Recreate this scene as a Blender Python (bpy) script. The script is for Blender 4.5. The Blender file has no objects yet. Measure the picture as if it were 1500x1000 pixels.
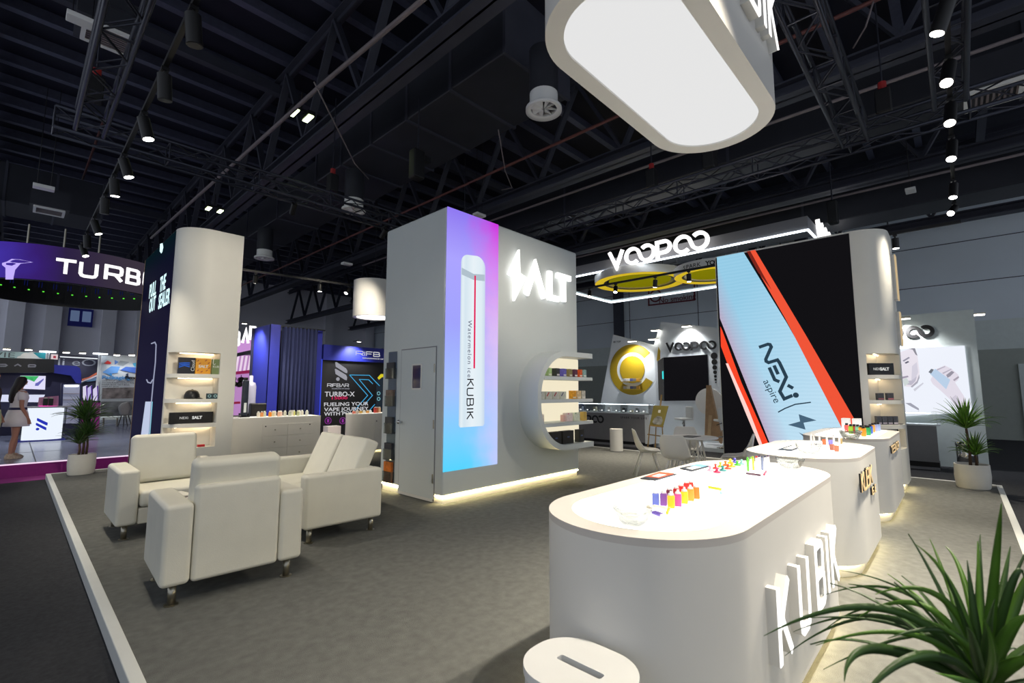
import bpy, bmesh, math, random
from mathutils import Vector, Matrix
from mathutils.geometry import tessellate_polygon
random.seed(7)
PI = math.pi
V = Vector
SC = bpy.context.scene
COL = SC.collection

# ---------------------------------------------------------------- camera
FOC, YAW, PIT, ROL = 689.74, math.radians(43.4776), math.radians(6.0491), math.radians(0.0942)
CAM = V((0, 0, 1.5))
FW = V((math.cos(YAW)*math.cos(PIT), math.sin(YAW)*math.cos(PIT), math.sin(PIT)))
R0 = V((math.sin(YAW), -math.cos(YAW), 0)); U0 = R0.cross(FW)
RT = R0*math.cos(ROL) + U0*math.sin(ROL); UP = U0*math.cos(ROL) - R0*math.sin(ROL)
cd = bpy.data.cameras.new('camera'); cam = bpy.data.objects.new('camera', cd); COL.objects.link(cam)
cd.sensor_width = 36.0; cd.lens = FOC/1500*36.0; cd.clip_start = 0.02; cd.clip_end = 200
m3 = Matrix((RT, UP, -FW)).transposed(); cd.dof.use_dof = True; cd.dof.focus_distance = 6.0; cd.dof.aperture_fstop = 4.0
cam.matrix_world = Matrix.Translation(CAM) @ m3.to_4x4()
SC.camera = cam
def _ray(x, y): return FW + RT*((x-750)/FOC) - UP*((y-500)/FOC)
def onx(x, y, X): d = _ray(x, y); return CAM + d*(X/d.x)
def ony(x, y, Y): d = _ray(x, y); return CAM + d*(Y/d.y)
def onz(x, y, Z): d = _ray(x, y); return CAM + d*((Z-1.5)/d.z)
def dep(x, y, t): return CAM + _ray(x, y)*t

# ---------------------------------------------------------------- materials
def lin(c): return c/12.92 if c <= 0.04045 else ((c+0.055)/1.055)**2.4
def rgb(*c): return tuple(lin(v/255.0) for v in c) + (1.0,)
def mat(name, col, rough=0.5, metal=0.0, noise=0.04, scale=8.0, bump=0.0, bscale=60.0, trans=0.0, ior=1.45, spec=0.5, detail=3.0):
    m = bpy.data.materials.new(name); m.use_nodes = True
    nt = m.node_tree; b = nt.nodes['Principled BSDF']
    b.inputs['Roughness'].default_value = rough; b.inputs['Metallic'].default_value = metal
    b.inputs['Transmission Weight'].default_value = trans; b.inputs['IOR'].default_value = ior
    b.inputs['Specular IOR Level'].default_value = spec
    c = rgb(*col)
    tc = nt.nodes.new('ShaderNodeTexCoord')
    if noise > 0:
        n = nt.nodes.new('ShaderNodeTexNoise'); n.inputs['Scale'].default_value = scale; n.inputs['Detail'].default_value = detail
        nt.links.new(tc.outputs['Object'], n.inputs['Vector'])
        r = nt.nodes.new('ShaderNodeValToRGB')
        r.color_ramp.elements[0].position = 0.3; r.color_ramp.elements[1].position = 0.7
        r.color_ramp.elements[0].color = tuple(v*(1-noise) for v in c[:3]) + (1,)
        r.color_ramp.elements[1].color = tuple(min(1, v*(1+noise)) for v in c[:3]) + (1,)
        nt.links.new(n.outputs['Fac'], r.inputs['Fac']); nt.links.new(r.outputs['Color'], b.inputs['Base Color'])
    else:
        b.inputs['Base Color'].default_value = c
    if bump > 0:
        n2 = nt.nodes.new('ShaderNodeTexNoise'); n2.inputs['Scale'].default_value = bscale; n2.inputs['Detail'].default_value = 2
        nt.links.new(tc.outputs['Object'], n2.inputs['Vector'])
        bp = nt.nodes.new('ShaderNodeBump'); bp.inputs['Strength'].default_value = bump; bp.inputs['Distance'].default_value = 0.01
        nt.links.new(n2.outputs['Fac'], bp.inputs['Height']); nt.links.new(bp.outputs['Normal'], b.inputs['Normal'])
    return m
def emi(name, col, s=1.0, base=None):
    m = bpy.data.materials.new(name); m.use_nodes = True
    b = m.node_tree.nodes['Principled BSDF']
    b.inputs['Base Color'].default_value = rgb(*(base or (20, 20, 20)))
    b.inputs['Roughness'].default_value = 0.5; b.inputs['Specular IOR Level'].default_value = 0.1; b.inputs['IOR'].default_value = 1.05
    b.inputs['Emission Color'].default_value = rgb(*col); b.inputs['Emission Strength'].default_value = s
    return m
def node_mat(name, emission=0.0, rough=0.4, base=(10, 10, 10)):
    m = bpy.data.materials.new(name); m.use_nodes = True
    nt = m.node_tree; b = nt.nodes['Principled BSDF']; b.inputs['Roughness'].default_value = rough
    b.inputs['Base Color'].default_value = rgb(*base); b.inputs['IOR'].default_value = 1.03; b.inputs['Specular IOR Level'].default_value = 0.1; b.inputs['Emission Strength'].default_value = emission
    return m, nt, b

M = {}
M['lam'] = mat('white laminate', (226, 224, 218), 0.42, noise=0.015, scale=3)
M['lam_warm'] = mat('warm white laminate', (226, 224, 214), 0.45, noise=0.015, scale=3)
M['tower'] = mat('pale grey painted board', (208, 214, 213), 0.45, noise=0.015, scale=2)
M['rim'] = mat('off white solid surface', (206, 201, 195), 0.4, noise=0.01)
M['white'] = mat('white plastic', (235, 235, 232), 0.35, noise=0.01)
M['chair'] = mat('white moulded plastic', (222, 220, 214), 0.35, noise=0.01)
M['leather'] = mat('white leatherette', (226, 223, 208), 0.45, noise=0.03, scale=5, bump=0.08, bscale=160)
M['steel'] = mat('brushed steel', (170, 165, 150), 0.3, 1.0, noise=0.05)
M['chrome'] = mat('chrome', (215, 215, 215), 0.12, 1.0, noise=0)
M['black'] = mat('black plastic', (16, 16, 18), 0.45, noise=0.02)
M['blackmat'] = mat('black board', (24, 23, 24), 0.6, noise=0.03)
M['trussm'] = mat('black truss metal', (62, 64, 74), 0.35, 0.7, noise=0.05)
M['roofsteel'] = mat('dark painted roof steel', (66, 68, 80), 0.5, 0.2, noise=0.1, scale=2)
M['purlin'] = mat('dark steel purlin', (92, 95, 116), 0.4, 0.3, noise=0.1)
M['deck'] = mat('dark roof deck', (24, 25, 42), 0.7, noise=0.2, scale=0.6)
M['duct'] = mat('dark sheet metal duct', (50, 52, 60), 0.5, 0.3, noise=0.12, scale=1.5)
M['pipe'] = mat('pale conduit', (120, 110, 112), 0.5, noise=0.05)
M['redpipe'] = mat('red brown pipe', (95, 52, 48), 0.5, noise=0.05)
M['carpet'] = mat('grey carpet', (104, 105, 102), 0.95, noise=0.14, scale=14, bump=0.5, bscale=240, spec=0.1, detail=12)
M['darkcarpet'] = mat('dark grey carpet tile', (62, 63, 66), 0.95, noise=0.18, scale=35, bump=0.5, bscale=200, spec=0.1, detail=10)
M['kerb'] = mat('pale kerb laminate', (214, 216, 212), 0.5, noise=0.02)
M['purple'] = mat('magenta carpet', (138, 40, 122), 0.9, noise=0.05, scale=30)
M['tile'] = mat('grey glossy floor tile', (118, 124, 148), 0.22, noise=0.08, scale=1.2)
M['hall'] = mat('grey hall wall', (222, 232, 240), 0.8, noise=0.03, scale=0.7)
M['hallback'] = mat('pale grey back wall', (232, 232, 240), 0.8, noise=0.03, scale=0.7)
M['hall2'] = mat('dim olive wall band', (168, 175, 168), 0.8, noise=0.03)
M['hall3'] = mat('pale wall band', (216, 226, 224), 0.8, noise=0.03)
def thin_glass(name, tint=(250, 252, 252), refl=0.9):
    m = bpy.data.materials.new(name); m.use_nodes = True; nt = m.node_tree; nt.nodes.clear()
    o = nt.nodes.new('ShaderNodeOutputMaterial'); mx = nt.nodes.new('ShaderNodeMixShader'); t = nt.nodes.new('ShaderNodeBsdfTransparent'); g = nt.nodes.new('ShaderNodeBsdfGlossy')
    f = nt.nodes.new('ShaderNodeLayerWeight'); f.inputs['Blend'].default_value = .35
    mu = nt.nodes.new('ShaderNodeMath'); mu.operation = 'MULTIPLY'; mu.inputs[1].default_value = refl
    t.inputs['Color'].default_value = rgb(*tint); g.inputs['Roughness'].default_value = .04; g.inputs['Color'].default_value = (1, 1, 1, 1)
    nt.links.new(f.outputs['Fresnel'], mu.inputs[0]); nt.links.new(mu.outputs[0], mx.inputs['Fac']); nt.links.new(t.outputs[0], mx.inputs[1]); nt.links.new(g.outputs[0], mx.inputs[2]); nt.links.new(mx.outputs[0], o.inputs[0])
    return m
M['glass'] = thin_glass('clear glass')
M['bowl'] = thin_glass('thin clear glass', (244, 245, 242), .8)
M['acryl'] = thin_glass('clear acrylic', (232, 235, 234), .8)
M['navy'] = mat('royal blue panel', (36, 44, 150), 0.5, noise=0.03)
M['curtain'] = mat('navy curtain', (45, 53, 94), 0.85, noise=0.05)
M['wood'] = mat('pale oak', (176, 140, 104), 0.55, noise=0.15, scale=6)
M['bamboo'] = mat('bamboo wood', (150, 120, 70), 0.55, noise=0.1)
M['yellow'] = mat('mustard yellow panel', (172, 144, 22), 0.55, noise=0.02)
M['olive'] = mat('olive yellow panel', (150, 142, 10), 0.55, noise=0.02)
M['hair'] = mat('dark brown hair', (30, 22, 22), 0.6, noise=0.1, scale=30)
M['skin'] = mat('skin', (176, 124, 104), 0.55, noise=0.03)
M['leaf'] = mat('dark green leaf', (86, 128, 40), 0.4, noise=0.3, scale=9)
M['leaf2'] = mat('deep green leaf', (58, 88, 38), 0.42, noise=0.3, scale=9)
M['leafpale'] = mat('yellow green leaf', (92, 108, 48), 0.4, noise=0.3, scale=9)
M['stem'] = mat('brown stem', (88, 68, 50), 0.8, noise=0.2, scale=20)
M['soil'] = mat('dark potting soil', (50, 42, 36), 0.95, noise=0.3, scale=40)
M['pot'] = mat('white glazed pot', (226, 222, 210), 0.35, noise=0.015)
M['whitepaint'] = mat('white paint', (222, 228, 232), 0.5, noise=0.01)
M['fascia'] = mat('grey sign fascia', (150, 150, 154), 0.6, noise=0.02)
M['greypanel'] = mat('grey counter front', (128, 128, 132), 0.4, noise=0.03)
E_ = {}
E_['panel'] = emi('lit white ceiling panel', (255, 255, 255), 2.6)
E_['sky'] = emi('lit white sign panel', (228, 228, 228), 1.0, (40, 40, 40))
E_['top'] = emi('lit white counter top', (255, 253, 248), 2.2, (230, 230, 230))
E_['letter'] = emi('lit white letter', (255, 252, 250), 1.25, (230, 230, 230))
E_['gold'] = emi('softly lit gold letter', (255, 226, 180), 0.42, (200, 170, 120))
E_['warm'] = emi('warm white strip', (255, 232, 170), 40.0)
E_['strip'] = emi('cool white strip', (235, 245, 255), 6.0)
E_['shelf'] = emi('lit warm shelf back', (255, 244, 214), 0.82, (120, 115, 100))
E_['lamp'] = emi('lamp face', (255, 250, 240), 12.0)
E_['lampgreen'] = emi('greenish flood lamp face', (235, 255, 190), 8.0)
E_['black'] = emi('dark screen', (16, 15, 18), 1.0, (8, 8, 9))

# ---------------------------------------------------------------- mesh builder
class MB:
    def __init__(s): s.v = []; s.f = []
    def add(s, vs, fs):
        n = len(s.v); s.v += [V(p) for p in vs]; s.f += [tuple(i+n for i in f) for f in fs]; return s
    def box(s, x0, y0, z0, x1, y1, z1, Mx=None):
        p = [V((x, y, z)) for z in (z0, z1) for x, y in ((x0, y0), (x1, y0), (x1, y1), (x0, y1))]
        if Mx: p = [Mx @ q for q in p]
        return s.add(p, [(3, 2, 1, 0), (4, 5, 6, 7), (0, 1, 5, 4), (1, 2, 6, 5), (2, 3, 7, 6), (3, 0, 4, 7)])
    def cyl(s, a, b, r0, r1=None, n=16, cap=True):
        a = V(a); b = V(b); r1 = r0 if r1 is None else r1
        d = (b-a).normalized(); u = d.orthogonal().normalized(); w = d.cross(u)
        p = [a+(u*math.cos(t)+w*math.sin(t))*r0 for t in [2*PI*i/n for i in range(n)]]
        p += [b+(u*math.cos(t)+w*math.sin(t))*r1 for t in [2*PI*i/n for i in range(n)]]
        f = [(i, (i+1) % n, n+(i+1) % n, n+i) for i in range(n)]
        if cap: f += [tuple(range(n-1, -1, -1)), tuple(range(n, 2*n))]
        return s.add(p, f)
    def tube(s, pts, r, n=6):
        pts = [V(p) for p in pts]; rings = []
        u = None
        for i, p in enumerate(pts):
            d = (pts[min(i+1, len(pts)-1)]-pts[max(i-1, 0)]).normalized()
            u = d.orthogonal().normalized() if u is None else (u-d*u.dot(d)).normalized()
            w = d.cross(u); rr = r[i] if isinstance(r, (list, tuple)) else r
            rings.append([p+(u*math.cos(2*PI*k/n)+w*math.sin(2*PI*k/n))*rr for k in range(n)])
        vs = [q for g in rings for q in g]; fs = []
        for i in range(len(pts)-1):
            for k in range(n): fs.append((i*n+k, i*n+(k+1) % n, (i+1)*n+(k+1) % n, (i+1)*n+k))
        fs += [tuple(range(n-1, -1, -1)), tuple(range((len(pts)-1)*n, len(pts)*n))]
        return s.add(vs, fs)
    def lathe(s, prof, c=(0, 0, 0), n=24, sx=1, sy=1, rz=0, cap=True):
        c = V(c); vs = []; fs = []; cr, sr = math.cos(rz), math.sin(rz)
        for r, z in prof:
            for k in range(n):
                x = r*math.cos(2*PI*k/n)*sx; y = r*math.sin(2*PI*k/n)*sy
                vs.append(c+V((x*cr-y*sr, x*sr+y*cr, z)))
        for i in range(len(prof)-1):
            for k in range(n): fs.append((i*n+k, i*n+(k+1) % n, (i+1)*n+(k+1) % n, (i+1)*n+k))
        cap = cap and prof[0] != prof[-1]
        if cap and prof[0][0] > 1e-6: fs.append(tuple(range(n-1, -1, -1)))
        if cap and prof[-1][0] > 1e-6: fs.append(tuple(range((len(prof)-1)*n, len(prof)*n)))
        return s.add(vs, fs)
    def prism(s, loops, z0, z1, Mx=None):
        # loops: outer outline (and holes) as 2-D point lists; extruded from z0 to z1 in the frame Mx
        if not isinstance(loops[0][0], (list, tuple)) and not hasattr(loops[0][0], '__len__'): loops = [loops]
        flat = [V((p[0], p[1], 0)) for lp in loops for p in lp]; n = len(flat)
        tris = tessellate_polygon([[V((p[0], p[1], 0)) for p in lp] for lp in loops])
        vs = [V((p.x, p.y, z0)) for p in flat] + [V((p.x, p.y, z1)) for p in flat]
        fs = []
        for t in tris:
            a, b, c = (flat[i] for i in t)
            if (b-a).cross(c-a).z < 0: t = (t[0], t[2], t[1])
            fs += [tuple(i+n for i in t), (t[2], t[1], t[0])]
        o = 0
        for li, lp in enumerate(loops):
            k = len(lp); ar = sum(lp[i][0]*lp[(i+1) % k][1]-lp[(i+1) % k][0]*lp[i][1] for i in range(k))
            fl = (ar > 0) == (li == 0)
            for i in range(k):
                j = (i+1) % k; q = (o+i, o+j, n+o+j, n+o+i)
                fs.append(q if fl else q[::-1])
            o += k
        if Mx: vs = [Mx @ q for q in vs]
        return s.add(vs, fs)
    def stroke(s, pts, w, d, Mx, closed=False, z0=0.0):
        pts = [V((p[0], p[1])) for p in pts]; pts = [p for i, p in enumerate(pts) if i == 0 or (p-pts[i-1]).length > 1e-5]
        if closed and (pts[0]-pts[-1]).length < 1e-5: pts.pop()
        n = len(pts); L = []; Rr = []
        for i in range(n):
            a = pts[(i-1) % n] if (closed or i > 0) else None
            b = pts[(i+1) % n] if (closed or i < n-1) else None
            d0 = (pts[i]-a).normalized() if a is not None else (b-pts[i]).normalized()
            d1 = (b-pts[i]).normalized() if b is not None else d0
            n0 = V((-d0.y, d0.x)); n1 = V((-d1.y, d1.x)); mm = (n0+n1)
            if mm.length < 1e-4: mm = n0
            mm.normalize(); k = (w/2)/max(0.35, mm.dot(n0))
            L.append(pts[i]+mm*k); Rr.append(pts[i]-mm*k)
        vs = []; fs = []
        for z in (z0, d): vs += [Mx @ V((p.x, p.y, z)) for p in L] + [Mx @ V((p.x, p.y, z)) for p in Rr]
        m = 2*n
        for i in range(n if closed else n-1):
            j = (i+1) % n
            fs += [(m+i, m+n+i, m+n+j, m+j), (i, j, n+j, n+i), (i, m+i, m+j, j), (n+i, n+j, m+n+j, m+n+i)]
        if not closed: fs += [(0, n, m+n, m), (n-1, m+n-1, m+2*n-1, 2*n-1)]
        return s.add(vs, fs)
    def grid(s, rows, closed=False):
        n = len(rows[0]); vs = [p for r in rows for p in r]; fs = []
        for i in range(len(rows)-1):
            for k in range(n if closed else n-1):
                fs.append((i*n+k, i*n+(k+1) % n, (i+1)*n+(k+1) % n, (i+1)*n+k))
        return s.add(vs, fs)
    def flat(s, pts, out, t=0.004):
        # a thin plate whose front outline is the 3-D polygon pts (on one plane), thickness t towards -out
        pts = [V(p) for p in pts]; out = V(out); tr = tessellate_polygon([pts]); n = len(pts)
        vs = pts + [p-out*t for p in pts]; fs = []
        for a, b, c in tr:
            if (pts[b]-pts[a]).cross(pts[c]-pts[a]).dot(out) < 0: b, c = c, b
            fs += [(a, b, c), (n+c, n+b, n+a)]
        for i in range(n): j = (i+1) % n; fs.append((i, j, n+j, n+i))
        return s.add(vs, fs)

OFF = {}
def link(name, me, m, parent, smooth, bevel, seg, loc, local):
    o = bpy.data.objects.new(name, me); COL.objects.link(o)
    if m is not None: me.materials.append(m)
    if smooth:
        for p in me.polygons: p.use_smooth = True
    if bevel:
        b = o.modifiers.new('edge', 'BEVEL'); b.width = bevel; b.segments = seg; b.limit_method = 'ANGLE'; b.angle_limit = math.radians(40)
        for p in me.polygons: p.use_smooth = True
        wn = o.modifiers.new('norm', 'WEIGHTED_NORMAL'); wn.keep_sharp = True
    if parent is not None:
        o.parent = parent; OFF[o] = OFF.get(parent, V((0, 0, 0)))
    return o
def obj(name, mb, m, parent=None, smooth=False, bevel=0, seg=2, loc=None, local=False):
    # parts are given in world coordinates (shifted to their thing's base) unless local
    off = V((0, 0, 0))
    if parent is not None and not local: off = OFF.get(parent, V((0, 0, 0)))
    if parent is None and loc is not None: off = V(loc)
    me = bpy.data.meshes.new(name)
    me.from_pydata([tuple(p-off) for p in mb.v], [], mb.f); me.update()
    bm = bmesh.new(); bm.from_mesh(me); bmesh.ops.recalc_face_normals(bm, faces=bm.faces); bm.to_mesh(me); bm.free()
    o = link(name, me, m, parent, smooth, bevel, seg, loc, local)
    if parent is None and loc is not None: o.location = loc; OFF[o] = V(loc)
    return o
def smooth_angle(o, deg=35):
    for p in o.data.polygons: p.use_smooth = True
    try: o.data.set_sharp_from_angle(angle=math.radians(deg))
    except Exception: pass
    return o
def thing(name, label, cat, loc=(0, 0, 0), rotz=0, group=None):
    o = bpy.data.objects.new(name, None); COL.objects.link(o); o.empty_display_size = 0.1
    o.location = loc; o.rotation_euler = (0, 0, rotz); o['label'] = label; o['category'] = cat
    if group: o['group'] = group
    OFF[o] = V(loc) if rotz == 0 else V((0, 0, 0))
    return o
def tag(o, label, cat, group=None):
    o['label'] = label; o['category'] = cat
    if group: o['group'] = group
    return o
def struct(name, mb, m, **k):
    o = obj(name, mb, m, **k); o['kind'] = 'structure'; return o
def dup(root, loc, rotz=None, label=None, group=None, mats=None):
    r = root.copy(); COL.objects.link(r); r.location = loc
    if rotz is not None: r.rotation_euler = (0, 0, rotz)
    if label: r['label'] = label
    if group: r['group'] = group
    def rec(src, dst):
        for ch in list(src.children):
            c = ch.copy(); COL.objects.link(c); c.parent = dst
            if mats and ch.name.split('.')[0] in mats:
                c.data = ch.data.copy(); c.data.materials.clear(); c.data.materials.append(mats[ch.name.split('.')[0]])
            rec(ch, c)
    rec(root, r); return r
# ---------------------------------------------------------------- frames, outlines, lettering
def frame(o, right, up):
    right = V(right).normalized(); up = V(up).normalized(); out = right.cross(up)
    m = Matrix((right, up, out)).transposed().to_4x4(); m.translation = V(o); return m
FY = lambda x, y, z: frame((x, y, z), (1, 0, 0), (0, 0, 1))     # on a face looking to -Y
FX = lambda x, y, z: frame((x, y, z), (0, -1, 0), (0, 0, 1))    # on a face looking to -X
def rrect(x0, y0, x1, y1, r, n=6):
    out = []
    for cx, cy, a in ((x1-r, y0+r, -PI/2), (x1-r, y1-r, 0), (x0+r, y1-r, PI/2), (x0+r, y0+r, PI)):
        for i in range(n+1): t = a+PI/2*i/n; out.append((cx+r*math.cos(t), cy+r*math.sin(t)))
    return out
def arc(cx, cy, r, a0, a1, n=16, ry=None):
    ry = ry or r
    return [(cx+r*math.cos(math.radians(a0+(a1-a0)*i/n)), cy+ry*math.sin(math.radians(a0+(a1-a0)*i/n))) for i in range(n+1)]
_tc = {}
def text_mb(mb, s, size, Mx, depth=0.002, align='CENTER', sx=1.0, shear=0.0, bold=0.0, space=1.0):
    cu = bpy.data.curves.new('lettering', 'FONT'); cu.body = s; cu.size = size; cu.extrude = depth/2
    cu.align_x = align; cu.align_y = 'CENTER'; cu.shear = shear; cu.offset = bold; cu.space_character = space; cu.resolution_u = 3
    ob = bpy.data.objects.new('lettering', cu); COL.objects.link(ob)
    dg = bpy.context.evaluated_depsgraph_get(); me = bpy.data.meshes.new_from_object(ob.evaluated_get(dg))
    vs = [Mx @ V((v.co.x*sx, v.co.y, v.co.z+depth/2)) for v in me.vertices]
    mb.add(vs, [tuple(p.vertices) for p in me.polygons])
    bpy.data.objects.remove(ob); bpy.data.curves.remove(cu); bpy.data.meshes.remove(me)
    return mb
GL = {
 'K': ([[(0, 0), (0, 1)], [(.72, 1), (.06, .47)], [(.2, .56), (.76, 0)]], .85),
 'U': ([[(0, 1), (0, .18), (.06, .05), (.18, 0), (.57, 0), (.69, .05), (.75, .18), (.75, 1)]], .95),
 'B': ([[(0, .5), (0, 1), (.55, 1), (.67, .94), (.7, .8), (.67, .56), (.55, .5), (0, .5)], [(0, .5), (0, 0), (.6, 0), (.72, .06), (.75, .2), (.72, .44), (.6, .5)]], .95),
 'I': ([[(0, 0), (0, 1)]], .2),
 'T': ([[(0, 1), (.95, 1)], [(.475, 1), (.475, 0)]], 1.0),
 'R': ([[(0, 0), (0, 1), (.7, 1), (.8, .92), (.82, .75), (.8, .5), (.7, .42), (.02, .42)], [(.5, .42), (.85, 0)]], 1.0),
 'O': ([[(.14, 0), (.72, 0), (.83, .05), (.86, .18), (.86, .82), (.83, .95), (.72, 1), (.14, 1), (.03, .95), (0, .82), (0, .18), (.03, .05), (.14, 0)]], 1.0),
 'F': ([[(0, 0), (0, 1), (.7, 1)], [(0, .5), (.6, .5)]], .85),
 'A': ([[(0, 0), (.38, 1), (.76, 0)]], .9),
 'L': ([[(0, 1), (0, 0), (.6, 0)]], .75),
 'E': ([[(.65, 1), (0, 1), (0, 0), (.65, 0)], [(0, .5), (.58, .5)]], .8),
 'S': ([[(.7, 1), (.12, 1), (0, .9), (0, .6), (.12, .5), (.58, .5), (.7, .4), (.7, .1), (.58, 0), (0, 0)]], .85),
 'N': ([[(0, 0), (0, 1), (.68, 0), (.68, 1)]], .85),
 'V': ([[(0, 1), (.42, 0), (.84, 1)]], .95),
}
def glyph(mb, ch, x, h, wx, sw, d, Mx, z0=0.0):
    st, adv = GL[ch]
    for pts in st: mb.stroke([(x+p[0]*wx, p[1]*h) for p in pts], sw, d, Mx, z0=z0)
    return x+(adv)*wx
def voopoo(mb, W, sw, d, Mx):
    # wide logo word of width W, origin at its bottom left: V, two linked rings, P, two linked rings
    H = W/5.75; r = (H-sw)/2; c = H/2; dd = 2.12*r
    mb.stroke([(sw*.5, H), (.52*H, sw*.35), (1.04*H-sw*.5, H)], sw, d, Mx)
    def loops(x0):
        a = (x0+c, c); b = (a[0]+dd, c)
        mb.stroke(arc(a[0], a[1], r, -48, -338, 30)+arc(b[0], b[1], r, 202, 492, 30), sw, d, Mx)
    loops(1.08*H)
    x = 3.06*H; t = H-sw/2; q = .30*H
    mb.stroke([(x, 0), (x, t), (x+.42*H, t)]+arc(x+.42*H, t-q, q, 88, -90, 14)+[(x+sw*.4, t-2*q)], sw, d, Mx)
    loops(3.98*H)
    return mb
# ================================================================ THE SETTING
HF = -0.1                                       # hall floor level; the stand's carpet is z = 0
struct('floor', MB().box(-8, -9, -0.2, 24, 42, HF), M['darkcarpet'])
struct('floor_platform', MB().box(0.59, -0.32, HF, 11.06, 12.07, 0.0), M['carpet'])
struct('trim_1', MB().box(0.53, -0.376, HF, 0.595, 12.13, 0.004), M['kerb'], bevel=0.006)
struct('trim_2', MB().box(0.595, -0.376, HF, 11.12, -0.31, 0.004), M['kerb'], bevel=0.006)
struct('trim_3', MB().box(11.05, -0.31, HF, 11.12, 12.13, 0.004), M['kerb'], bevel=0.006)
struct('trim_4', MB().box(0.595, 12.07, HF, 11.05, 12.13, 0.004), M['kerb'], bevel=0.006)
# back walls of the hall
struct('wall_right', MB().box(23.2, -9, 4.0, 23.5, 42, 10.2), M['hall'])
struct('wall_right_band', MB().box(23.19, -9, 2.97, 23.5, 42, 4.0), M['hall3'])
struct('wall_right_base', MB().box(23.2, -9, HF, 23.5, 42, 2.97), M['hall2'])
b = MB()
for z in (5.4, 6.9, 8.4): b.box(23.185, -9, z, 23.2, 42, z+.025)
for y in (-6, -2.2, 1.6, 5.4, 9.2, 13, 16.8): b.box(23.185, y, 4, 23.2, y+.03, 10)
struct('trim_5', b, M['roofsteel'])
struct('door_1', MB().box(23.12, -4.5, 0.0, 23.2, -1.45, 2.45), M['hall3'], bevel=.02)
p = onx(864, 480, 23.1)
struct('trim_6', MB().box(23.0, p.y-9.2, 4.0, 23.2, p.y-8.9, 10), M['roofsteel'])
for pxl, pxr in ((906, 911), (1180, 1192)):
    a = onx(pxl, 450, 23.0).y
    struct('wall_column', MB().box(22.8, a-.22, HF, 23.2, a+.22, 10), M['roofsteel'])
struct('wall_back', MB().box(-8, 40, HF, 24, 40.3, 10.2), M['hallback'])
for px_ in (20, 76, 158, 208, 482, 540):
    a = ony(px_, 490, 39.6)
    struct('wall_pilaster', MB().box(a.x-.35, 39.55, HF, a.x+.35, 40, 10.2), M['hallback'])
a = ony(99, 472, 39.9); c = ony(137, 454, 39.9)
w1 = struct('window_1', MB().box(a.x, 39.8, a.z-.2, c.x, 40, c.z), M['navy'])
for k in (0.08, .56):
    ww = c.x-a.x
    obj('window_pane', MB().box(a.x+ww*k, 39.78, a.z+.1, a.x+ww*(k+.36), 39.82, c.z-.15), emi('dusk blue pane', (110, 130, 170), .5), w1)
# roof: deck, purlins along X, trusses along Y
struct('ceiling', MB().box(-8, -9, 10.1, 24, 42, 10.3), M['deck'])
y = 0.4
while y < 39:
    struct('roof_purlin', MB().box(-7, y, 9.85, 23.2, y+.09, 10.1).box(-7, y-.05, 9.82, 23.2, y+.14, 9.85), M['purlin'])
    y += 1.28
for X in (-1.1, 4.27, 9.67, 15.2, 20.7):
    t = MB(); t.box(X-.2, -8, 7.0, X+.2, 40, 7.05).box(X-.16, -8, 7.26, X+.16, 40, 7.3).box(X-.02, -8, 7.0, X+.02, 40, 7.3)
    t.box(X-.14, -8, 9.6, X+.14, 40, 9.64).box(X-.02, -8, 9.5, X+.02, 40, 9.85)
    r = struct('roof_truss', t, M['roofsteel'])
    y = -7.5; k = 0
    while y < 37:
        q = MB()
        for s_ in (0,):
            q.box(-.08, 0, -.07, .08, 1, .07, Matrix.Translation((X+s_, 0, 0)) @ Matrix(((1, 0, 0, 0), (0, 1.3, 0, y), (0, 2.3, 1, 7.3), (0, 0, 0, 1))))
            q.box(-.08, 0, -.07, .08, 1, .07, Matrix.Translation((X+s_, 0, 0)) @ Matrix(((1, 0, 0, 0), (0, 1.3, 0, y+1.3), (0, -2.3, 1, 9.6), (0, 0, 0, 1))))
        obj('truss_web', q, M['roofsteel'], r); y += 2.6
# cross beams along X under the trusses
for Y in (-1, 12.6, 26):
    struct('roof_tie_beam', MB().box(-7, Y-.1, 9.3, 23.2, Y+.1, 9.55), M['roofsteel'])
# ducts
def duct(x0, y0, z0, x1, y1, z1, lab, along='y'):
    d = thing('air_duct', lab, 'duct', ((x0+x1)/2, (y0+y1)/2, z0))
    obj('duct_body', MB().box(x0, y0, z0, x1, y1, z1), M['duct'], d, bevel=.03)
    n = 5
    for i in range(n+1):
        f = MB()
        if along == 'y': yy = y0+(y1-y0)*i/n; f.box(x0-.03, yy-.03, z0-.03, x1+.03, yy+.03, z1+.03)
        else: xx = x0+(x1-x0)*i/n; f.box(xx-.03, y0-.03, z0-.03, xx+.03, y1+.03, z1+.03)
        obj('duct_flange', f, M['roofsteel'], d)
    return d
duct(5.1, 5.0, 7.0, 6.8, 12.0, 8.2, 'wide dark rectangular duct under the roof behind the round air diffuser')
duct(5.4, 12.6, 7.0, 6.7, 27, 8.0, 'long dark duct running on towards the back wall, above the small far diffuser')
duct(4.6, 3.4, 8.3, 6.9, 4.8, 9.3, 'short dark duct branch directly above the big round air diffuser', 'x')
duct(11.2, -6, 6.9, 12.4, 18, 8.0, 'long black duct high behind the lit word sign and the black truss')
duct(16.6, -8, 6.6, 17.8, 20, 7.6, 'far black duct along the grey hall wall at upper right')
duct(-4.0, 20.5, 7.2, 1.6, 22.3, 8.4, 'dark duct crossing under the roof above the purple ring screen', 'x')
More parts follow.
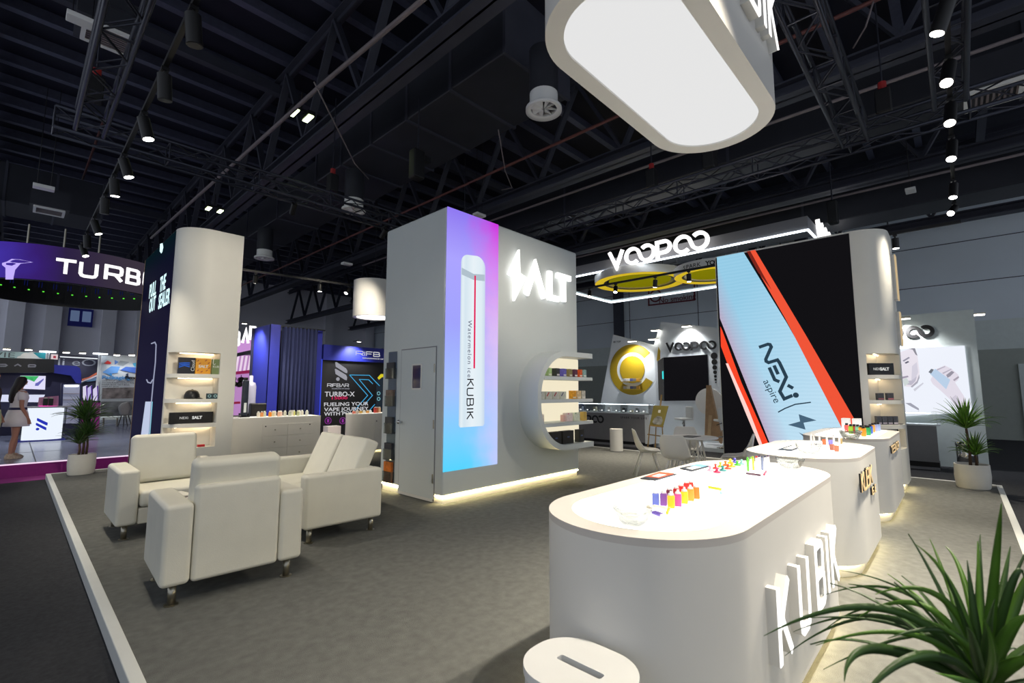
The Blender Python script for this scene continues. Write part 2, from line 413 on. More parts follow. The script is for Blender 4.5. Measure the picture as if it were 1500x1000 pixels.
# pipes
def pipe(pts, r, m, lab, name='conduit_pipe'):
    mb = MB(); mb.tube(pts, r, 8); o = obj(name, mb, m, loc=pts[0], smooth=True); tag(o, lab, 'pipe'); return o
pipe([(3.42, 1, 6.5), (3.1, 7.3, 6.5), (2.75, 19, 6.5)], .035, M['pipe'], 'pale grey conduit pipe crossing the ceiling at upper left')
pipe([(7.4, -6, 6.6), (7.25, 30, 6.6)], .03, M['redpipe'], 'thin red brown sprinkler pipe passing behind the round air diffuser')
pipe([(8.9, -8, 6.2), (8.7, 16, 6.2)], .028, M['pipe'], 'pale thin pipe below the dark beam right of the hanging sign')
pipe([(1.2, -3, 8.6), (1.05, 26, 8.6)], .03, M['redpipe'], 'thin reddish pipe high among the purlins at upper left')
pipe([(13.2, -8, 6.1), (13.0, 14, 6.1)], .03, M['pipe'], 'pale pipe along the roof above the white word sign bar')
# round swirl diffusers
def diffuser(X, Y, z, r, lab):
    d = thing('air_diffuser', lab, 'air diffuser', (X, Y, z), 0, 'round swirl air diffusers')
    obj('collar', MB().lathe([(r*.78, 0.02), (r*.78, .26)], n=28, cap=False), M['white'], d, smooth=True, local=True)
    obj('flange_ring', MB().lathe([(r*.72, 0.0), (r, -.03), (r, .02), (r*.78, .06), (r*.70, .05), (r*.72, 0)], n=28), M['white'], d, smooth=True, local=True)
    obj('throat', MB().lathe([(r*.74, .24), (0, .24)], n=20), M['black'], d, local=True)
    v = MB()
    for i in range(8):
        a = 2*PI*i/8; b_ = a+.62
        v.add([(r*.08*math.cos(a), r*.08*math.sin(a), .0), (r*.72*math.cos(a), r*.72*math.sin(a), .0), (r*.72*math.cos(b_), r*.72*math.sin(b_), .085), (r*.08*math.cos(b_), r*.08*math.sin(b_), .085),
               (r*.08*math.cos(a), r*.08*math.sin(a), .012), (r*.72*math.cos(a), r*.72*math.sin(a), .012), (r*.72*math.cos(b_), r*.72*math.sin(b_), .097), (r*.08*math.cos(b_), r*.08*math.sin(b_), .097)],
              [(0, 1, 2, 3), (7, 6, 5, 4), (0, 4, 5, 1), (1, 5, 6, 2), (2, 6, 7, 3), (3, 7, 4, 0)])
    obj('swirl_vanes', v, M['white'], d, local=True)
    obj('neck_duct', MB().lathe([(r*.80, .26), (r*.80, 1.0)], n=28, cap=False), M['duct'], d, smooth=True, local=True)
    return d
diffuser(5.52, 4.54, 6.0, .29, 'large round white air diffuser with swirl vanes beside the hanging sign')
diffuser(5.52, 10.7, 6.0, .29, 'round white air diffuser behind the black truss above the tower')
diffuser(5.55, 16.9, 6.0, .31, 'small far round air diffuser above the gap right of the cream column')
# square vents and hanging signs in the roof
def vent(px_, py_, z, lab, s=.3):
    p = onz(px_, py_, z)
    d = thing('ceiling_vent', lab, 'vent', p, 0, 'square ceiling vents')
    obj('vent_box', MB().box(-s*1.25, -s*1.25, .03, s*1.25, s*1.25, .5), M['duct'], d, local=True)
    obj('vent_frame', MB().prism([rrect(-s, -s, s, s, .02, 2), rrect(-s*.82, -s*.82, s*.82, s*.82, .02, 2)[::-1]], -.02, .03), M['white'], d, local=True)
    g = MB()
    for i in range(9): yy = -s*.78+s*1.56*i/8; g.box(-s*.82, yy-.02, 0, s*.82, yy+.01, .02)
    obj('vent_grille', g, M['pipe'], d, local=True)
vent(157, 56, 7.0, 'pale square ceiling vent inside the tall black truss at upper left')
vent(1455, 140, 6.2, 'square white ceiling vent at the upper right edge', .34)
vent(72, 310, 6.2, 'small square ceiling vent above the purple ring screen')
for px_, py_, z, lab in ((64, 277, 5.6, 'flat white wireless box hung under the roof at the left edge'),
                         (120, 34, 6.5, 'white hanging speaker box at the top left corner'),
                         (702, 317, 6.2, 'small hung emergency lamp box above the tower roof'),
                         (508, 388, 5.6, 'flat white lamp box hung near the white drum lamp'),
                         (1334, 281, 6.4, 'white hung lamp box on two rods before the grey hall wall')):
    p = onz(px_, py_, z); d = thing('hanging_lamp_box', lab, 'lamp', p)
    obj('lamp_body', MB().box(-.16, -.1, 0, .16, .1, .07), M['white'], d, local=True, bevel=.01)
    obj('hanging_rod', MB().cyl((-.1, 0, .07), (-.1, 0, 2.2), .006, n=5).cyl((.1, 0, .07), (.1, 0, 2.2), .006, n=5), M['black'], d, local=True)
# twin flood lamps on the roof truss
for px_, py_, z, lab in ((441, 170, 6.9, 'pair of greenish glowing flood lamps under the roof at upper left'),
                         (314, 308, 6.9, 'pair of small bright flood lamps above the cream column')):
    p = onz(px_, py_, z); d = thing('flood_lamp', lab, 'lamp', p)
    s_ = 1.0 if py_ < 200 else 1.1
    for k in (-1, 1):
        h = obj('lamp_head', MB().box(k*.14*s_-.07, -.17, 0.02, k*.14*s_+.07, .17, .1), M['black'], d, local=True)
        obj('lamp_face', MB().box(k*.14*s_-.05, -.15, 0.0, k*.14*s_+.05, .15, .02), E_['lampgreen'], h, local=True)
    obj('lamp_bracket', MB().box(-.2, -.02, .1, .2, .02, .14).cyl((0, 0, .14), (0, 0, .5), .015, n=6), M['black'], d, local=True)
# box trusses of the lighting rig
def box_truss(a, b, lab, s=.29, step=.42, group='black box trusses of the rig'):
    a = V(a); b = V(b); d = thing('box_truss', lab, 'truss', a, 0, group)
    ax = (b-a).normalized(); sd = V((-ax.y, ax.x, 0)); L = (b-a).length; z = V((0, 0, 1)); cs = []
    for i, j in ((-1, 0), (1, 0), (1, 1), (-1, 1)):
        o = sd*(i*s/2)+z*(j*s); cs.append(o)
        obj('chord', MB().cyl(a+o, b+o, .026, n=8), M['trussm'], d, smooth=True)
    mb = MB(); n = int(L/step)
    for i in range(n):
        t0 = a+ax*(L*i/n); t1 = a+ax*(L*(i+1)/n)
        for k in range(4):
            p, q = cs[k], cs[(k+1) % 4]
            if i % 2: p, q = q, p
            mb.cyl(t0+p, t1+q, .011, n=5, cap=False)
            if i % 3 == 0: mb.cyl(t0+p, t0+q, .011, n=5, cap=False)
    obj('lattice_bracing', mb, M['trussm'], d, smooth=True)
    return d
ZT = 5.0
box_truss((.45, 2.0, ZT), (.45, 8.4, ZT), 'black box truss running away overhead at the upper left')
box_truss((.1, 8.65, ZT), (9.0, 8.65, ZT), 'long black box truss crossing above the cream column and tower back')
box_truss((8.1, -1.6, ZT), (8.1, 8.5, ZT), 'black box truss crossing behind the hanging sign towards the right')
box_truss((2.2, .84, ZT), (7.95, .84, ZT), 'black box truss carrying the hanging sign, seen right of it')
box_truss((2.2, -.16, ZT+.1), (7.85, -.16, ZT+.1), 'black box truss behind the row of spotlights at upper right')
for (x, y) in ((.45, 4.5), (.45, 8.2), (4.0, 8.65), (7.4, 8.65), (8.1, 4.0), (8.1, .5)):
    d = thing('chain_hoist', 'black chain hoist with red hook holding up the rig truss', 'hoist', (x, y, ZT+.32), 0, 'chain hoists on the rig')
    obj('hoist_body', MB().box(-.09, -.09, .05, .09, .09, .4), M['black'], d, local=True, bevel=.02)
    obj('hoist_hook', MB().cyl((0, 0, .4), (0, 0, .52), .05, n=8), mat('red hook', (150, 30, 30), .5, noise=0), d, local=True)
    obj('hoist_chain', MB().cyl((0, 0, .5), (0, 0, 2.0), .012, n=5), M['trussm'], d, local=True)
# black clamps hung right of the truss
for px_, py_, lab in ((1220, 310, 'black chain motor hung above the right screen wall'), (1040, 225, 'black chain motor hung beside the far truss right of the hanging sign'), (612, 240, 'black chain motor hanging under the wide duct')):
    p = onz(px_, py_, 5.7); d = thing('chain_motor', lab, 'hoist', p)
    obj('motor_body', MB().box(-.14, -.1, -.3, .1, .1, .25), M['black'], d, local=True, bevel=.03)
    obj('motor_handle', MB().box(.1, -.05, .1, .26, .05, .2), M['black'], d, local=True)
    obj('motor_chain', MB().cyl((0, 0, .25), (0, 0, 1.3), .015, n=5), M['trussm'], d, local=True)
# loose cables
for pts, lab in (([(460, 120, 6.2), (480, 160, 6.0), (520, 240, 6.0), (540, 262, 6.2)], 'thin loose cable hanging below the conduit at upper left'),
                 ([(730, 190, 6.6), (740, 250, 6.3), (750, 275, 6.3), (735, 278, 6.4)], 'thin pale cable looped beneath the roof right of the wide duct'),
                 ([(1280, 0, 6.6), (1268, 40, 6.3), (1250, 70, 6.4)], 'thin pale cable curling down at the upper right')):
    q = [onz(*t) for t in pts]; o = obj('hanging_cable', MB().tube(q, .012, 5), M['pipe'], loc=q[0], smooth=True); tag(o, lab, 'cable')

# ---------------------------------------------------------------- track lights
def track(a, b, lab):
    a = V(a); b = V(b); mb = MB(); ax = (b-a).normalized(); sd = V((-ax.y, ax.x, 0))*.02
    mb.add([a-sd, a+sd, b+sd, b-sd] + [p+V((0, 0, .05)) for p in (a-sd, a+sd, b+sd, b-sd)], [(0, 1, 2, 3), (4, 5, 6, 7), (0, 1, 5, 4), (1, 2, 6, 5), (2, 3, 7, 6), (3, 0, 4, 7)])
    o = obj('light_track', mb, M['black'], loc=a); tag(o, lab, 'light track', 'black lamp tracks'); return o
TZ = 4.55
track((.76, .2, TZ), (.76, 12.0, TZ), 'black lamp track running overhead along the left edge of the stand')
track((.9, -.136, TZ), (10.6, -.136, TZ), 'black lamp track above the right kerb with bright spotlights')
track((10.45, -.2, 4.25), (10.45, 7.6, 4.25), 'black lamp track crossing in front of the yellow hanging rings')
track((2.6, 11.9, 4.25), (7.2, 11.3, 4.25), 'black lamp track between the cream column and the white drum lamp')
_sp = None
def spot(loc, tilt, lab, lit=True, group='black cylinder spotlights', L=.22, r=.052):
    global _sp
    loc = V(loc)
    d = thing('track_spotlight', lab, 'spotlight', loc, 0, group)
    ax = V(tilt).normalized(); p0 = V((0, 0, -.09)); e = p0+ax*L
    obj('adapter', MB().box(-.03, -.03, -.03, .03, .03, 0).cyl((0, 0, -.03), (0, 0, -.1), .012, n=8), M['black'], d, local=True)
    h = obj('lamp_head', MB().cyl(p0-ax*.02, e, r, n=20), M['black'], d, smooth=False, local=True); smooth_angle(h)
    obj('lamp_lens', MB().cyl(e-ax*.004, e+ax*.003, r*.86, n=20), E_['lamp'] if lit else M['black'], h, local=True)
    return loc+e, ax
SPOTS = []
for i, (px_, py_, tl, lit) in enumerate(((287, 12, (.12, .05, -1), False), (243, 100, (.1, .1, -1), False), (214, 165, (.25, -.1, -1), True), (184, 226, (.3, -.1, -1), True),
                                    (167, 255, (.12, .1, -1), True), (157, 285, (.05, .1, -1), False), (140, 318, (.35, -.1, -1), True), (129, 340, (.1, 0, -1), False), (123, 355, (.3, -.3, -1), True))):
    p = onz(px_, py_, TZ); SPOTS.append(spot((.76, p.y, TZ), tl, ['topmost dark black spotlight on the left track', 'second dark spotlight down the left track', 'third spotlight of the left track, its lens lit', 'fourth spotlight of the left track, tilted and lit', 'fifth spotlight of the left track, lit', 'sixth spotlight of the left track, unlit behind a lit one', 'small tilted lit spotlight far along the left track', 'small unlit spotlight near the far end of the left track', 'last tilted spotlight at the far end of the left track'][i], lit, r=.058) + (lit,))
for i, (px_, py_, tl) in enumerate(((1402, 78, (-.6, .15, -1)), (1396, 143, (-.55, .1, -1)), (1399, 198, (-.5, .1, -1)), (1400, 262, (-.3, .1, -1)), (1401, 296, (-.9, .3, -.7)))):
    p = onz(px_, py_, TZ); SPOTS.append(spot((p.x, -.136, TZ), tl, ['nearest tilted lit spotlight on the right track', 'second lit spotlight down the right track', 'third lit spotlight down the right track', 'fourth lit spotlight of the right track, near the hall wall beam', 'glaring last spotlight at the far end of the right track'][i], True, L=.26 if i < 3 else .2) + (True,))
for x, y, tl, lab in ((.76, .9, (.25, .1, -1), 'added spotlight of the left track nearest the camera, above the picture'), (.76, 2.1, (.3, .2, -1), 'second added spotlight of the left track, above the picture'), (.76, 3.2, (.12, .5, -1), 'third added spotlight of the left track, above the picture edge'),
                       (2.2, -.136, (-.05, .35, -1), 'added spotlight of the right track nearest the camera, above the picture'), (3.6, -.136, (0, .05, -1), 'second added spotlight of the right track, above the picture'), (4.7, -.136, (0, .35, -1), 'third added spotlight of the right track, just above the picture')):
    SPOTS.append(spot((x, y, TZ), tl, lab, True) + (True,))  # added lamps above the view, brightening the bin, counters and right aisle
for i, (px_, py_, tl, lab) in enumerate(((1311, 348, (0, 0, -1), 'black spotlight beside the top of the right screen wall'), (1009, 402, (0, .0, -1), 'black spotlight in front of the second yellow ring'),
                                   (960, 413, (.1, .15, -1), 'black spotlight in front of the big yellow ring'), (902, 424, (-.5, -.2, -1), 'tilted bright spotlight left of the big yellow ring'), (864, 432, (-.4, -.2, -1), 'tilted spotlight just right of the tower edge'))):
    p = onx(px_, py_, 10.45); SPOTS.append(spot((10.45, p.y, 4.25), tl, lab, True, L=.16) + (True,))
for i, (px_, py_, lab, tl) in enumerate(((363, 405, 'lit spotlight just right of the cream column top', (.1, .5, -1)), (448, 420, 'lit spotlight midway between column and drum lamp', (0, 0, -1)), (494, 424, 'tilted lit spotlight left of the drum lamp', (-.6, -.2, -.8)))):
    p = onz(px_, py_, 4.25); SPOTS.append(spot((p.x, 11.9-.6*(p.x-2.6)/4.6, 4.25), tl, lab, True, L=.16) + (True,))
for loc, tl, lab in (((3.4, .84, ZT), (2.5, 4.2, -3.1), 'added spotlight on the sign truss brightening the tower, above the picture'), ((2.5, .95, ZT), (-.45, 7.7, -2.3), 'added spotlight on the sign truss brightening the cream column, above the picture')):
    SPOTS.append(spot(loc, tl, lab, True) + (True,))  # added lamps out of view that lift the tower front and column
for x, tl, lab in ((3.3, (.15, .95, -.8), 'added black spotlight on the long truss brightening the drawer counter'), (5.2, (.0, .95, -.8), 'added black spotlight on the long truss near the tower top, aimed backwards')):
    SPOTS.append(spot((x, 8.65, ZT), tl, lab, True, L=.2) + (True,))  # added to light the drawer fronts, lenses turned from the camera
# ceiling of the rig: white drum lamp
p = ony(520, 462, 10.9); q = ony(520, 408, 10.9)
rd = .52; cx = p.x+rd
d = thing('drum_lamp', 'white drum pendant lamp hanging left of the tower', 'lamp', (cx, 10.9, p.z))
h_ = q.z-p.z
obj('lamp_shade', MB().lathe([(rd-.09, .004), (rd, 0), (rd, h_), (0, h_)], n=40, cap=False), M['lam'], d, local=True)
for o in d.children: smooth_angle(o)
obj('lamp_diffuser', MB().lathe([(0, .012), (rd-.09, .012), (rd-.09, .02)], n=40), E_['panel'], d, local=True)
obj('hanging_wire', MB().cyl((0, 0, h_), (0, 0, h_+2.2), .006, n=5), M['black'], d, local=True)
# ================================================================ THE TOWER
TX0, TX1, TY0, TY1, TZ1 = 4.025, 7.15, 5.098, 6.65, 4.11
tw = thing('storage_tower', 'tall grey white storage tower with pink screen, lit bolt sign and door', 'booth tower', (4.025, 5.098, 0))
obj('body', MB().box(TX0, TY0, .105, TX1, TY1, TZ1), M['tower'], tw, bevel=.035, seg=3)
obj('plinth', MB().box(TX0+.03, TY0+.03, 0, TX1-.04, TY1-.04, .1), M['lam_warm'], tw)
g = MB(); g.box(TX0+.012, TY0+.012, .088, TX1-.02, TY0+.028, .1); g.box(TX0+.012, TY0+.012, .088, TX0+.028, TY0+.17, .1); g.box(TX0+.012, TY0+1.02, .088, TX0+.028, TY1-.05, .1)
obj('plinth_light', g, E_['warm'], tw)
# door in the left face
dr = obj('door', MB().box(TX0-.012, 5.27, .05, TX0, 6.11, 2.115), M['tower'], tw, bevel=.004)
obj('door_gap', MB().box(TX0-.004, 5.255, .02, TX0-.001, 6.125, 2.13), M['greypanel'], tw)
obj('door_threshold', MB().box(TX0-.015, 5.29, .012, TX0+.05, 6.1, .05), M['lam'], tw)
obj('window_pane', MB().box(TX0-.016, 5.60, 1.545, TX0-.011, 5.80, 1.875), mat('dark blue window glass', (34, 32, 78), .1, noise=0), dr)
obj('window_frame', MB().prism([rrect(-5.82, 1.525, -5.58, 1.895, .01, 1), rrect(-5.80, 1.545, -5.60, 1.875, .005, 1)[::-1]], 0, .012, FX(TX0-.011, 0, 0)), M['lam'], dr)
kb = obj('door_knob', MB().cyl((TX0-.012, 6.05, 1.05), (TX0-.05, 6.05, 1.05), .014, n=10).lathe([(0, 0)], n=3), M['chrome'], dr)
obj('knob_ball', MB().lathe([(0, -.032), (.024, -.022), (.033, 0), (.024, .022), (0, .032)], (TX0-.07, 6.05, 1.05), n=16), M['chrome'], dr, smooth=True)
for z in (.32, 1.05, 1.82):
    obj('hinge', MB().cyl((TX0-.014, 5.285, z-.06), (TX0-.014, 5.285, z+.06), .012, n=8), M['steel'], dr)
# graphic light box on the front face
def ramp_screen(name):
    m, nt, b_ = node_mat(name, 1.0)
    N = nt.nodes; Lk = nt.links
    tc = N.new('ShaderNodeTexCoord'); sp = N.new('ShaderNodeSeparateXYZ'); Lk.new(tc.outputs['Generated'], sp.inputs[0])
    r = N.new('ShaderNodeValToRGB'); e = r.color_ramp.elements
    e[0].position = 0; e[0].color = rgb(84, 208, 250); e[1].position = 1; e[1].color = rgb(140, 118, 236)
    for p_, c_ in ((.12, (120, 205, 250)), (.3, (160, 190, 250)), (.55, (158, 160, 248)), (.8, (168, 160, 250))):
        k = e.new(p_); k.color = rgb(*c_)
    Lk.new(sp.outputs['Z'], r.inputs['Fac'])
    r2 = N.new('ShaderNodeValToRGB'); e2 = r2.color_ramp.elements
    e2[0].position = .2; e2[0].color = rgb(190, 200, 250); e2[1].position = 1; e2[1].color = rgb(206, 30, 214)
    k = e2.new(.55); k.color = rgb(222, 186, 240)
    k = e2.new(.8); k.color = rgb(214, 130, 236)
    Lk.new(sp.outputs['Z'], r2.inputs['Fac'])
    f = N.new('ShaderNodeMapRange'); f.inputs['From Min'].default_value = .3; f.inputs['From Max'].default_value = 1.1; f.interpolation_type = 'SMOOTHSTEP'
    nz = N.new('ShaderNodeTexNoise'); nz.inputs['Scale'].default_value = 3.2; nz.inputs['Detail'].default_value = 6
    Lk.new(tc.outputs['Object'], nz.inputs['Vector'])
    ad = N.new('ShaderNodeMath'); ad.operation = 'MULTIPLY_ADD'; ad.inputs[1].default_value = .5; ad.inputs[2].default_value = -.25
    Lk.new(nz.outputs['Fac'], ad.inputs[0])
    a2 = N.new('ShaderNodeMath'); a2.operation = 'ADD'; Lk.new(ad.outputs[0], a2.inputs[0]); Lk.new(sp.outputs['X'], a2.inputs[1]); Lk.new(a2.outputs[0], f.inputs['Value'])
    mx = N.new('ShaderNodeMix'); mx.data_type = 'RGBA'
    Lk.new(f.outputs[0], mx.inputs['Factor']); Lk.new(r.outputs['Color'], mx.inputs['A']); Lk.new(r2.outputs['Color'], mx.inputs['B'])
    Lk.new(mx.outputs['Result'], b_.inputs['Emission Color']); b_.inputs['Emission Strength'].default_value = 1.05
    return m
FT = lambda: FY(0, TY0, 0)
sc = obj('light_box_graphic', MB().box(TX0+.012, TY0-.008, .425, 5.055, TY0, 4.105), ramp_screen('purple blue printed light box'), tw)
m_dev, nt, b_ = node_mat('pale device print', 1.0)
tc = nt.nodes.new('ShaderNodeTexCoord'); sp = nt.nodes.new('ShaderNodeSeparateXYZ'); r = nt.nodes.new('ShaderNodeValToRGB')
nt.links.new(tc.outputs['Generated'], sp.inputs[0]); nt.links.new(sp.outputs['X'], r.inputs['Fac']); nt.links.new(r.outputs['Color'], b_.inputs['Emission Color'])
e = r.color_ramp.elements; e[0].position = 0; e[0].color = rgb(196, 214, 232); e[1].position = 1; e[1].color = rgb(200, 216, 236)
for p_, c_ in ((.08, (228, 240, 246)), (.2, (214, 230, 240)), (.5, (232, 242, 248)), (.85, (222, 236, 244))): e.new(p_).color = rgb(*c_)
dv = rrect(4.295, 1.0, 4.78, 3.5, .035, 3)
dv = [(4.295, 1.03), (4.32, 1.0), (4.755, 1.0), (4.78, 1.03)] + arc(4.61, 3.34, .165, 0, 90, 6) + arc(4.44, 3.345, .14, 90, 180, 6)
obj('device_print', MB().prism(dv, .009, .011, FT()), m_dev, sc)
obj('device_mouthpiece_shade', MB().prism([(4.31, 3.17), (4.54, 3.13), (4.765, 3.15), (4.765, 3.25), (4.54, 3.22), (4.31, 3.27)], .011, .012, FT()), emi('grey print', (176, 192, 204)), sc)
obj('red_line_print', MB().box(4.555, TY0-.0135, 1.83, 4.585, TY0-.012, 3.2), emi('crimson print', (228, 16, 84)), sc)
blk = emi('black print', (14, 14, 22)); gy = emi('dark grey print', (80, 86, 110))
Mv = frame((4.475, TY0-.012, 2.11), (0, 0, -1), (1, 0, 0))
obj('flavour_lettering', text_mb(MB(), 'Watermelon ice', .105, Mv, .001, space=1.2), gy, sc)
kb2 = MB(); Mv = frame((4.44, TY0-.012, 1.67), (0, 0, -1), (1, 0, 0)); x = 0
for ch, w in zip('KUBIK', (.125, .135, .13, .2, .125)):
    x = glyph(kb2, ch, x, .12, w if ch != 'I' else .13, .017, .001, Mv)+.02
obj('word_lettering', kb2, blk, sc)
# lit bolt sign
bolt = [(5.48, 3.79), (5.50, 3.40), (5.645, 3.36), (5.365, 2.925), (5.385, 3.30), (5.235, 3.34)]
sg = obj('bolt_sign', MB().prism(bolt, .02, .07, FT()), E_['letter'], tw)
a_ = MB()
for st in ([(5.665, 3.08), (5.89, 3.60), (6.12, 3.08)], [(6.28, 3.585), (6.28, 3.12), (6.52, 3.12)], [(6.48, 3.55), (6.88, 3.55)], [(6.67, 3.55), (6.67, 3.1)]):
    l_ = MB(); l_.stroke(st, .095, .07, FT(), z0=.02)
    obj('letter', l_, E_['letter'], tw)
# acrylic brochure holders beside the door
paper = [mat('dark brochure', (40, 42, 52), .4, noise=.2, scale=20), mat('brown photo brochure', (120, 100, 86), .4, noise=.4, scale=14), mat('orange brochure', (206, 110, 30), .4, noise=.4, scale=10), mat('charcoal leaflet', (58, 60, 62), .4, noise=.2, scale=20)]
for i, z in enumerate((1.69, 1.27, .86, .47, .14)):
    Y0 = 6.36
    h = thing('brochure_holder', ['topmost acrylic brochure holder beside the tower door', 'second brochure holder from the top beside the tower door', 'middle brochure holder beside the tower door', 'fourth brochure holder from the top, next to lowest', 'lowest brochure holder beside the tower door, orange leaflet in it'][i], 'brochure holder', (TX0, Y0, z), 0, 'brochure holders on the tower')
    bb = MB().box(-.004, -.12, 0, 0, .12, .42)
    obj('back_plate', bb, M['acryl'], h, local=True)
    obj('pocket', MB().box(-.06, -.11, .0, -.056, .11, .16).box(-.06, -.115, 0, 0, .115, .006).box(-.06, -.115, 0, 0, -.11, .16).box(-.06, .11, 0, 0, .115, .16), M['acryl'], h, local=True)
    br = obj('brochure', MB().box(-.05, -.1, .008, -.012, .1, .25), paper[(0, 1, 3, 0, 2)[i]], loc=(TX0, Y0, z+.0)) if False else None
    q = MB().box(-.05, -.1, .008, -.012, .1, .25 if i != 4 else .3)
    o = obj('brochure_stack', q, paper[(0, 1, 3, 0, 2)[i]]); o.location = (TX0, Y0, z)
    tag(o, ['dark leaflets in the topmost acrylic holder', 'leaflets with a brown photo in the second holder', 'charcoal leaflets in the middle holder', 'dark leaflets in the next to lowest holder', 'orange leaflets in the lowest holder'][i], 'brochures', 'brochures in the wall holders')

# ---------------------------------------------------------------- the rounded shelf on the tower
es = thing('wall_shelf', 'rounded open-sided white wall shelf with four lit bays on the grey tower', 'shelf', (6.3, TY0, .55))
SY = 4.7
EX0, EX1, EZ0, EZ1 = 5.53, 7.03, .555, 2.165
def eout(x0, z0, z1, r, x1): return [(x1, z0)] + [(x1, z1)] + arc(x0+r, z1-r, r, 90, 180, 14) + arc(x0+r, z0+r, r, 180, 270, 14)
t_ = .085
outer = eout(EX0, EZ0, EZ1, .72, EX1); inner = eout(EX0+t_, EZ0+t_, EZ1-t_, .66, EX1)
shell = [(EX1, EZ1)]+arc(EX0+.72, EZ1-.72, .72, 90, 180, 16)+arc(EX0+.72, EZ0+.72, .72, 180, 270, 16)+[(EX1, EZ0), (EX1, EZ0+t_)]+arc(EX0+.745, EZ0+.745, .66, 270, 180, 16)+arc(EX0+.745, EZ1-.745, .66, 180, 90, 16)+[(EX1, EZ1-t_)]
smooth_angle(obj('shell', MB().prism(shell, 0, TY0-SY, FY(0, TY0, 0)), M['tower'], es))
obj('lit_back_panel', MB().prism(eout(EX0+t_, EZ0+t_, EZ1-t_, .66, TX1-.015), .004, .012, FY(0, TY0, 0)), E_['shelf'], es)
SHZ = (1.745, 1.375, 1.0)
for z in SHZ:
    xl = EX0+t_-.01
    obj('shelf_board', MB().box(xl + (.1 if z > 1.6 else (.01 if z > 1.2 else .02)), SY+.003, z-.055, EX1, TY0-.013, z), M['tower'], es, bevel=.004)
# goods on it
def carton(name, lab, cat, loc, size, m, group=None, rz=0, band=None, bandm=None):
    w, d, h = size
    t = thing(name, lab, cat, loc, rz, group)
    obj('carton_body', MB().box(-w/2, -d/2, 0, w/2, d/2, h), m, t, local=True, bevel=.002)
    if bandm: obj('label_print', MB().add([(-w*.42, -d/2-.001, h*.12), (w*.42, -d/2-.001, h*.12), (w*.42, -d/2-.001, h*band), (-w*.42, -d/2-.001, h*band), (-w*.42, -d/2+.001, h*.12), (w*.42, -d/2+.001, h*.12), (w*.42, -d/2+.001, h*band), (-w*.42, -d/2+.001, h*band)], [(0, 1, 2, 3), (7, 6, 5, 4), (0, 4, 5, 1), (1, 5, 6, 2), (2, 6, 7, 3), (3, 7, 4, 0)]), bandm, t, local=True)
    return t
lab_w = mat('white label', (235, 230, 220), .5, noise=.1, scale=30)
cols = (('pale green', (176, 206, 140)), ('dark charcoal', (60, 62, 60)), ('violet blue', (110, 104, 190)), ('olive gold', (140, 130, 84)), ('plum', (96, 58, 78)), ('bright orange', (236, 96, 40)), ('grey teal', (140, 176, 172)))
xs = (5.93, 6.14, 6.32, 6.49, 6.64, 6.78, 6.905)
for i, (nm, c) in enumerate(cols):
    carton('product_carton', nm+' carton with white foot on the top bay of the lit wall shelf', 'carton', (xs[i], 4.83, SHZ[0]), (.115, .1, .135), mat(nm+' carton', c, .4, noise=.25, scale=25), 'cartons on the top bay', .2, .3, lab_w)
for i, x in enumerate((5.77, 5.96, 6.15, 6.34)):
    nm = ('navy', 'scarlet', 'crimson', 'indigo')[i]
    t = carton('product_carton', 'flat pale grey carton with %s slanted stroke on the second bay' % nm, 'carton', (x, 4.86, SHZ[1]), (.155, .07, .125), mat('pale grey carton', (196, 198, 186), .4, noise=.15, scale=25), 'pale cartons on the second bay')
    obj('stroke_print', MB().stroke([(-.055, .05), (.0, .11)], .018, .0375, FY(0, 0, 0)), mat(nm+' print', ((40, 40, 80), (190, 60, 40), (160, 40, 40), (46, 44, 90))[i], .4, noise=0), t, local=True)
for i, (x, nm, c) in enumerate(((6.60, 'orange and yellow', (238, 160, 40)), (6.74, 'cream and orange', (226, 196, 150)), (6.875, 'pale grey', (204, 200, 186)))):
    carton('product_carton', nm+' carton at the open end of the second bay', 'carton', (x, 4.83, SHZ[1]), (.115, .08, .14), mat(nm+' carton', c, .4, noise=.35, scale=20), 'cartons at the open end', .1, .25, lab_w)
for i, (x, nm, c) in enumerate(((5.76, 'white carton with a red corner', (236, 222, 206)), (6.5, 'white carton with pink print', (232, 214, 210)), (6.71, 'white carton with green leaf print', (220, 226, 206)))):
    t = carton('product_carton', nm+' on the third bay of the lit shelf', 'carton', (x, 4.86, SHZ[2]), (.16 if i else .12, .09, .14), mat(nm, c, .4, noise=.12, scale=25), 'white cartons on the third bay')
    obj('corner_print', MB().prism([(-.05, .11), (-.02, .135), (-.055, .138)], .045, .046, FY(0, 0, 0)), mat('print '+nm, ((206, 40, 40), (214, 100, 120), (60, 130, 80))[i], .4, noise=0), t, local=True)
carton('product_carton', 'slim pink carton standing on the third bay', 'carton', (6.385, 4.88, SHZ[2]), (.04, .07, .11), mat('pink carton', (236, 190, 180), .4), 'white cartons on the third bay')
for i, x in enumerate((6.845, 6.9)):
    carton('slim_carton', ('slim gold carton beside the leaf print carton' if i == 0 else 'slim gold carton at the very end of the third bay'), 'carton', (x, 4.80, SHZ[2]), (.035, .08, .15), mat('gold carton', (206, 170, 90), .4, noise=.1), 'slim gold cartons')
for i, (x, w) in enumerate(((6.10, .26), (6.42, .3), (6.80, .14))):
    t = carton('gift_box', ('black gift box leaning at the curved end of the bottom bay', 'wide black gift box in the middle of the bottom bay', 'small black gift box at the open end of the bottom bay')[i], 'box', (x, 4.84, EZ0+t_), (w, .1, .21), mat('black gift board', (34, 33, 30), .45, noise=.1), 'black gift boxes on the bottom bay')
    obj('emblem_print', MB().box(-.03, -.0515, .1, .03, -.0505, .12), mat('blue emblem', (70, 90, 130), .4, noise=0), t, local=True)

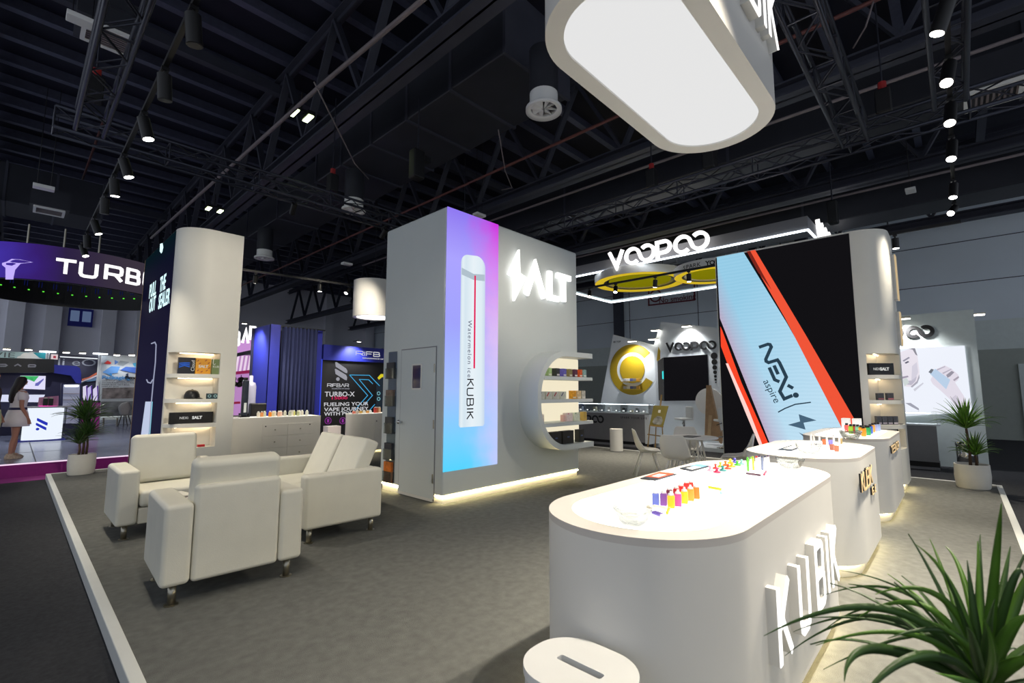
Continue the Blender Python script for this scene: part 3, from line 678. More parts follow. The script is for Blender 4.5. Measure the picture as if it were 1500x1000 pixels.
# ================================================================ SCREEN WALLS WITH SHELF NICHE (left column and right wall)
def niche_tower(X, Y, LX, LY, name, lab):
    t = thing(name, lab, 'booth wall', (X, Y, 0)); r = .42
    full = lambda i=0.0: [(X+LX-i, Y+i), (X+LX-i, Y+LY-i), (X+i, Y+LY-i)] + [(X+i, Y+r)] + [(X+r-(r-i)*math.cos(a), Y+r-(r-i)*math.sin(a)) for a in [PI/2*k/14 for k in range(1, 14)]] + [(X+r, Y+i)]
    # niche outline on the curved corner: from a point on the arc to a point on the flat
    a0 = .14; ax_ = [(X+r-r*math.cos(a), Y+r-r*math.sin(a)) for a in [a0+(PI/2-a0)*k/12 for k in range(13)]]
    nx1 = X+LX-.235; bd = .30
    front = ax_+[(nx1, Y)]
    back = [(nx1, Y+bd), (X+.12, Y+bd+.08), (X+.07, ax_[0][1]+.02)]
    cut = [(X+LX, Y), (X+LX, Y+LY), (X, Y+LY), (X, Y+r), (X+r-r*math.cos(a0*.5), Y+r-r*math.sin(a0*.5)), ax_[0]] + back[::-1] + [(nx1, Y)]
    I = Matrix.Identity(4)
    zb, zt, top = .63, 2.1, 4.1
    body = MB().prism(full(), .1, zb, I).prism(cut, zb, zt, I).prism(full(), zt, top, I)
    smooth_angle(obj('body', body, M['lam_warm'], t))
    obj('plinth', MB().prism(full(.05), 0, .1, I), M['lam_warm'], t)
    q = full(.035); g = MB()
    g.tube([(p[0], p[1], .092) for p in q[3:]+[q[0]]], .006, 5)
    obj('plinth_light', g, E_['warm'], t)
    for z in (1.765, 1.375, .995):
        smooth_angle(obj('niche_shelf', MB().prism(front+back, z-.06, z, I), M['lam_warm'], t))
    L2 = MB()
    for z in (2.095, 1.70, 1.31, .93): L2.box(X+.14, Y+bd-.03, z-.006, nx1-.03, Y+bd-.018, z-.001)
    obj('niche_light', L2, emi('warm niche light', (255, 226, 184), 20.0), t)
    return t
LXX, LYY = 1.63, 8.62
RXX, RYY = 9.18, .68
lc = niche_tower(LXX, LYY, .87, 3.02, 'screen_column', 'cream rounded column with a lit shelf niche and dark screen side behind the armchairs')
rw = niche_tower(RXX, RYY, .87, 2.6, 'screen_wall', 'white screen wall with large blue and orange screen and shelf niche on its rounded end')
# --- left screen (looks to -X)
X_ = LXX-.006
m_l, nt, b_ = node_mat('dark navy screen', 1.0)
tc = nt.nodes.new('ShaderNodeTexCoord'); sp = nt.nodes.new('ShaderNodeSeparateXYZ'); r = nt.nodes.new('ShaderNodeValToRGB')
nt.links.new(tc.outputs['Generated'], sp.inputs[0]); nt.links.new(sp.outputs['Z'], r.inputs['Fac']); nt.links.new(r.outputs['Color'], b_.inputs['Emission Color'])
e = r.color_ramp.elements; e[0].position = 0; e[0].color = rgb(26, 26, 50); e[1].position = 1; e[1].color = rgb(2, 22, 28)
for p_, c_ in ((.45, (24, 22, 48)), (.75, (12, 10, 36)), (.9, (10, 14, 34))): e.new(p_).color = rgb(*c_)
ls = obj('screen', MB().box(X_, 9.06, .12, LXX, LYY+3.0, 4.09), m_l, lc)
obj('screen_edge', MB().box(X_-.004, LYY+2.985, .12, LXX, LYY+3.02, 4.09), M['bamboo'], lc)
wl = emi('white cyan print', (215, 250, 255), 1.2)
tx = MB()
for s_, xa_, ya_, xb_, yb_ in (('PULL', 219.3, 426.5, 229, 421.5), ('THE', 234.5, 417, 243, 412), ('OUT', 219, 448, 228, 443), ('SEALER', 232.5, 441.5, 249, 433)):
    a = onx(xa_, ya_, X_); b_ = onx(xb_, yb_, X_); tm_ = MB(); text_mb(tm_, s_, .36, Matrix.Identity(4), .002, bold=.008)
    x0 = min(v.x for v in tm_.v); x1 = max(v.x for v in tm_.v); y0 = min(v.y for v in tm_.v); y1 = max(v.y for v in tm_.v)
    zc = (a.z+b_.z)/2
    tm_.v = [V((X_-.001-v.z, a.y+(b_.y-a.y)*(v.x-x0)/(x1-x0), zc+.27*((v.y-y0)/(y1-y0)-.5))) for v in tm_.v]
    tx.add(tm_.v, tm_.f)
obj('screen_lettering', tx, wl, ls)
pts = [onx(a, b_, X_-.003) for a, b_ in ((234.5, 357), (238, 356), (239, 362), (237.5, 369), (236, 371), (234, 368))]
obj('sealer_tab_print', MB().flat(pts, (-1, 0, 0), .002), wl, ls)
ln = MB()
for q in (((222, 503), (227, 501), (229, 505), (228, 530), (225, 558), (222, 590), (219, 637)), ((215, 556), (217, 560), (221, 561), (224, 556))):
    q3 = [onx(a, b_, X_-.003) for a, b_ in q]; ln.tube(q3, .012, 5)
obj('device_outline_print', ln, emi('grey line print', (150, 155, 180)), ls)
pts = [onx(a, b_, X_-.004) for a, b_ in ((213, 588), (221.5, 588), (217, 640), (206, 640))]
obj('device_tube_print', MB().flat(pts, (-1, 0, 0), .002), emi('pale tube print', (190, 200, 226)), ls)
pts = [onx(a, b_, X_-.004) for a, b_ in ((221.5, 588), (223.5, 588), (219.5, 640), (217, 640))]
obj('device_rim_print', MB().flat(pts, (-1, 0, 0), .002), emi('cyan rim print', (130, 200, 220)), ls)
# --- right screen
X_ = RXX-.008
rs = obj('screen', MB().box(X_, RYY+.46, .34, RXX, RYY+2.585, 4.07), E_['black'], rw)
def sflat(name, px_pts, m, k, host=rs):
    return obj(name, MB().flat([onx(a, b_, X_-.002*k) for a, b_ in px_pts], (-1, 0, 0), .002), m, host)
m_b, nt, b_ = node_mat('pale blue device print', 1.0)
tc = nt.nodes.new('ShaderNodeTexCoord'); sp = nt.nodes.new('ShaderNodeSeparateXYZ')
nt.links.new(tc.outputs['Object'], sp.inputs[0])
# gradient across the slanted band (pinkish grey at its lower left edge): distance along y and z of the wall
cmb = nt.nodes.new('ShaderNodeMath'); cmb.operation = 'MULTIPLY_ADD'; cmb.inputs[1].default_value = 1.25
nt.links.new(sp.outputs['Y'], cmb.inputs[0]); nt.links.new(sp.outputs['Z'], cmb.inputs[2])
mr = nt.nodes.new('ShaderNodeMapRange'); mr.inputs['From Min'].default_value = 2.5; mr.inputs['From Max'].default_value = 6.0
nt.links.new(cmb.outputs[0], mr.inputs['Value'])
r = nt.nodes.new('ShaderNodeValToRGB'); nt.links.new(mr.outputs[0], r.inputs['Fac'])
e = r.color_ramp.elements; e[0].position = .0; e[0].color = rgb(190, 224, 244); e[1].position = 1; e[1].color = rgb(150, 205, 232)
wv = nt.nodes.new('ShaderNodeTexWave'); wv.inputs['Scale'].default_value = 5; wv.inputs['Distortion'].default_value = 1.5; wv.bands_direction = 'Z'
nt.links.new(tc.outputs['Object'], wv.inputs['Vector'])
eA = onx(1054.5, 466, RXX-.01); eB = onx(1132, 660, RXX-.01); ed_ = (eB-eA).normalized(); en_ = V((0, -ed_.z, ed_.y)) if False else V((0, ed_.z, -ed_.y))
if en_.dot(onx(1180, 560, RXX-.01)-eA) < 0: en_ = -en_
vd = nt.nodes.new('ShaderNodeVectorMath'); vd.operation = 'DOT_PRODUCT'; vd.inputs[1].default_value = en_; nt.links.new(tc.outputs['Object'], vd.inputs[0])
m2 = nt.nodes.new('ShaderNodeMapRange'); k0 = (eA-V((RXX, RYY, 0))).dot(en_); m2.inputs['From Min'].default_value = k0; m2.inputs['From Max'].default_value = k0+.34; nt.links.new(vd.outputs['Value'], m2.inputs['Value'])
r_e = nt.nodes.new('ShaderNodeValToRGB'); nt.links.new(m2.outputs[0], r_e.inputs['Fac']); ee = r_e.color_ramp.elements
ee[0].position = 0; ee[0].color = (1, 1, 1, 1); ee[1].position = 1; ee[1].color = (0, 0, 0, 1); k_ = ee.new(.35); k_.color = (.55, .55, .55, 1)
mE = nt.nodes.new('ShaderNodeMix'); mE.data_type = 'RGBA'; mE.inputs['B'].default_value = rgb(186, 170, 196); nt.links.new(r_e.outputs['Color'], mE.inputs['Factor']); nt.links.new(r.outputs['Color'], mE.inputs['A'])
mxx = nt.nodes.new('ShaderNodeMix'); mxx.data_type = 'RGBA'; mxx.inputs['Factor'].default_value = .03
nt.links.new(mE.outputs['Result'], mxx.inputs['A']); nt.links.new(wv.outputs['Color'], mxx.inputs['B']); nt.links.new(mxx.outputs['Result'], b_.inputs['Emission Color'])
SL = lambda *a: a
sflat('device_print', [(1050, 376.5), (1089, 369), (1152, 472), (1240, 628), (1256, 660), (1136, 672), (1132, 660), (1054.5, 466)], m_b, 1)
sflat('orange_edge_print', [(1094, 368.3), (1106, 366), (1180, 490), (1246, 604), (1262, 632), (1262, 660), (1240, 640), (1150, 466)], emi('orange print', (240, 84, 54)), 2)
sflat('orange_dark_print', [(1094, 368.3), (1099, 367.5), (1130, 424), (1110, 398)], emi('dark orange print', (120, 36, 26)), 3)
sflat('orange_edge_print', [(1055.2, 478), (1058, 484), (1086, 560), (1131.5, 663), (1117, 662), (1090, 598), (1056, 507)], emi('red orange print', (250, 72, 40)), 2)
sflat('white_glint_print', [(1063, 532), (1066.5, 532), (1096, 598), (1121, 662), (1116.5, 662), (1092, 604)], emi('pink white print', (255, 214, 206)), 3)
ink = emi('slate ink print', (40, 62, 78))
def spx(name, strokes, w, m, k=4):
    mb = MB()
    for st in strokes:
        q = [onx(a, b_, X_) for a, b_ in st]
        mb.stroke([(-p.y, p.z) for p in q], w, .0025*k, FX(X_, 0, 0), z0=.002*k-.001)
    return obj(name, mb, m, rs)
spx('word_lettering', [[(1112, 508.5), (1125, 504), (1128, 504.5), (1130, 508), (1122, 526), (1122.5, 529), (1126, 531), (1139, 527), (1142, 531), (1152, 552), (1142.5, 573), (1149, 584), (1161, 579)],
                        [(1127, 538), (1135, 556), (1142, 559)], [(1134, 535), (1140, 548)], [(1154, 564), (1162, 568.5)]], .055, ink)
p = onx(1166, 578.5, X_); obj('dot_print', MB().prism(arc(-p.y, p.z, .045, 0, 340, 14), .009, .011, FX(X_, 0, 0)), ink, rs)
p0 = onx(1122, 557, X_); p1 = onx(1139, 589, X_)
rv = (p1-p0).normalized(); Ms = frame((X_-.009, (p0.y+p1.y)/2, (p0.z+p1.z)/2), (0, rv.y, rv.z), V((-1, 0, 0)).cross(V((0, rv.y, rv.z))))
obj('small_lettering', text_mb(MB(), 'aspire', .17, Ms, .002, sx=1.05), ink, rs)
spx('curved_rule_print', [[(1140, 603.5), (1150, 598), (1165, 592), (1188, 589)]], .02, ink)
sflat('bolt_print', [(1154, 622), (1172, 617), (1170, 606.5), (1196, 615.5), (1177, 619), (1180, 629)], emi('steel blue print b', (72, 100, 122)), 5)
sflat('letter_print', [(1170, 633), (1175, 635.5), (1199, 644), (1192, 646), (1176, 638.5)], emi('steel blue print c', (72, 100, 122)), 4)
# lettering on the end of the right wall (seen edge on)
el = MB()
for i, (z, hgt) in enumerate(((3.72, .52), (2.95, .42), (2.55, .18))):
    el.box(RXX+.87+.001, RYY+.15, z-hgt, RXX+.9, RYY+.5, z)
obj('end_sign', MB().box(RXX+.62, RYY-.055, 3.0, RXX+.82, RYY-.04, 3.75).box(RXX+.62, RYY-.055, 2.25, RXX+.82, RYY-.04, 2.8), E_['gold'], rw)
obj('end_sign_side', MB().box(RXX+.62, RYY-.04, 3.0, RXX+.82, RYY, 3.75).box(RXX+.62, RYY-.04, 2.25, RXX+.82, RYY, 2.8), M['lam'], rw)
# --- goods in the niches
def prod(name, lab, cat, x, y, z, size, m, group=None):
    t = thing(name, lab, cat, (x, y, z), 0, group); w, d, h = size
    obj('box_body', MB().box(-w/2, -d/2, 0, w/2, d/2, h), m, t, local=True, bevel=.003); return t
zL = (1.765, 1.375, .995, .63)
t = prod('gift_box', 'black gift box with blue streaks in the top niche of the cream column', 'box', LXX+.215, LYY+.17, zL[0], (.225, .05, .255), mat('black glossy box', (18, 18, 30), .3, noise=.1), 'gift boxes in the column niche')
st = MB()
for k in range(3): st.stroke([(-.10, .10+.03*k), (-.03, .13+.02*k), (.04, .11+.03*k)], .012, .0265, FY(0, 0, 0), z0=.025)
obj('streak_print', st, emi('electric blue print', (40, 110, 230), .8), t, local=True)
obj('side_print', text_mb(MB(), 'Cloud', .07, frame((.085, -.026, .13), (0, 0, 1), (-1, 0, 0)), .001), M['white'], t, local=True)
t = prod('gift_box', 'orange gift box with red strokes in the middle of the top niche', 'box', LXX+.43, LYY+.13, zL[0], (.205, .05, .25), mat('orange box', (236, 164, 26), .4, noise=.06), 'gift boxes in the column niche')
st = MB()
for a, b_ in ((-.08, .21), (-.05, .17), (.03, .22), (.07, .18), (-.07, .06), (-.02, .04), (.05, .06), (.08, .1)): st.stroke([(a-.012, b_-.012), (a+.014, b_+.008)], .012, .0265, FY(0, 0, 0), z0=.025)
obj('stroke_print', st, mat('brick red print', (170, 60, 30), .4, noise=0), t, local=True)
obj('word_print', text_mb(MB(), 'SALT', .06, FY(0, -.026, .12), .001, bold=.002), M['white'], t, local=True)
t = prod('gift_box', 'olive green gift box with a ribbon in the top niche', 'box', LXX+.61, LYY+.07, zL[0], (.15, .05, .24), mat('olive green box', (116, 134, 84), .5, noise=.05), 'gift boxes in the column niche')
obj('word_print', text_mb(MB(), 'KUBIK', .045, FY(0, -.026, .12), .001), M['white'], t, local=True)
obj('ribbon', MB().tube([(-.06, -.03, .24), (-.065, -.032, .18), (-.05, -.03, .15), (-.03, -.03, .17)], .005, 5), M['white'], t, local=True)
cp = thing('baseball_cap', 'black cap lying on the second shelf of the cream column', 'cap', (LXX+.32, LYY+.18, zL[1]))
prof = [(.105, 0), (.108, .03), (.10, .07), (.08, .115), (.046, .14), (0, .146)]
obj('crown', MB().lathe(prof, n=24), M['black'], cp, smooth=True, local=True)
rows = []
for j in range(4):
    rr = .097+.06*j/3
    rows.append([V((rr*math.cos(a)*.95, rr*math.sin(a)*1.1, .028-.022*j/3)) for a in [math.radians(-50+100*k/10) for k in range(11)]])
br = obj('brim', MB().grid(rows), M['black'], cp, smooth=True, local=True); br.modifiers.new('thick', 'SOLIDIFY').thickness = .006
obj('cap_button', MB().lathe([(0, .152), (.01, .149), (.012, .144)], n=10), M['black'], cp, local=True)
cp.rotation_euler = (0, 0, -.2)
for i in range(2):
    t = prod('small_carton', ('small teal carton, left of the pair' if i == 0 else 'small teal carton, right of the pair')+' beside the black cap', 'carton', LXX+.525+.08*i, LYY+.05, zL[1], (.078, .04, .085), mat('dark teal carton', (36, 60, 66), .4, noise=.2, scale=30), 'teal cartons in the column niche')
    obj('ring_print', MB().prism([arc(0, .045, .024, 0, 345, 14), arc(0, .045, .014, 0, 345, 14)[::-1]], .02, .0205, FY(0, 0, 0)), mat('pale ring print', (160, 200, 205), .4, noise=0), t, local=True)
def signbox(lab, x, y, z, w, h):
    t = prod('display_sign', lab, 'sign', x, y, z, (w, .06, h), mat('gloss black board', (24, 22, 20), .25, noise=.05), 'black display signs in the niches')
    obj('word_print', text_mb(text_mb(MB(), 'NEXi', h*.3, FY(-w*.18, -.031, h*.5), .001), 'SALT', h*.34, FY(w*.12, -.031, h*.5), .001, bold=.003), emi('white print', (235, 235, 230), .8), t, local=True)
    return t
signbox('long black sign with small white lettering in the third niche of the cream column', LXX+.33, LYY+.16, zL[2], .58, .175)
prod('red_box', 'small red box on the lowest shelf of the cream column', 'box', LXX+.47, LYY+.1, zL[3], (.1, .05, .035), mat('red card', (196, 40, 44), .4))
p = RXX; q = RYY
signbox('black sign with white lettering in the top niche of the right screen wall', p+.265, q+.225, 1.765, .40, .19).rotation_euler = (0, 0, -PI/4)
for i in range(2):
    t = prod('small_carton', ('first' if i == 0 else 'second')+' small dark carton in the second niche of the right wall', 'carton', p+.20+.11*i, q+.25-.11*i, 1.375, (.1, .05, .11), mat('grey black carton', (70, 72, 78), .4, noise=.3, scale=30), 'dark cartons in the second niche'); t.rotation_euler = (0, 0, -PI/4)
    obj('foot_print', MB().box(-.045, -.027, .008, .045, -.0255, .03), mat('rose print', (190, 110, 120), .4, noise=0), t, local=True)
for i in range(4):
    t = prod('small_carton', ('first', 'second', 'third', 'fourth')[i]+' small dark carton of the row in the third niche of the right wall', 'carton', p+.17+.062*i, q+.29-.062*i, .995, (.075, .05, .13), mat('grey black carton', (84, 86, 92), .4, noise=.3, scale=30), 'dark cartons in the third niche'); t.rotation_euler = (0, 0, -PI/4)
    obj('foot_print', MB().box(-.033, -.027, .008, .033, -.0255, .035), mat('pale print', (210, 200, 205), .4, noise=0), t, local=True)
for z, lab in ((1.375, 'flat grey leaflet lying in the second niche of the right wall'), (.995, 'flat grey leaflet lying in the third niche of the right wall')):
    tag(obj('leaflet', MB().box(p+.45, q+.02, z, p+.6, q+.12, z+.006), paper[3], loc=(p+.5, q+.06, z)), lab, 'leaflet')
t = thing('framed_board', 'dark framed board standing in the lowest niche of the right wall', 'board', (p+.27, q+.23, .63), -PI/4)
obj('board_face', MB().box(-.2, -.008, .01, .2, .008, .29), M['lam'], t, local=True)
obj('board_frame', MB().prism([rrect(-.21, 0, .21, .3, .02, 3), rrect(-.19, .02, .19, .28, .015, 3)[::-1]], -.012, .012, FY(0, 0, 0)), M['black'], t, local=True)
# ================================================================ COUNTERS
CT = .95
def stadium(cx, cy, hl, r, n=20):
    return [(cx+hl+r*math.cos(a), cy+r*math.sin(a)) for a in [-PI/2+PI*i/n for i in range(n+1)]] + [(cx-hl+r*math.cos(a), cy+r*math.sin(a)) for a in [PI/2+PI*i/n for i in range(n+1)]]
I4 = Matrix.Identity(4)
def counter(x0, x1, lab, inset=.1, y0=.66, y1=1.56):
    r = (y1-y0)/2; cy = (y0+y1)/2; cx = (x0+x1)/2; hl = (x1-x0)/2-r
    t = thing('display_counter', lab, 'counter', (cx, cy, 0), 0, 'white round-ended display counters')
    smooth_angle(obj('body', MB().prism(stadium(cx, cy, hl, r, 28), .1, CT-.03, I4), M['lam'], t))
    o = obj('top_rim', MB().prism([stadium(cx, cy, hl, r, 28), stadium(cx, cy, hl, r-inset, 28)[::-1]], CT-.03, CT, I4), M['rim'], t); smooth_angle(o)
    obj('lit_top', MB().prism(stadium(cx, cy, hl, r-inset, 28), CT-.03, CT-.001, I4), E_['top'], t)
    smooth_angle(obj('plinth', MB().prism(stadium(cx, cy, hl, r-.045, 28), 0, .1, I4), M['lam'], t))
    q = stadium(cx, cy, hl, r-.03, 24)
    obj('plinth_light', MB().tube([(a, b, .093) for a, b in q+[q[0]]], .005, 5), E_['warm'], t)
    return t
c1 = counter(1.63, 4.14, 'nearest white round-ended counter with a glowing top and big lit word on its side', .11)
c2 = counter(4.59, 6.36, 'middle white counter with gold lit lettering, second from the camera', .13)
c3 = counter(6.85, 8.95, 'farthest white counter, beside the big screen wall', .13)
x_at = (2.25, 2.60, 2.955, 3.235, 3.345)
for ch, x in zip('KUBIK', x_at):
    g = MB(); glyph(g, ch, x+.02, .305, .225 if ch != 'I' else .2, .036, .042, FY(0, .66, .375), z0=.0)
    obj('letter_side', g, M['lam'], c1)
    g = MB(); glyph(g, ch, x+.02, .305, .225 if ch != 'I' else .2, .036, .046, FY(0, .66, .375), z0=.042)
    obj('letter', g, E_['letter'], c1)
def small_word(word, x, z, h, wx, sw, host, m=E_['gold'], y=.66, gap=.0):
    for ch in word:
        g = MB(); glyph(g, ch, x, h, wx, sw, .014, FY(0, y, z), z0=0); obj('letter_side', g, M['black'], host)
        g = MB(); nx = glyph(g, ch, x, h, wx, sw, .018, FY(0, y, z), z0=.014); obj('letter', g, m, host); x = nx+gap
small_word('KUBIK', 4.86, .68, .15, .17, .018, c2)
small_word('ICE'.replace('C', 'S')[:1]+'S', 5.42, .575, .06, .09, .01, c2)
small_word('E', 5.60, .575, .06, .09, .01, c2)
small_word('TESNOR', 7.2, .77, .085, .17, .014, c3)

# hanging light box sign
hz = 3.4
hs = thing('hanging_sign', 'large white rounded box sign with a glowing underside hung over the front counter', 'sign', (2.68, 1.17, hz))
S0 = lambda r: stadium(2.683, 1.17, .592, r, 30)
o = obj('body', MB().prism([S0(.415), S0(.315)[::-1]], hz, hz+1.15, I4), M['lam'], hs); smooth_angle(o)
obj('top_board', MB().prism(S0(.40), hz+1.14, hz+1.16, I4), M['lam'], hs)
obj('light_panel', MB().prism(S0(.316), hz+.012, hz+.02, I4), E_['sky'], hs)
for ch, x in zip('KUBIK', (2.02, 2.37, 2.68, 2.96, 3.06)):
    for nm, m, z0, z1 in (('letter_side', M['lam'], 0, .05), ('letter', E_['letter'], .05, .054)):
        g = MB(); glyph(g, ch, x+.02, .40, .23 if ch != 'I' else .2, .045, z1, FY(0, .755, hz+.31), z0=z0)
        obj(nm, g, m, hs)
for x in (2.2, 3.2):
    obj('hanging_wire', MB().cyl((x, 1.17, hz+1.15), (x, 1.0, 5.0), .006, n=5), M['black'], hs)

# ---------------------------------------------------------------- things on the counters
gl_rim = M['glass']
def bowl(px_, py_, r, h, lab, m=M['bowl'], z=CT, wavy=True):
    p = onz(px_, py_, z); d = thing('glass_bowl', lab, 'bowl', p, 0, 'glass bowls on the counters')
    n = 32; prof_o = [(r*.55, 0), (r*.72, h*.25), (r*.92, h*.75), (r, h)]; prof_i = [(r*.95, h), (r*.86, h*.75), (r*.66, h*.28), (r*.3, h*.12), (0, h*.11)]
    obj('bowl_glass', MB().lathe([(0, 0)]+prof_o+prof_i, n=n), m, d, smooth=True, local=True)
    return d
bowl(927, 768, .085, .075, 'clear glass bowl at the near end of the front counter')
bowl(1158, 686, .095, .075, 'clear glass bowl at the far end of the front counter')
bowl(1185, 664, .11, .09, 'clear glass bowl on the middle counter among white devices')
bowl(1246, 643, .12, .10, 'clear glass bowl on the near end of the farthest counter')
def pmat(n_, c): return mat(n_, c, .35, noise=.04)
CAPW = M['white']
_b0 = None
def tank(px_, py_, col, nm, lab, capm=None, s=1.0, z=CT):
    # a small bright square bottle with a white nozzle
    p = onz(px_, py_, z); d = thing('mini_bottle', lab, 'bottle', p, .35, 'bright square bottles on the front counter')
    obj('bottle_body', MB().box(-.016*s, -.016*s, 0, .016*s, .016*s, .058*s), pmat(nm+' body', col), d, local=True, bevel=.003)
    obj('bottle_cap', MB().lathe([(.014*s, .058*s), (.013*s, .066*s), (.006*s, .07*s), (.005*s, .078*s), (0, .079*s)], n=14), capm or CAPW, d, smooth=True, local=True)
    return d
for px_, py_, nm, c in ((960.8, 740, 'blue', (96, 112, 196)), (972.5, 740, 'purple', (124, 70, 160)), (983.5, 743.5, 'golden yellow', (250, 186, 20)), (993.5, 741, 'magenta pink', (226, 70, 150)),
                        (1003, 737, 'lemon yellow', (248, 206, 24)), (1012, 733, 'amber', (214, 150, 50)), (1020.5, 730, 'orange', (242, 124, 30))):
    tank(px_, py_, c, nm, nm+' square bottle in the front row on the near counter')
for i, (px_, py_, nm, c) in enumerate(((981, 733, 'dark maroon', (96, 30, 50)), (991, 731, 'dark red', (170, 24, 36)), (998, 727, 'bright red', (206, 34, 34)), (1006, 722, 'deep red', (190, 40, 40)), (1012, 721, 'rust red', (180, 50, 40)))):
    tank(px_, py_, c, nm, nm+' square bottle in the back row behind the bright ones', s=.95)
def pawn(px_, py_, col, nm):
    p = onz(px_, py_+13, CT); d = thing('dropper_bottle', 'small white bottle with a %s peg-shaped cap on the front counter' % nm, 'bottle', p, 0, 'white bottles with coloured peg caps')
    obj('bottle_body', MB().box(-.016, -.016, 0, .016, .016, .062), mat('milky bottle', (242, 238, 234), .3, noise=.01), d, local=True, bevel=.004)
    obj('peg_cap', MB().lathe([(.021, .062), (.021, .067), (.009, .071), (.006, .08), (.009, .084), (.009, .09), (0, .094)], n=16), pmat(nm+' cap', col), d, smooth=True, local=True)
for px_, py_, nm, c in ((1041, 691, 'pale pink', (240, 160, 180)), (1051, 694, 'crimson', (226, 30, 84)), (1049, 687.5, 'scarlet', (232, 62, 40)), (1059.5, 691, 'teal', (20, 130, 130)), (1056, 684.5, 'olive lime', (160, 176, 30)),
                        (1063.5, 682.5, 'orange', (242, 120, 30)), (1067, 688, 'brick red', (206, 74, 40)), (1070.5, 679, 'lemon yellow', (250, 216, 40)), (1073, 684.5, 'amber', (246, 176, 30)), (1077, 677.5, 'violet blue', (76, 70, 200)), (1081, 682, 'grass green', (70, 186, 50)), (1087, 680, 'pale teal', (130, 196, 186))):
    pawn(px_, py_, c, nm)
def stick(px_, py_, c1_, c2_, lab, z=CT, h=.085, w=.019, group='slim devices standing on the front counter'):
    p = onz(px_, py_, z); d = thing('slim_device', lab, 'device', p, .2, group)
    obj('device_body', MB().box(-w/2, -.008, 0, w/2, .008, h), pmat('device body', c1_), d, local=True, bevel=.004, seg=3)
    obj('mouthpiece', MB().box(-w*.3, -.006, h, w*.3, .006, h+.012), pmat('device tip', c2_), d, local=True, bevel=.003)
    return d
for px_, py_, a, b_, nm in ((1096, 690, (90, 190, 50), (70, 170, 40), 'bright green'), (1100.5, 690, (244, 240, 236), (120, 180, 70), 'white with a green tip'), (1103.5, 688.5, (170, 190, 50), (150, 176, 40), 'lime green'), (1109, 688, (244, 238, 236), (206, 40, 50), 'white with a red tip'),
                           (1113, 687, (238, 234, 238), (80, 40, 90), 'white with a plum tip'), (1117, 688.5, (110, 120, 150), (70, 80, 110), 'slate blue'), (1121.5, 687.5, (244, 240, 240), (60, 60, 90), 'white with a navy tip'), (1126, 686.5, (242, 236, 238), (70, 40, 80), 'white with a dark violet tip')):
    stick(px_, py_, a, b_, nm+' slim device standing beside the peg-capped bottles')
def lying(px0, py0, px1, py1, c, lab, w=.018, z=CT, name='lying_device', cat='device'):
    a = onz(px0, py0, z); b = onz(px1, py1, z); a.z += .008; b.z += .008
    mid = (a+b)/2; ang = math.atan2(b.y-a.y, b.x-a.x); L = (b-a).length/2
    d = thing(name, lab, cat, (mid.x, mid.y, z), ang)
    obj('device_body', MB().box(-L, -w/2, 0, L*.75, w/2, .014), pmat('lying body', c), d, local=True, bevel=.005, seg=3)
    obj('mouthpiece', MB().box(L*.75, -w*.35, .002, L, w*.35, .012), M['white'], d, local=True, bevel=.003)
lying(1038, 715, 1060, 719, (176, 184, 40), 'lime device lying flat between the bottles')
lying(1056, 724, 1060, 720, (150, 200, 206), 'pale teal chip lying next to the lime device', .014)
lying(1093, 694.5, 1118, 698, (70, 44, 60), 'dark plum device lying before the standing devices')
lying(1119, 697, 1123, 691, (200, 50, 80), 'short red device lying at the end of the device row', .014)
lying(957, 752, 971, 757, (96, 76, 160), 'violet device lying beside the near glass bowl', .03)
lying(957, 743, 980, 748, (236, 226, 200), 'cream device lying behind the near glass bowl', .02)
lying(977, 754, 981, 746, (250, 190, 30), 'yellow cap piece lying beside the cream device', .012)
lying(948, 744, 957, 745, (240, 200, 60), 'yellow wrapper lying behind the glass bowl', .02)
lying(990, 713, 1003, 716, (226, 220, 214), 'pale device lying behind the red bottles', .016)
lying(1030, 711, 1040, 714, (232, 226, 220), 'pale device lying behind the lime one', .016)
def leaflet(pts, lab, base, bands):
    q = [onz(a, b_, CT+.006) for a, b_ in pts]; c = sum(q, V((0, 0, 0)))/len(q)
    o = thing('leaflet', lab, 'leaflet', (c.x, c.y, CT))
    obj('sheet', MB().flat(q, (0, 0, 1), .005), base, o)
    u = lambda s, t: (q[0]*(1-s)+q[1]*s)*(1-t)+(q[3]*(1-s)+q[2]*s)*t
    for k, (s0, t0, s1, t1, m) in enumerate(bands):
        obj('colour_print', MB().flat([x+V((0, 0, .001+.0004*k)) for x in (u(s0, t0), u(s1, t0), u(s1, t1), u(s0, t1))], (0, 0, 1), .0008), m, o)
dk = mat('dark slate print', (44, 50, 60), .4, noise=.1); orr = mat('vermilion print', (232, 88, 52), .4, noise=.1); sky = mat('sky blue print', (110, 180, 220), .4, noise=.15)
leaflet([(938, 700), (960, 703), (992, 694), (966, 691)], 'dark and vermilion leaflet on the near left rim of the front counter', dk, [(0, .25, .85, 1, orr), (.25, .35, .7, .75, M['white'])])
leaflet([(996, 685), (1013, 690), (1042, 682), (1022, 679.5)], 'dark and sky blue leaflet farther along the counter rim', dk, [(.1, .5, .8, 1, sky), (.3, .15, .8, .6, M['white'])])
leaflet([(1138, 658), (1160, 660), (1178, 653), (1160, 651)], 'grey leaflet lying on the left rim of the middle counter', dk, [(.2, .2, .8, .9, M['pot'])])
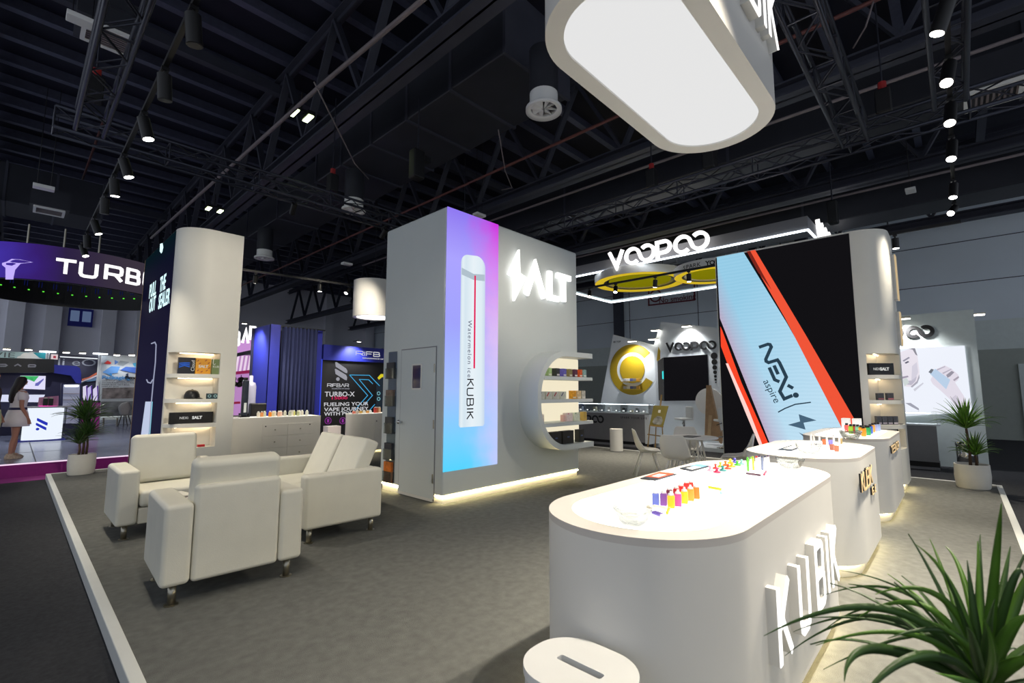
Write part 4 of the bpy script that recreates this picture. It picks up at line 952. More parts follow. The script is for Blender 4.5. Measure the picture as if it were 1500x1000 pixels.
# middle counter goods
for i, (px_, py_, c, nm, h) in enumerate(((1189, 657, (240, 232, 224), 'tall white', .13), (1193, 656, (236, 226, 220), 'cream', .11), (1201, 655, (238, 234, 228), 'ivory', .10), (1212, 655, (240, 236, 230), 'thick white', .12), (1222, 654, (236, 228, 220), 'pale pink', .11), (1230, 653, (238, 232, 226), 'rightmost white', .10))):
    stick(px_, py_, c, (230, 224, 220), nm+' device standing on the middle counter', h=h, w=.035, group='devices on the middle counter')
for px_, py_, c, nm in ((1208, 651, (226, 90, 40), 'orange'), (1217, 652, (110, 104, 180), 'violet'), (1219, 659, (150, 84, 64), 'brown'), (1198, 658, (110, 104, 120), 'grey'), (1231, 650, (150, 130, 80), 'olive'), (1226, 661, (170, 90, 60), 'copper')):
    p = onz(px_, py_, CT); carton('product_carton', 'small %s carton among the devices on the middle counter' % nm, 'carton', p, (.04, .035, .055), mat(nm+' small carton', c, .4, noise=.2, scale=40), 'small cartons on the middle counter')
# far counter goods
for px_, py_, c, nm in ((1241, 633, (236, 100, 90), 'coral'), (1247, 635, (150, 200, 50), 'lime'), (1252, 635, (226, 60, 50), 'red'), (1257, 635.5, (120, 190, 150), 'mint'), (1262, 637, (240, 150, 30), 'orange'), (1265.5, 639, (248, 150, 30), 'amber'), (1269, 637, (240, 200, 40), 'yellow'), (1272.5, 637.5, (40, 160, 90), 'green'), (1275.5, 635, (50, 90, 190), 'blue'), (1279, 633, (240, 170, 70), 'apricot'), (1283, 632, (170, 180, 226), 'lavender'), (1287, 631.5, (180, 196, 230), 'pale blue')):
    p = onz(px_, py_, CT); d = thing('mini_bottle', nm+' bottle with black cap on the farthest counter', 'bottle', p, 0, 'coloured bottles on the farthest counter')
    obj('bottle_body', MB().box(-.03, -.025, 0, .03, .025, .1), pmat(nm+' far body', c), d, local=True, bevel=.006)
    obj('bottle_cap', MB().box(-.02, -.015, .1, .02, .015, .125), M['black'], d, local=True, bevel=.004)
for px_, py_, nm in ((1240, 628, 'left'), (1256, 629, 'right')):
    p = onz(px_, py_, CT); carton('product_carton', ('white carton with dark lid behind the coral bottle' if nm == 'left' else 'white carton with dark lid behind the mint bottle'), 'carton', p, (.12, .1, .16), M['white'], 'white cartons on the farthest counter')

# ================================================================ BIN
bn = thing('waste_bin', 'white oval pedestal bin with a slotted lid, near end of the front counter', 'bin', (1.432, 1.03, 0))
BR = lambda i: rrect(-.165+i, -.2+i, .165-i, .2-i, .15-i, 10)
smooth_angle(obj('bin_body', MB().prism(BR(.006), 0, .515, I4), M['lam'], bn, local=True))
o = obj('bin_lid', MB().prism([BR(0), rrect(-.017, -.092, .017, .092, .01, 4)[::-1]], .522, .55, I4), M['white'], bn, local=True); smooth_angle(o)
obj('slot_well', MB().box(-.03, -.11, .516, .03, .11, .519), M['black'], bn, local=True)

# ================================================================ SEATING
def soft(name, x0, y0, z0, x1, y1, z1, par, m=None, bev=.035, rx=0, Mx=None, label=None):
    mb = MB().box(x0, y0, z0, x1, y1, z1, Mx)
    o = obj(name, mb, m or M['leather'], par, local=True, bevel=bev, seg=4)
    if label: o['label'] = label
    return o
def feet(par, pts, h=.14):
    for x, y in pts:
        l = obj('leg', MB().cyl((x, y, .004), (x, y, h), .026, n=16), M['steel'], par, local=True, smooth=True)
        obj('foot_plate', MB().cyl((x, y, 0), (x, y, .006), .045, n=16), M['steel'], l, local=True)
def armchair(lab, loc, rz, W=.95, D=.8, az=.70, aw=.18):
    # local: x across (0..W), y from front (0) to back (D)
    t = thing('armchair', lab, 'armchair', loc, rz, 'white leatherette seats')
    soft('arm', 0, 0, .14, aw, D, az, t); soft('arm', W-aw, 0, .14, W, D, az, t)
    soft('seat_base', aw+.004, .015, .14, W-aw-.004, D-.1, .30, t, bev=.015)
    soft('seat_cushion', aw+.006, -.0, .305, W-aw-.006, D-.25, .47, t, bev=.04)
    soft('back_panel', aw+.004, D-.14, .14, W-aw-.004, D-.005, .815, t, bev=.03)
    Mx = Matrix.Translation((0, D-.2, .46)) @ Matrix.Rotation(math.radians(-9), 4, 'X')
    soft('back_cushion', aw-.006, -.09, 0, W-aw+.012, .08, .54, t, bev=.05, Mx=Mx)
    feet(t, ((.09, .08), (W-.09, .08), (.09, D-.08), (W-.09, D-.08)))
    return t
armchair('white armchair turned away, its back to the camera, nearest seat', (1.775, 4.82, 0), PI-math.radians(2.5), D=.79)
armchair('cream lit armchair facing the camera in front of the shelf niche column', (.80, 6.20, 0), 0, W=.97, D=.82, az=.69)
# two-seater, facing -X, seen from its arm side
lv = thing('loveseat', 'white two-seat sofa seen from its arm side, with two tall leaning back cushions', 'sofa', (2.055, 4.73, 0), -math.radians(2.5), 'white leatherette seats')
D2, L2_ = .83, 1.72
soft('arm', 0, 0, .14, D2, .17, .665, lv); soft('arm', 0, L2_-.17, .14, D2, L2_, .665, lv)
soft('seat_base', .015, .174, .14, D2-.02, L2_-.174, .30, lv, bev=.015)
for k in range(2):
    y0 = .176+k*(L2_-.35)/2
    soft('seat_cushion', 0, y0, .305, .62, y0+(L2_-.35)/2-.004, .46, lv, bev=.04)
    Mx = Matrix.Translation((.50, 0, .43)) @ Matrix.Rotation(math.radians(24), 4, 'Y')
    soft('back_cushion', 0, y0+.04, 0, .17, y0+(L2_-.35)/2-.004 - (0 if k == 0 else .04), .60, lv, bev=.035, Mx=Mx)
soft('back_panel', D2-.14, .174, .14, D2, L2_-.174, .66, lv, bev=.03)
feet(lv, ((.08, .08), (D2-.09, .08), (.08, L2_-.08), (D2-.09, L2_-.08)))
# low table with magazines between the seats
tb = thing('coffee_table', 'low white coffee table hidden between the armchairs, magazines on it', 'table', (1.33, 5.72, 0))
obj('table_top', MB().box(-.28, -.36, .36, .28, .36, .39), M['white'], tb, local=True, bevel=.008)
for x, y in ((-.24, -.32), (.24, -.32), (-.24, .32), (.24, .32)): obj('leg', MB().cyl((x, y, 0), (x, y, .36), .018, n=10), M['steel'], tb, local=True)
for i, (x, y, a, m, lab) in enumerate(((1.30, 5.78, .3, paper[3], 'grey magazine at the bottom of the pile between the armchairs'), (1.36, 5.92, -.4, paper[1], 'brown photo magazine in the pile between the armchairs'), (1.42, 5.70, .7, M['pot'], 'white magazine lying open on the pile between the armchairs'), (1.25, 5.95, .2, M['pot'], 'white leaflet at the far edge of the pile between the armchairs'))):
    o = obj('magazine', MB().box(-.10, -.14, 0, .10, .14, .012), m); o.location = (x, y, .39+.013*i); o.rotation_euler = (0, 0, a); tag(o, lab, 'magazine', 'magazines on the low table')

# ---------------------------------------------------------------- meeting table and shell chairs
tc_ = (8.18, 3.42)
mt = thing('round_table', 'small round white meeting table in front of the big screen', 'table', (tc_[0], tc_[1], 0))
obj('table_top', MB().lathe([(0, .70), (.39, .70), (.40, .71), (.40, .722), (.39, .728), (0, .728)], n=40), M['white'], mt, local=True)
for k in range(4):
    a = PI/4+k*PI/2; obj('leg', MB().cyl((.26*math.cos(a), .26*math.sin(a), 0), (.13*math.cos(a), .13*math.sin(a), .70), .014, .02, n=10), M['chair'], mt, local=True)
wr = MB()
for k in range(4):
    a = PI/4+k*PI/2; b_ = a+PI/2
    P = lambda an, z: V(((.26-.13*z/.7)*math.cos(an), (.26-.13*z/.7)*math.sin(an), z))
    wr.cyl(P(a, .25), P(b_, .6), .006, n=6).cyl(P(b_, .25), P(a, .6), .006, n=6)
obj('wire_brace', wr, M['chair'], mt, local=True)
tag(obj('leaflet', MB().box(-.18, -.12, 0, .18, .12, .006), dk, loc=None), 'dark flat brochure lying on the round meeting table', 'leaflet').location = (8.14, 3.46, .728)
def shell_chair(lab, loc, rz):
    t = thing('shell_chair', lab, 'chair', loc, rz, 'white shell chairs round the meeting table')
    # side profile (x forward, z up): front lip -> seat -> back
    prof = [(.235, .435), (.21, .452), (.10, .435), (-.03, .425), (-.13, .44), (-.19, .50), (-.225, .60), (-.245, .70), (-.262, .80), (-.268, .83)]
    wid = [.20, .225, .235, .235, .235, .235, .228, .215, .19, .165]
    curl = [.0, .012, .03, .045, .07, .06, .035, .025, .015, .01]
    rows = []
    for (x, z), w, c in zip(prof, wid, curl):
        row = []
        for k in range(13):
            s = -1+2*k/12; e = abs(s)**3
            fwd = 1 if z > .46 else 0
            row.append(V((x+fwd*c*1.4*e*1.6, s*w, z+(0 if fwd else c*1.3*e))))
        rows.append(row)
    o = obj('seat_shell', MB().grid(rows), M['chair'], t, smooth=True, local=True)
    sb = o.modifiers.new('round', 'SUBSURF'); sb.levels = 1; sb.render_levels = 1
    so = o.modifiers.new('thick', 'SOLIDIFY'); so.thickness = .014
    for sx, sy in ((1, 1), (1, -1), (-1, 1), (-1, -1)):
        obj('leg', MB().cyl((.23*sx-.01, .22*sy, 0), (.10*sx-.01, .10*sy, .425), .011, .019, n=12), M['chair'], t, smooth=True, local=True)
    obj('seat_pad', MB().lathe([(0, .436), (.15, .436), (.17, .445), (.15, .462), (0, .466)], (.03, 0, 0), n=24), M['chair'], t, smooth=True, local=True)
    return t
shell_chair('white shell chair with its back to the camera, in front of the meeting table', (7.30, 3.32, 0), math.radians(8))
shell_chair('white shell chair seen from the side, at the left of the meeting table', (7.86, 4.12, 0), math.radians(-55))
shell_chair('white shell chair behind the meeting table, seen from the front', (8.76, 3.80, 0), math.radians(208))
shell_chair('white shell chair in profile before the dark screen, right of the meeting table', (8.1, 2.68, 0), math.radians(105))
pd = thing('white_pedestal', 'short white cylinder pedestal standing behind the meeting chairs', 'pedestal', (10.62, 6.42, 0))
obj('column', MB().lathe([(.16, .015), (.16, .56), (0, .56)], n=32), M['lam'], pd, local=True); smooth_angle(pd.children[0])
obj('foot_ring', MB().lathe([(.15, 0), (.15, .015)], n=32), M['greypanel'], pd, local=True)

# ================================================================ PLANTS
def leaf(mb, pts, w, droop_up=V((0, 0, 1))):
    # strap leaf along pts, folded along its middle
    pts = [V(p) for p in pts]; n = len(pts); rows = []
    for i, p in enumerate(pts):
        t = i/(n-1); d = (pts[min(i+1, n-1)]-pts[max(i-1, 0)]).normalized()
        sd = d.cross(droop_up); sd = sd.normalized() if sd.length > 1e-3 else V((1, 0, 0))
        ww = w*(min(1, .45+t*2.2) if t < .3 else (1-((t-.3)/.7)**1.6))*.5 + .0006
        up = sd.cross(d).normalized()
        rows.append([p-sd*ww+up*ww*.35, p+up*.0006, p+sd*ww+up*ww*.35, p-up*.0022])
    mb.grid(rows, closed=True)
def crown(mb, c, n, L, w, rnd, up=.9, spread=1.0):
    for i in range(n):
        a = i*2.39996+rnd.random()*.5; e = .15+1.0*((i+.5)/n)*spread; l = L*(.75+.4*rnd.random())
        d0 = V((math.cos(a)*math.sin(e), math.sin(a)*math.sin(e), math.cos(e)))
        g = .5+.6*rnd.random(); pts = []
        p = V(c); d = d0.copy()
        for k in range(11):
            pts.append(p.copy()); p = p+d*(l/10); d = (d+V((0, 0, -1))*(g*.10*(k+1)/3.4*math.sin(e+.15))).normalized()
        leaf(mb, pts, w)
def dracaena(name, lab, loc, potw, potd, poth, rz, stems, seed, leafm):
    rnd = random.Random(seed)
    t = thing(name, lab, 'potted plant', loc, rz)
    k = potw/2; sy = potd/potw
    o = obj('pot', MB().lathe([(k*.86, 0), (k*.93, .02), (k*1.0, poth*.5), (k*.97, poth), (k*.9, poth), (k*.9, poth-.05), (0, poth-.05)], n=40, sy=sy), M['pot'], t, local=True); smooth_angle(o)
    obj('soil', MB().lathe([(k*.9, poth-.045), (0, poth-.03)], n=24, sy=sy), M['soil'], t, local=True)
    for (x, y, h, n, L, w) in stems:
        s = obj('stem', MB().tube([(x, y, poth-.05), (x+.01, y, poth+(h-poth)*.5), (x, y+.01, h)], [.022, .018, .016], 8), M['stem'], t, smooth=True, local=True)
        mb = MB(); crown(mb, (x, y+.01, h), n, L, w, rnd)
        obj('leaf_crown', mb, leafm, s, smooth=True, local=True)
    return t
dracaena('potted_dracaena', 'leafy green plant in a white oval pot at the far left corner of the stand', (.965, 11.66, 0), .40, .30, .36, .1, [(.0, 0, .95, 84, .47, .05), (.05, .02, .66, 70, .40, .045), (-.06, -.03, .54, 44, .34, .04)], 3, M['leaf2'])
dracaena('potted_dracaena', 'spiky palm-like plant in a white oval pot at the far right corner of the stand', (10.55, -.04, 0), .46, .42, .37, -.6, [(-.02, .0, .92, 72, .48, .036), (.06, -.03, .50, 70, .36, .034)], 5, M['leaf'])
# foreground plant: crown seen at the lower right, its pot below the frame
fp = thing('potted_dracaena', 'large blurred spiky green plant in the lower right foreground', 'potted plant', (1.36, 0.0, 0))
pt = obj('pot', MB().lathe([(.17, 0), (.19, .02), (.21, .2), (.20, .38), (.185, .38), (.185, .33), (0, .33)], n=40), M['pot'], fp, local=True); smooth_angle(pt)
obj('soil', MB().lathe([(.185, .33), (0, .35)], n=20), M['soil'], fp, local=True)
CR = dep(1440, 1010, .93)
stm = obj('stem', MB().tube([(1.36, 0, .33), ((1.36+CR.x)/2, CR.y/2, .62), CR], [.025, .02, .018], 8), M['stem'], fp, smooth=True)
lf = MB(); lf2 = MB()
def fl(mid, tip, d1, d2, w, mb=None, base=None):
    a = V(base) if base else CR; b_ = dep(mid[0], mid[1], d1); c = dep(tip[0], tip[1], d2)
    ctrl = b_*2-(a+c)*.5; pts = []; w *= .44
    for i in range(20): s = i/19; pts.append(a*(1-s)**2+ctrl*2*s*(1-s)+c*s*s)
    leaf(mb if mb is not None else lf, pts, w, (CAM-b_).normalized().cross((c-a).normalized()).cross((c-a).normalized())*-1 if False else (CAM-b_).normalized())
for mid, tip, d1, d2, w, q in (((1456, 850), (1467, 737), .9, .86, .036, 0), ((1400, 870), (1341, 797), .98, 1.05, .026, 0), ((1300, 892), (1119, 931), 1.0, 1.1, .040, 1), ((1340, 895), (1243, 855), 1.05, 1.2, .036, 1), ((1310, 905), (1162, 925), 1.1, 1.3, .022, 1),
                              ((1385, 880), (1282, 870), .95, 1.0, .032, 0), ((1290, 950), (1237, 998), .9, .85, .045, 1), ((1330, 870), (1205, 872), 1.2, 1.35, .02, 1), ((1435, 870), (1432, 792), 1.0, 1.05, .02, 0),
                              ((1480, 860), (1500, 846), .9, .9, .03, 1), ((1370, 930), (1206, 980), 1.0, 1.05, .02, 1), ((1420, 950), (1350, 905), .9, .9, .03, 0), ((1475, 930), (1510, 900), .88, .85, .05, 0), ((1390, 860), (1362, 789), 1.1, 1.2, .018, 0),
                              ((1310, 890), (1204, 925), 1.25, 1.4, .018, 1), ((1350, 960), (1250, 1040), .85, .8, .04, 1), ((1480, 975), (1530, 960), .85, .8, .05, 0), ((1455, 960), (1440, 905), .84, .82, .03, 0), ((1420, 1000), (1370, 985), .82, .8, .03, 0),
      ((1375, 905), (1300, 840), 1.15, 1.3, .03, 0), ((1330, 920), (1180, 905), 1.1, 1.2, .022, 1), ((1290, 905), (1150, 960), 1.15, 1.3, .02, 1), ((1415, 860), (1385, 800), 1.05, 1.15, .026, 0), ((1360, 890), (1255, 905), 1.0, 1.1, .03, 0), ((1340, 930), (1195, 945), .95, 1.0, .026, 0), ((1490, 880), (1512, 830), .95, .95, .04, 0), ((1465, 880), (1480, 800), 1.0, 1.05, .03, 1), ((1400, 930), (1300, 935), .9, .9, .03, 1), ((1380, 960), (1295, 985), .88, .86, .03, 0), ((1350, 880), (1230, 835), 1.2, 1.35, .016, 1)):
    fl(mid, tip, d1, d2, w, lf2 if q else lf)
obj('leaf_crown', lf, M['leaf'], stm, smooth=True)
obj('leaf_crown', lf2, M['leaf2'], stm, smooth=True)
lb = MB(); crown(lb, CR, 22, .30, .016, random.Random(4), spread=1.25)
obj('leaf_crown', lb, M['leaf2'], stm, smooth=True)
# ================================================================ VOOPOO-LIKE BOOTH (right, behind)
BX = 14.5
def xflat(px_pts, X, t=.12): return MB().flat([onx(a, b_, X) for a, b_ in px_pts], (-1, 0, 0), t)
def xstroke(px_pts, w, X, t=.01):
    q = [onx(a, b_, X) for a, b_ in px_pts]; return MB().stroke([(-p.y, p.z) for p in q], w, t, FX(X, 0, 0))
fl_ = thing('booth_floor', 'pale raised booth floor beyond the stand behind the yellow disc wall', 'booth floor', (15, 7, HF))
obj('floor_deck', MB().box(13.0, 2.6, HF, 18.5, 11.0, HF+.1), M['whitepaint'], fl_)
# leaning wall with yellow rings
yw = thing('ring_wall', 'white leaning wall with a big mustard ring and lit round niche', 'booth wall', (BX, 8.2, HF))
obj('panel', xflat([(898, 490), (961, 506), (965, 672), (862, 672), (880, 590)], BX), M['whitepaint'], yw)
q = onx(926, 541, BX); cy_, cz_ = -q.y, q.z
def disc(r0, r1, a0, a1, z0, z1, X, c, ry=None):
    o_ = arc(c[0], c[1], r1, a0, a1, 40)
    lp = o_+arc(c[0], c[1], r0, a1, a0, 40) if r0 > 0 else o_
    return MB().prism(lp, z0, z1, FX(X, 0, 0))
kz = (onx(926, 516, BX).z-cz_)/25      # metres per pixel up the wall
R1 = kz*41; ky = R1
obj('mustard_ring', disc(kz*25, kz*37, 38, 330, .0, .012, BX, (cy_, cz_)), M['yellow'], yw)
obj('mustard_disc', disc(0, kz*20, 0, 359, .0, .014, BX, (cy_, cz_)), M['yellow'], yw)
for i, py_ in enumerate((560, 571)):
    pz = onx(915, py_, BX).z
    obj('niche_shelf', MB().box(BX-.16, -cy_-kz*15, pz, BX-.012, -cy_+kz*15, pz+.03), M['yellow'], yw)
    obj('niche_lamp', MB().box(BX-.03, -cy_-kz*8, pz+.06, BX-.018, -cy_+kz*8, pz+.12), emi('warm niche lamp %d' % i, (255, 220, 110), 1.6), yw)
    for j, k in enumerate((-10, -4, 1, 6, 11)):
        o = thing('small_product', 'tiny %s device on the %s shelf of the yellow round niche' % (('silver', 'white', 'blue', 'grey', 'amber')[j], ('upper', 'lower')[i]), 'device', (BX-.09, -cy_-kz*k, pz+.03), 0, 'devices in the yellow niche')
        obj('device_body', MB().box(-.03, -.06, 0, .03, .06, .10), mat('tiny device', ((180, 180, 185), (230, 230, 230), (80, 90, 150), (120, 120, 130), (200, 150, 60))[j], .3, noise=.1), o, local=True, bevel=.01)
for px_, py_, s_, sz in ((904, 500.5, 'BE TOP', .09), (912, 519, 'SPARK YOUR LIFE', .10)):
    p = onx(px_, py_, BX); obj('small_lettering', text_mb(MB(), s_, sz, frame((BX-.003, p.y, p.z), (0, -1, .0 if sz < .1 else .45), (0, .0, 1) if sz < .1 else (0, .45, 1)), .003), M['black'], yw)
def wall_lamp(px_, py_, X, lab, host=None):
    p = onx(px_, py_, X-.35); d = thing('arm_lamp', lab, 'lamp', p, 0, 'small bright arm lamps on booth walls')
    obj('lamp_arm', MB().box(0, -.02, .03, .35, .02, .055), M['whitepaint'], d, local=True)
    obj('lamp_head', MB().box(-.08, -.14, .0, .06, .14, .04), M['steel'], d, local=True)
    obj('lamp_face', MB().box(-.07, -.13, -.012, .05, .13, 0), E_['lamp'], d, local=True)
    L = bpy.data.lights.new('arm_lamp_light', 'SPOT'); L.energy = 150; L.spot_size = 2.2; L.spot_blend = .8; L.shadow_soft_size = .08
    lo = bpy.data.objects.new('arm_lamp_light', L); COL.objects.link(lo); lo.location = p+V((.0, 0, -.05)); lo.rotation_euler = V((.35, 0, -1)).to_track_quat('-Z', 'Y').to_euler()
    return d
wall_lamp(926, 500, BX, 'bright arm lamp above the mustard ring')
wall_lamp(1006, 478, BX, 'bright arm lamp above the dark word on the white wall')
wall_lamp(1322, 467, 14.0, 'bright arm lamp above the dark rings word at far right')
for px_, py_, lab in ((961, 484, 'small lamp at the upper left edge of the white word wall'), (957, 497, 'lower small lamp at the left edge of the white word wall'), (1430, 461, 'small lamp on the slanted edge of the right poster wall')):
    p = onx(px_, py_, 14.3); d = thing('edge_lamp', lab, 'lamp', p)
    obj('lamp_head', MB().box(-.1, -.14, 0, .1, .14, .03), M['steel'], d, local=True)
    obj('lamp_face', MB().box(-.09, -.13, -.012, .09, .13, 0), E_['lamp'], d, local=True)
# white wall with dark word and screen
ww = thing('word_wall', 'white wall with a dark ringed word, black screen and shrinking dots', 'booth wall', (BX-.15, 6.2, HF))
WX = BX-.15
obj('panel', xflat([(968, 471), (1060, 481), (1075, 482), (1075, 672), (972, 672), (966, 590)], WX, .3), M['whitepaint'], ww)
obj('side_panel', xflat([(958, 505), (968, 471), (972, 672), (964, 672)], WX+.03, .3), M['whitepaint'], ww)
obj('mustard_wedge', xflat([(962, 527), (964.5, 508), (971, 522), (963, 529)], WX+.02, .02), M['yellow'], ww)
obj('screen', xflat([(972, 523.5), (1036, 519), (1038.5, 569), (1028, 573), (1023, 581), (1021, 586.5), (973, 587)], WX-.012, .02), E_['black'], ww)
obj('screen_side', xflat([(963, 529), (971.5, 523.5), (972.5, 587), (965, 586)], WX-.011, .02), mat('grey screen side', (74, 72, 70), .4), ww)
obj('screen_lights', xflat([(969.8, 544), (971.6, 543), (972, 555), (970.2, 555)], WX-.03, .01), emi('cyan lights', (60, 220, 220), 1.2), ww)
p0 = onx(976, 514.5, WX); p1 = onx(1049, 511.5, WX)
wd = (p0-p1).length; Mw = frame((WX-.001, p0.y, p0.z), (0, p1.y-p0.y, p1.z-p0.z), (0, 0, 1))
obj('word_lettering', voopoo(MB(), wd, .055, .04, Mw), M['black'], ww)
for px_, py_, rr in ((1046, 521, .1), (1046.5, 530, .085), (1047, 538, .07), (1047.5, 545, .055), (1048, 551, .04), (1048.3, 556, .03), (1048.6, 560, .02)):
    p = onx(px_, py_, WX); obj('dot_print', MB().prism(arc(-p.y, p.z, rr, 0, 342, 16), 0, .006, FX(WX, 0, 0)), M['black'], ww)
p = onx(1038, 588, WX-.06)
obj('ghost_disc', MB().prism(arc(-p.y, p.z, .40, 0, 350, 36), 0, .05, FX(WX, 0, 0)), M['lam'], ww)
# oak slab figure leaning before it
wx = WX-.5
ow = thing('wooden_slab', 'tall tapering oak slab standing before the white word wall', 'wooden display', onx(1040, 645, wx))
obj('slab', xflat([(1034.5, 564), (1039.5, 564), (1057, 646), (1032, 644)], wx, .12), M['wood'], ow)
obj('slab_foot', xflat([(1057, 630), (1061, 629), (1056, 650), (1053, 647)], wx-.05, .1), M['wood'], ow)
obj('slab_inlay', xflat([(1038, 608), (1043, 608), (1041, 640), (1036, 640)], wx-.02, .02), mat('light oak', (200, 168, 130), .55, noise=.1), ow)
# bar stools
def bar_stool(px_, lab, rz):
    p = onx(px_, 650, 13.2); t = thing('bar_stool', lab, 'stool', (p.x, p.y, HF+.1), rz, 'white bar stools')
    o = obj('seat', MB().box(-.2, -.2, .70, .2, .2, .76), M['white'], t, local=True, bevel=.03, seg=3)
    obj('backrest', MB().box(-.21, -.2, .74, -.15, .2, 1.08), M['white'], t, local=True, bevel=.03, seg=3)
    obj('post', MB().cyl((0, 0, .02), (0, 0, .70), .03, n=14), M['chrome'], t, smooth=True, local=True)
    obj('base_disc', MB().lathe([(.2, 0), (.2, .012), (.04, .04), (0, .04)], n=28), M['chrome'], t, smooth=True, local=True)
    obj('foot_ring', MB().box(.03, -.12, .28, .05, .12, .31).box(0, -.015, .28, .05, .015, .31), M['chrome'], t, local=True)
    obj('lift_lever', MB().cyl((.03, .02, .66), (.12, .14, .60), .01, n=6), M['black'], t, local=True)
bar_stool(1003, 'white bar stool left of the oak slab', math.radians(140)); bar_stool(1061, 'white bar stool half hidden right of the oak slab', math.radians(40))
# counter with glass case
CX = 12.5
vc = thing('glass_case_counter', 'grey fronted counter with a long glass case behind the lit wall shelf', 'counter', (CX+.3, 7.9, HF))
obj('front', MB().box(CX, 6.62, .05, CX+.05, 11.5, .85), M['greypanel'], vc)
obj('end_panel', MB().box(CX, 6.48, .02, CX+.6, 6.62, .87), M['whitepaint'], vc)
obj('worktop', MB().box(CX, 6.48, .85, CX+.6, 11.5, .88), M['whitepaint'], vc)
obj('recess', MB().box(CX+.06, 6.62, HF, CX+.5, 11.5, .05), M['black'], vc)
obj('base_strip', MB().box(CX-.02, 6.5, HF, CX+.06, 11.5, HF+.06), M['greypanel'], vc)
gc = MB()
for y in (6.50, 7.4, 8.2, 9.0, 9.8): gc.box(CX+.02, y, .88, CX+.5, y+.008, 1.14)
gc.box(CX+.02, 6.5, 1.135, CX+.5, 11.4, 1.143).box(CX+.02, 6.5, .88, CX+.028, 11.4, 1.135)
obj('glass_case', gc, M['glass'], vc)
obj('case_floor', MB().box(CX+.04, 6.52, .882, CX+.48, 11.4, .89), M['whitepaint'], vc)
obj('case_light', MB().box(CX+.44, 6.52, 1.10, CX+.46, 11.4, 1.12), E_['strip'], vc)
p = onx(928, 612, CX); obj('small_lettering', text_mb(MB(), 'SPARK YOUR LIFE', .085, FX(CX-.002, p.y, p.z), .003, space=1.3), M['black'], vc)
p = onx(884, 613, CX); obj('word_lettering', voopoo(MB(), 1.35, .05, .01, FX(CX-.001, p.y+1.35, p.z-.14)), M['black'], vc)
for i, px_ in enumerate((852, 862, 872, 883, 893, 904, 915, 925, 934, 944)):
    p = onx(px_, 602, CX+.25)
    o = thing('case_product', '%s small device in the glass case' % ('first second third fourth fifth sixth seventh eighth ninth tenth'.split()[i]) + ' from the lit wall shelf', 'device', (CX+.25, p.y, .89), 0, 'devices in the glass case')
    obj('device_body', MB().box(-.05, -.05, 0, .05, .05, .07 if i % 2 else .13), mat('case device', ((190, 195, 200), (60, 70, 80), (210, 200, 170), (120, 130, 140), (230, 230, 235))[i % 5], .25, .2, noise=.2, scale=20), o, local=True, bevel=.012)
    obj('device_screen', MB().box(-.053, -.025, .02, -.05, .025, .05), E_['letter'], o, local=True)
# easel with olive board
p = onx(961, 640, 11.45)
el_ = thing('easel', 'bamboo easel holding an olive green board behind the meeting table', 'easel', (11.45, p.y, 0))
ez = lambda a, b_, X=11.45: onx(a, b_, X)
m_ = MB()
for a, b_, c, d_ in ((952, 622, 948.5, 638), (970, 624, 972, 640), (961, 625, 959.5, 637)): obj('leg', MB().cyl(ez(a, b_), V((11.43, ez(c, d_).y, 0.0)), .014, n=6), M['bamboo'], el_)
pass
obj('crossbar', MB().cyl(ez(948.5, 636), ez(972, 639), .014, n=6), M['bamboo'], el_)
obj('mast', MB().cyl(ez(969, 578, 11.5), ez(965, 620, 11.5), .02, n=6), M['bamboo'], el_)
bd = thing('poster_board', 'olive board with a plain grey patch standing on the bamboo easel', 'poster', ez(962, 620, 11.4))
obj('board', xflat([(957.5, 593.5), (979, 594.5), (971, 624.5), (951.5, 622)], 11.40, .02), mat('olive poster board', (132, 122, 60), .5, noise=.12, scale=4), bd)
obj('label_print', xflat([(964.5, 600), (968, 600.3), (967.2, 604.5), (963.8, 604.2)], 11.395, .004), M['lam'], bd)
obj('patch_print', xflat([(958, 613), (963, 609), (969, 610), (971, 616), (968, 622), (958, 621), (955.5, 618)], 11.395, .004), mat('grey patch', (150, 150, 146), .5, noise=.5, scale=9), bd)
obj('ledge', xflat([(951, 622), (971, 624.5), (970.5, 626), (951, 623.5)], 11.38, .04), M['bamboo'], bd)
# hanging rings and lit frame above
SX = 14.0
sb = thing('hanging_word_sign', 'hung grey bar with a large lit white ringed word above the yellow rings', 'sign', (SX, 6, 5.7))
obj('fascia', MB().box(SX, 2.66, 5.72, SX+.06, 11.6, 6.1), M['fascia'], sb)
obj('fascia_side', MB().box(SX, 2.60, 5.72, SX+5, 2.66, 6.1), M['fascia'], sb)
obj('edge_light', MB().box(SX-.02, 2.6, 5.70, SX+.03, 11.6, 5.74).box(SX, 2.58, 5.70, SX+5, 2.62, 5.74), E_['strip'], sb)
p0 = onx(891, 394, SX-.25); p1 = onx(1036, 358, SX-.25)
Mw = frame((SX-.18, p0.y, p0.z-.02), (0, -1, 0.012), (0, 0.012, 1))
obj('word_lettering', voopoo(MB(), (p0-p1).length, .105, .09, Mw), E_['letter'], sb)
Mw = frame((SX+.9, 2.59, 5.62), (1, 0, 0), (0, 0, 1))
obj('word_lettering', voopoo(MB(), 3.6, .13, .09, Mw), E_['letter'], sb)
fr = MB()
fr.box(SX, 11.5, 5.6, 18.9, 11.7, 5.72).box(18.8, 2.6, 5.6, 19.0, 11.7, 5.72)
obj('rear_frame', fr, M['hall3'], sb)
obj('rear_frame_light', MB().box(SX, 11.46, 5.58, 18.8, 11.5, 5.63).box(18.76, 2.6, 5.58, 18.8, 11.5, 5.63), E_['strip'], sb)
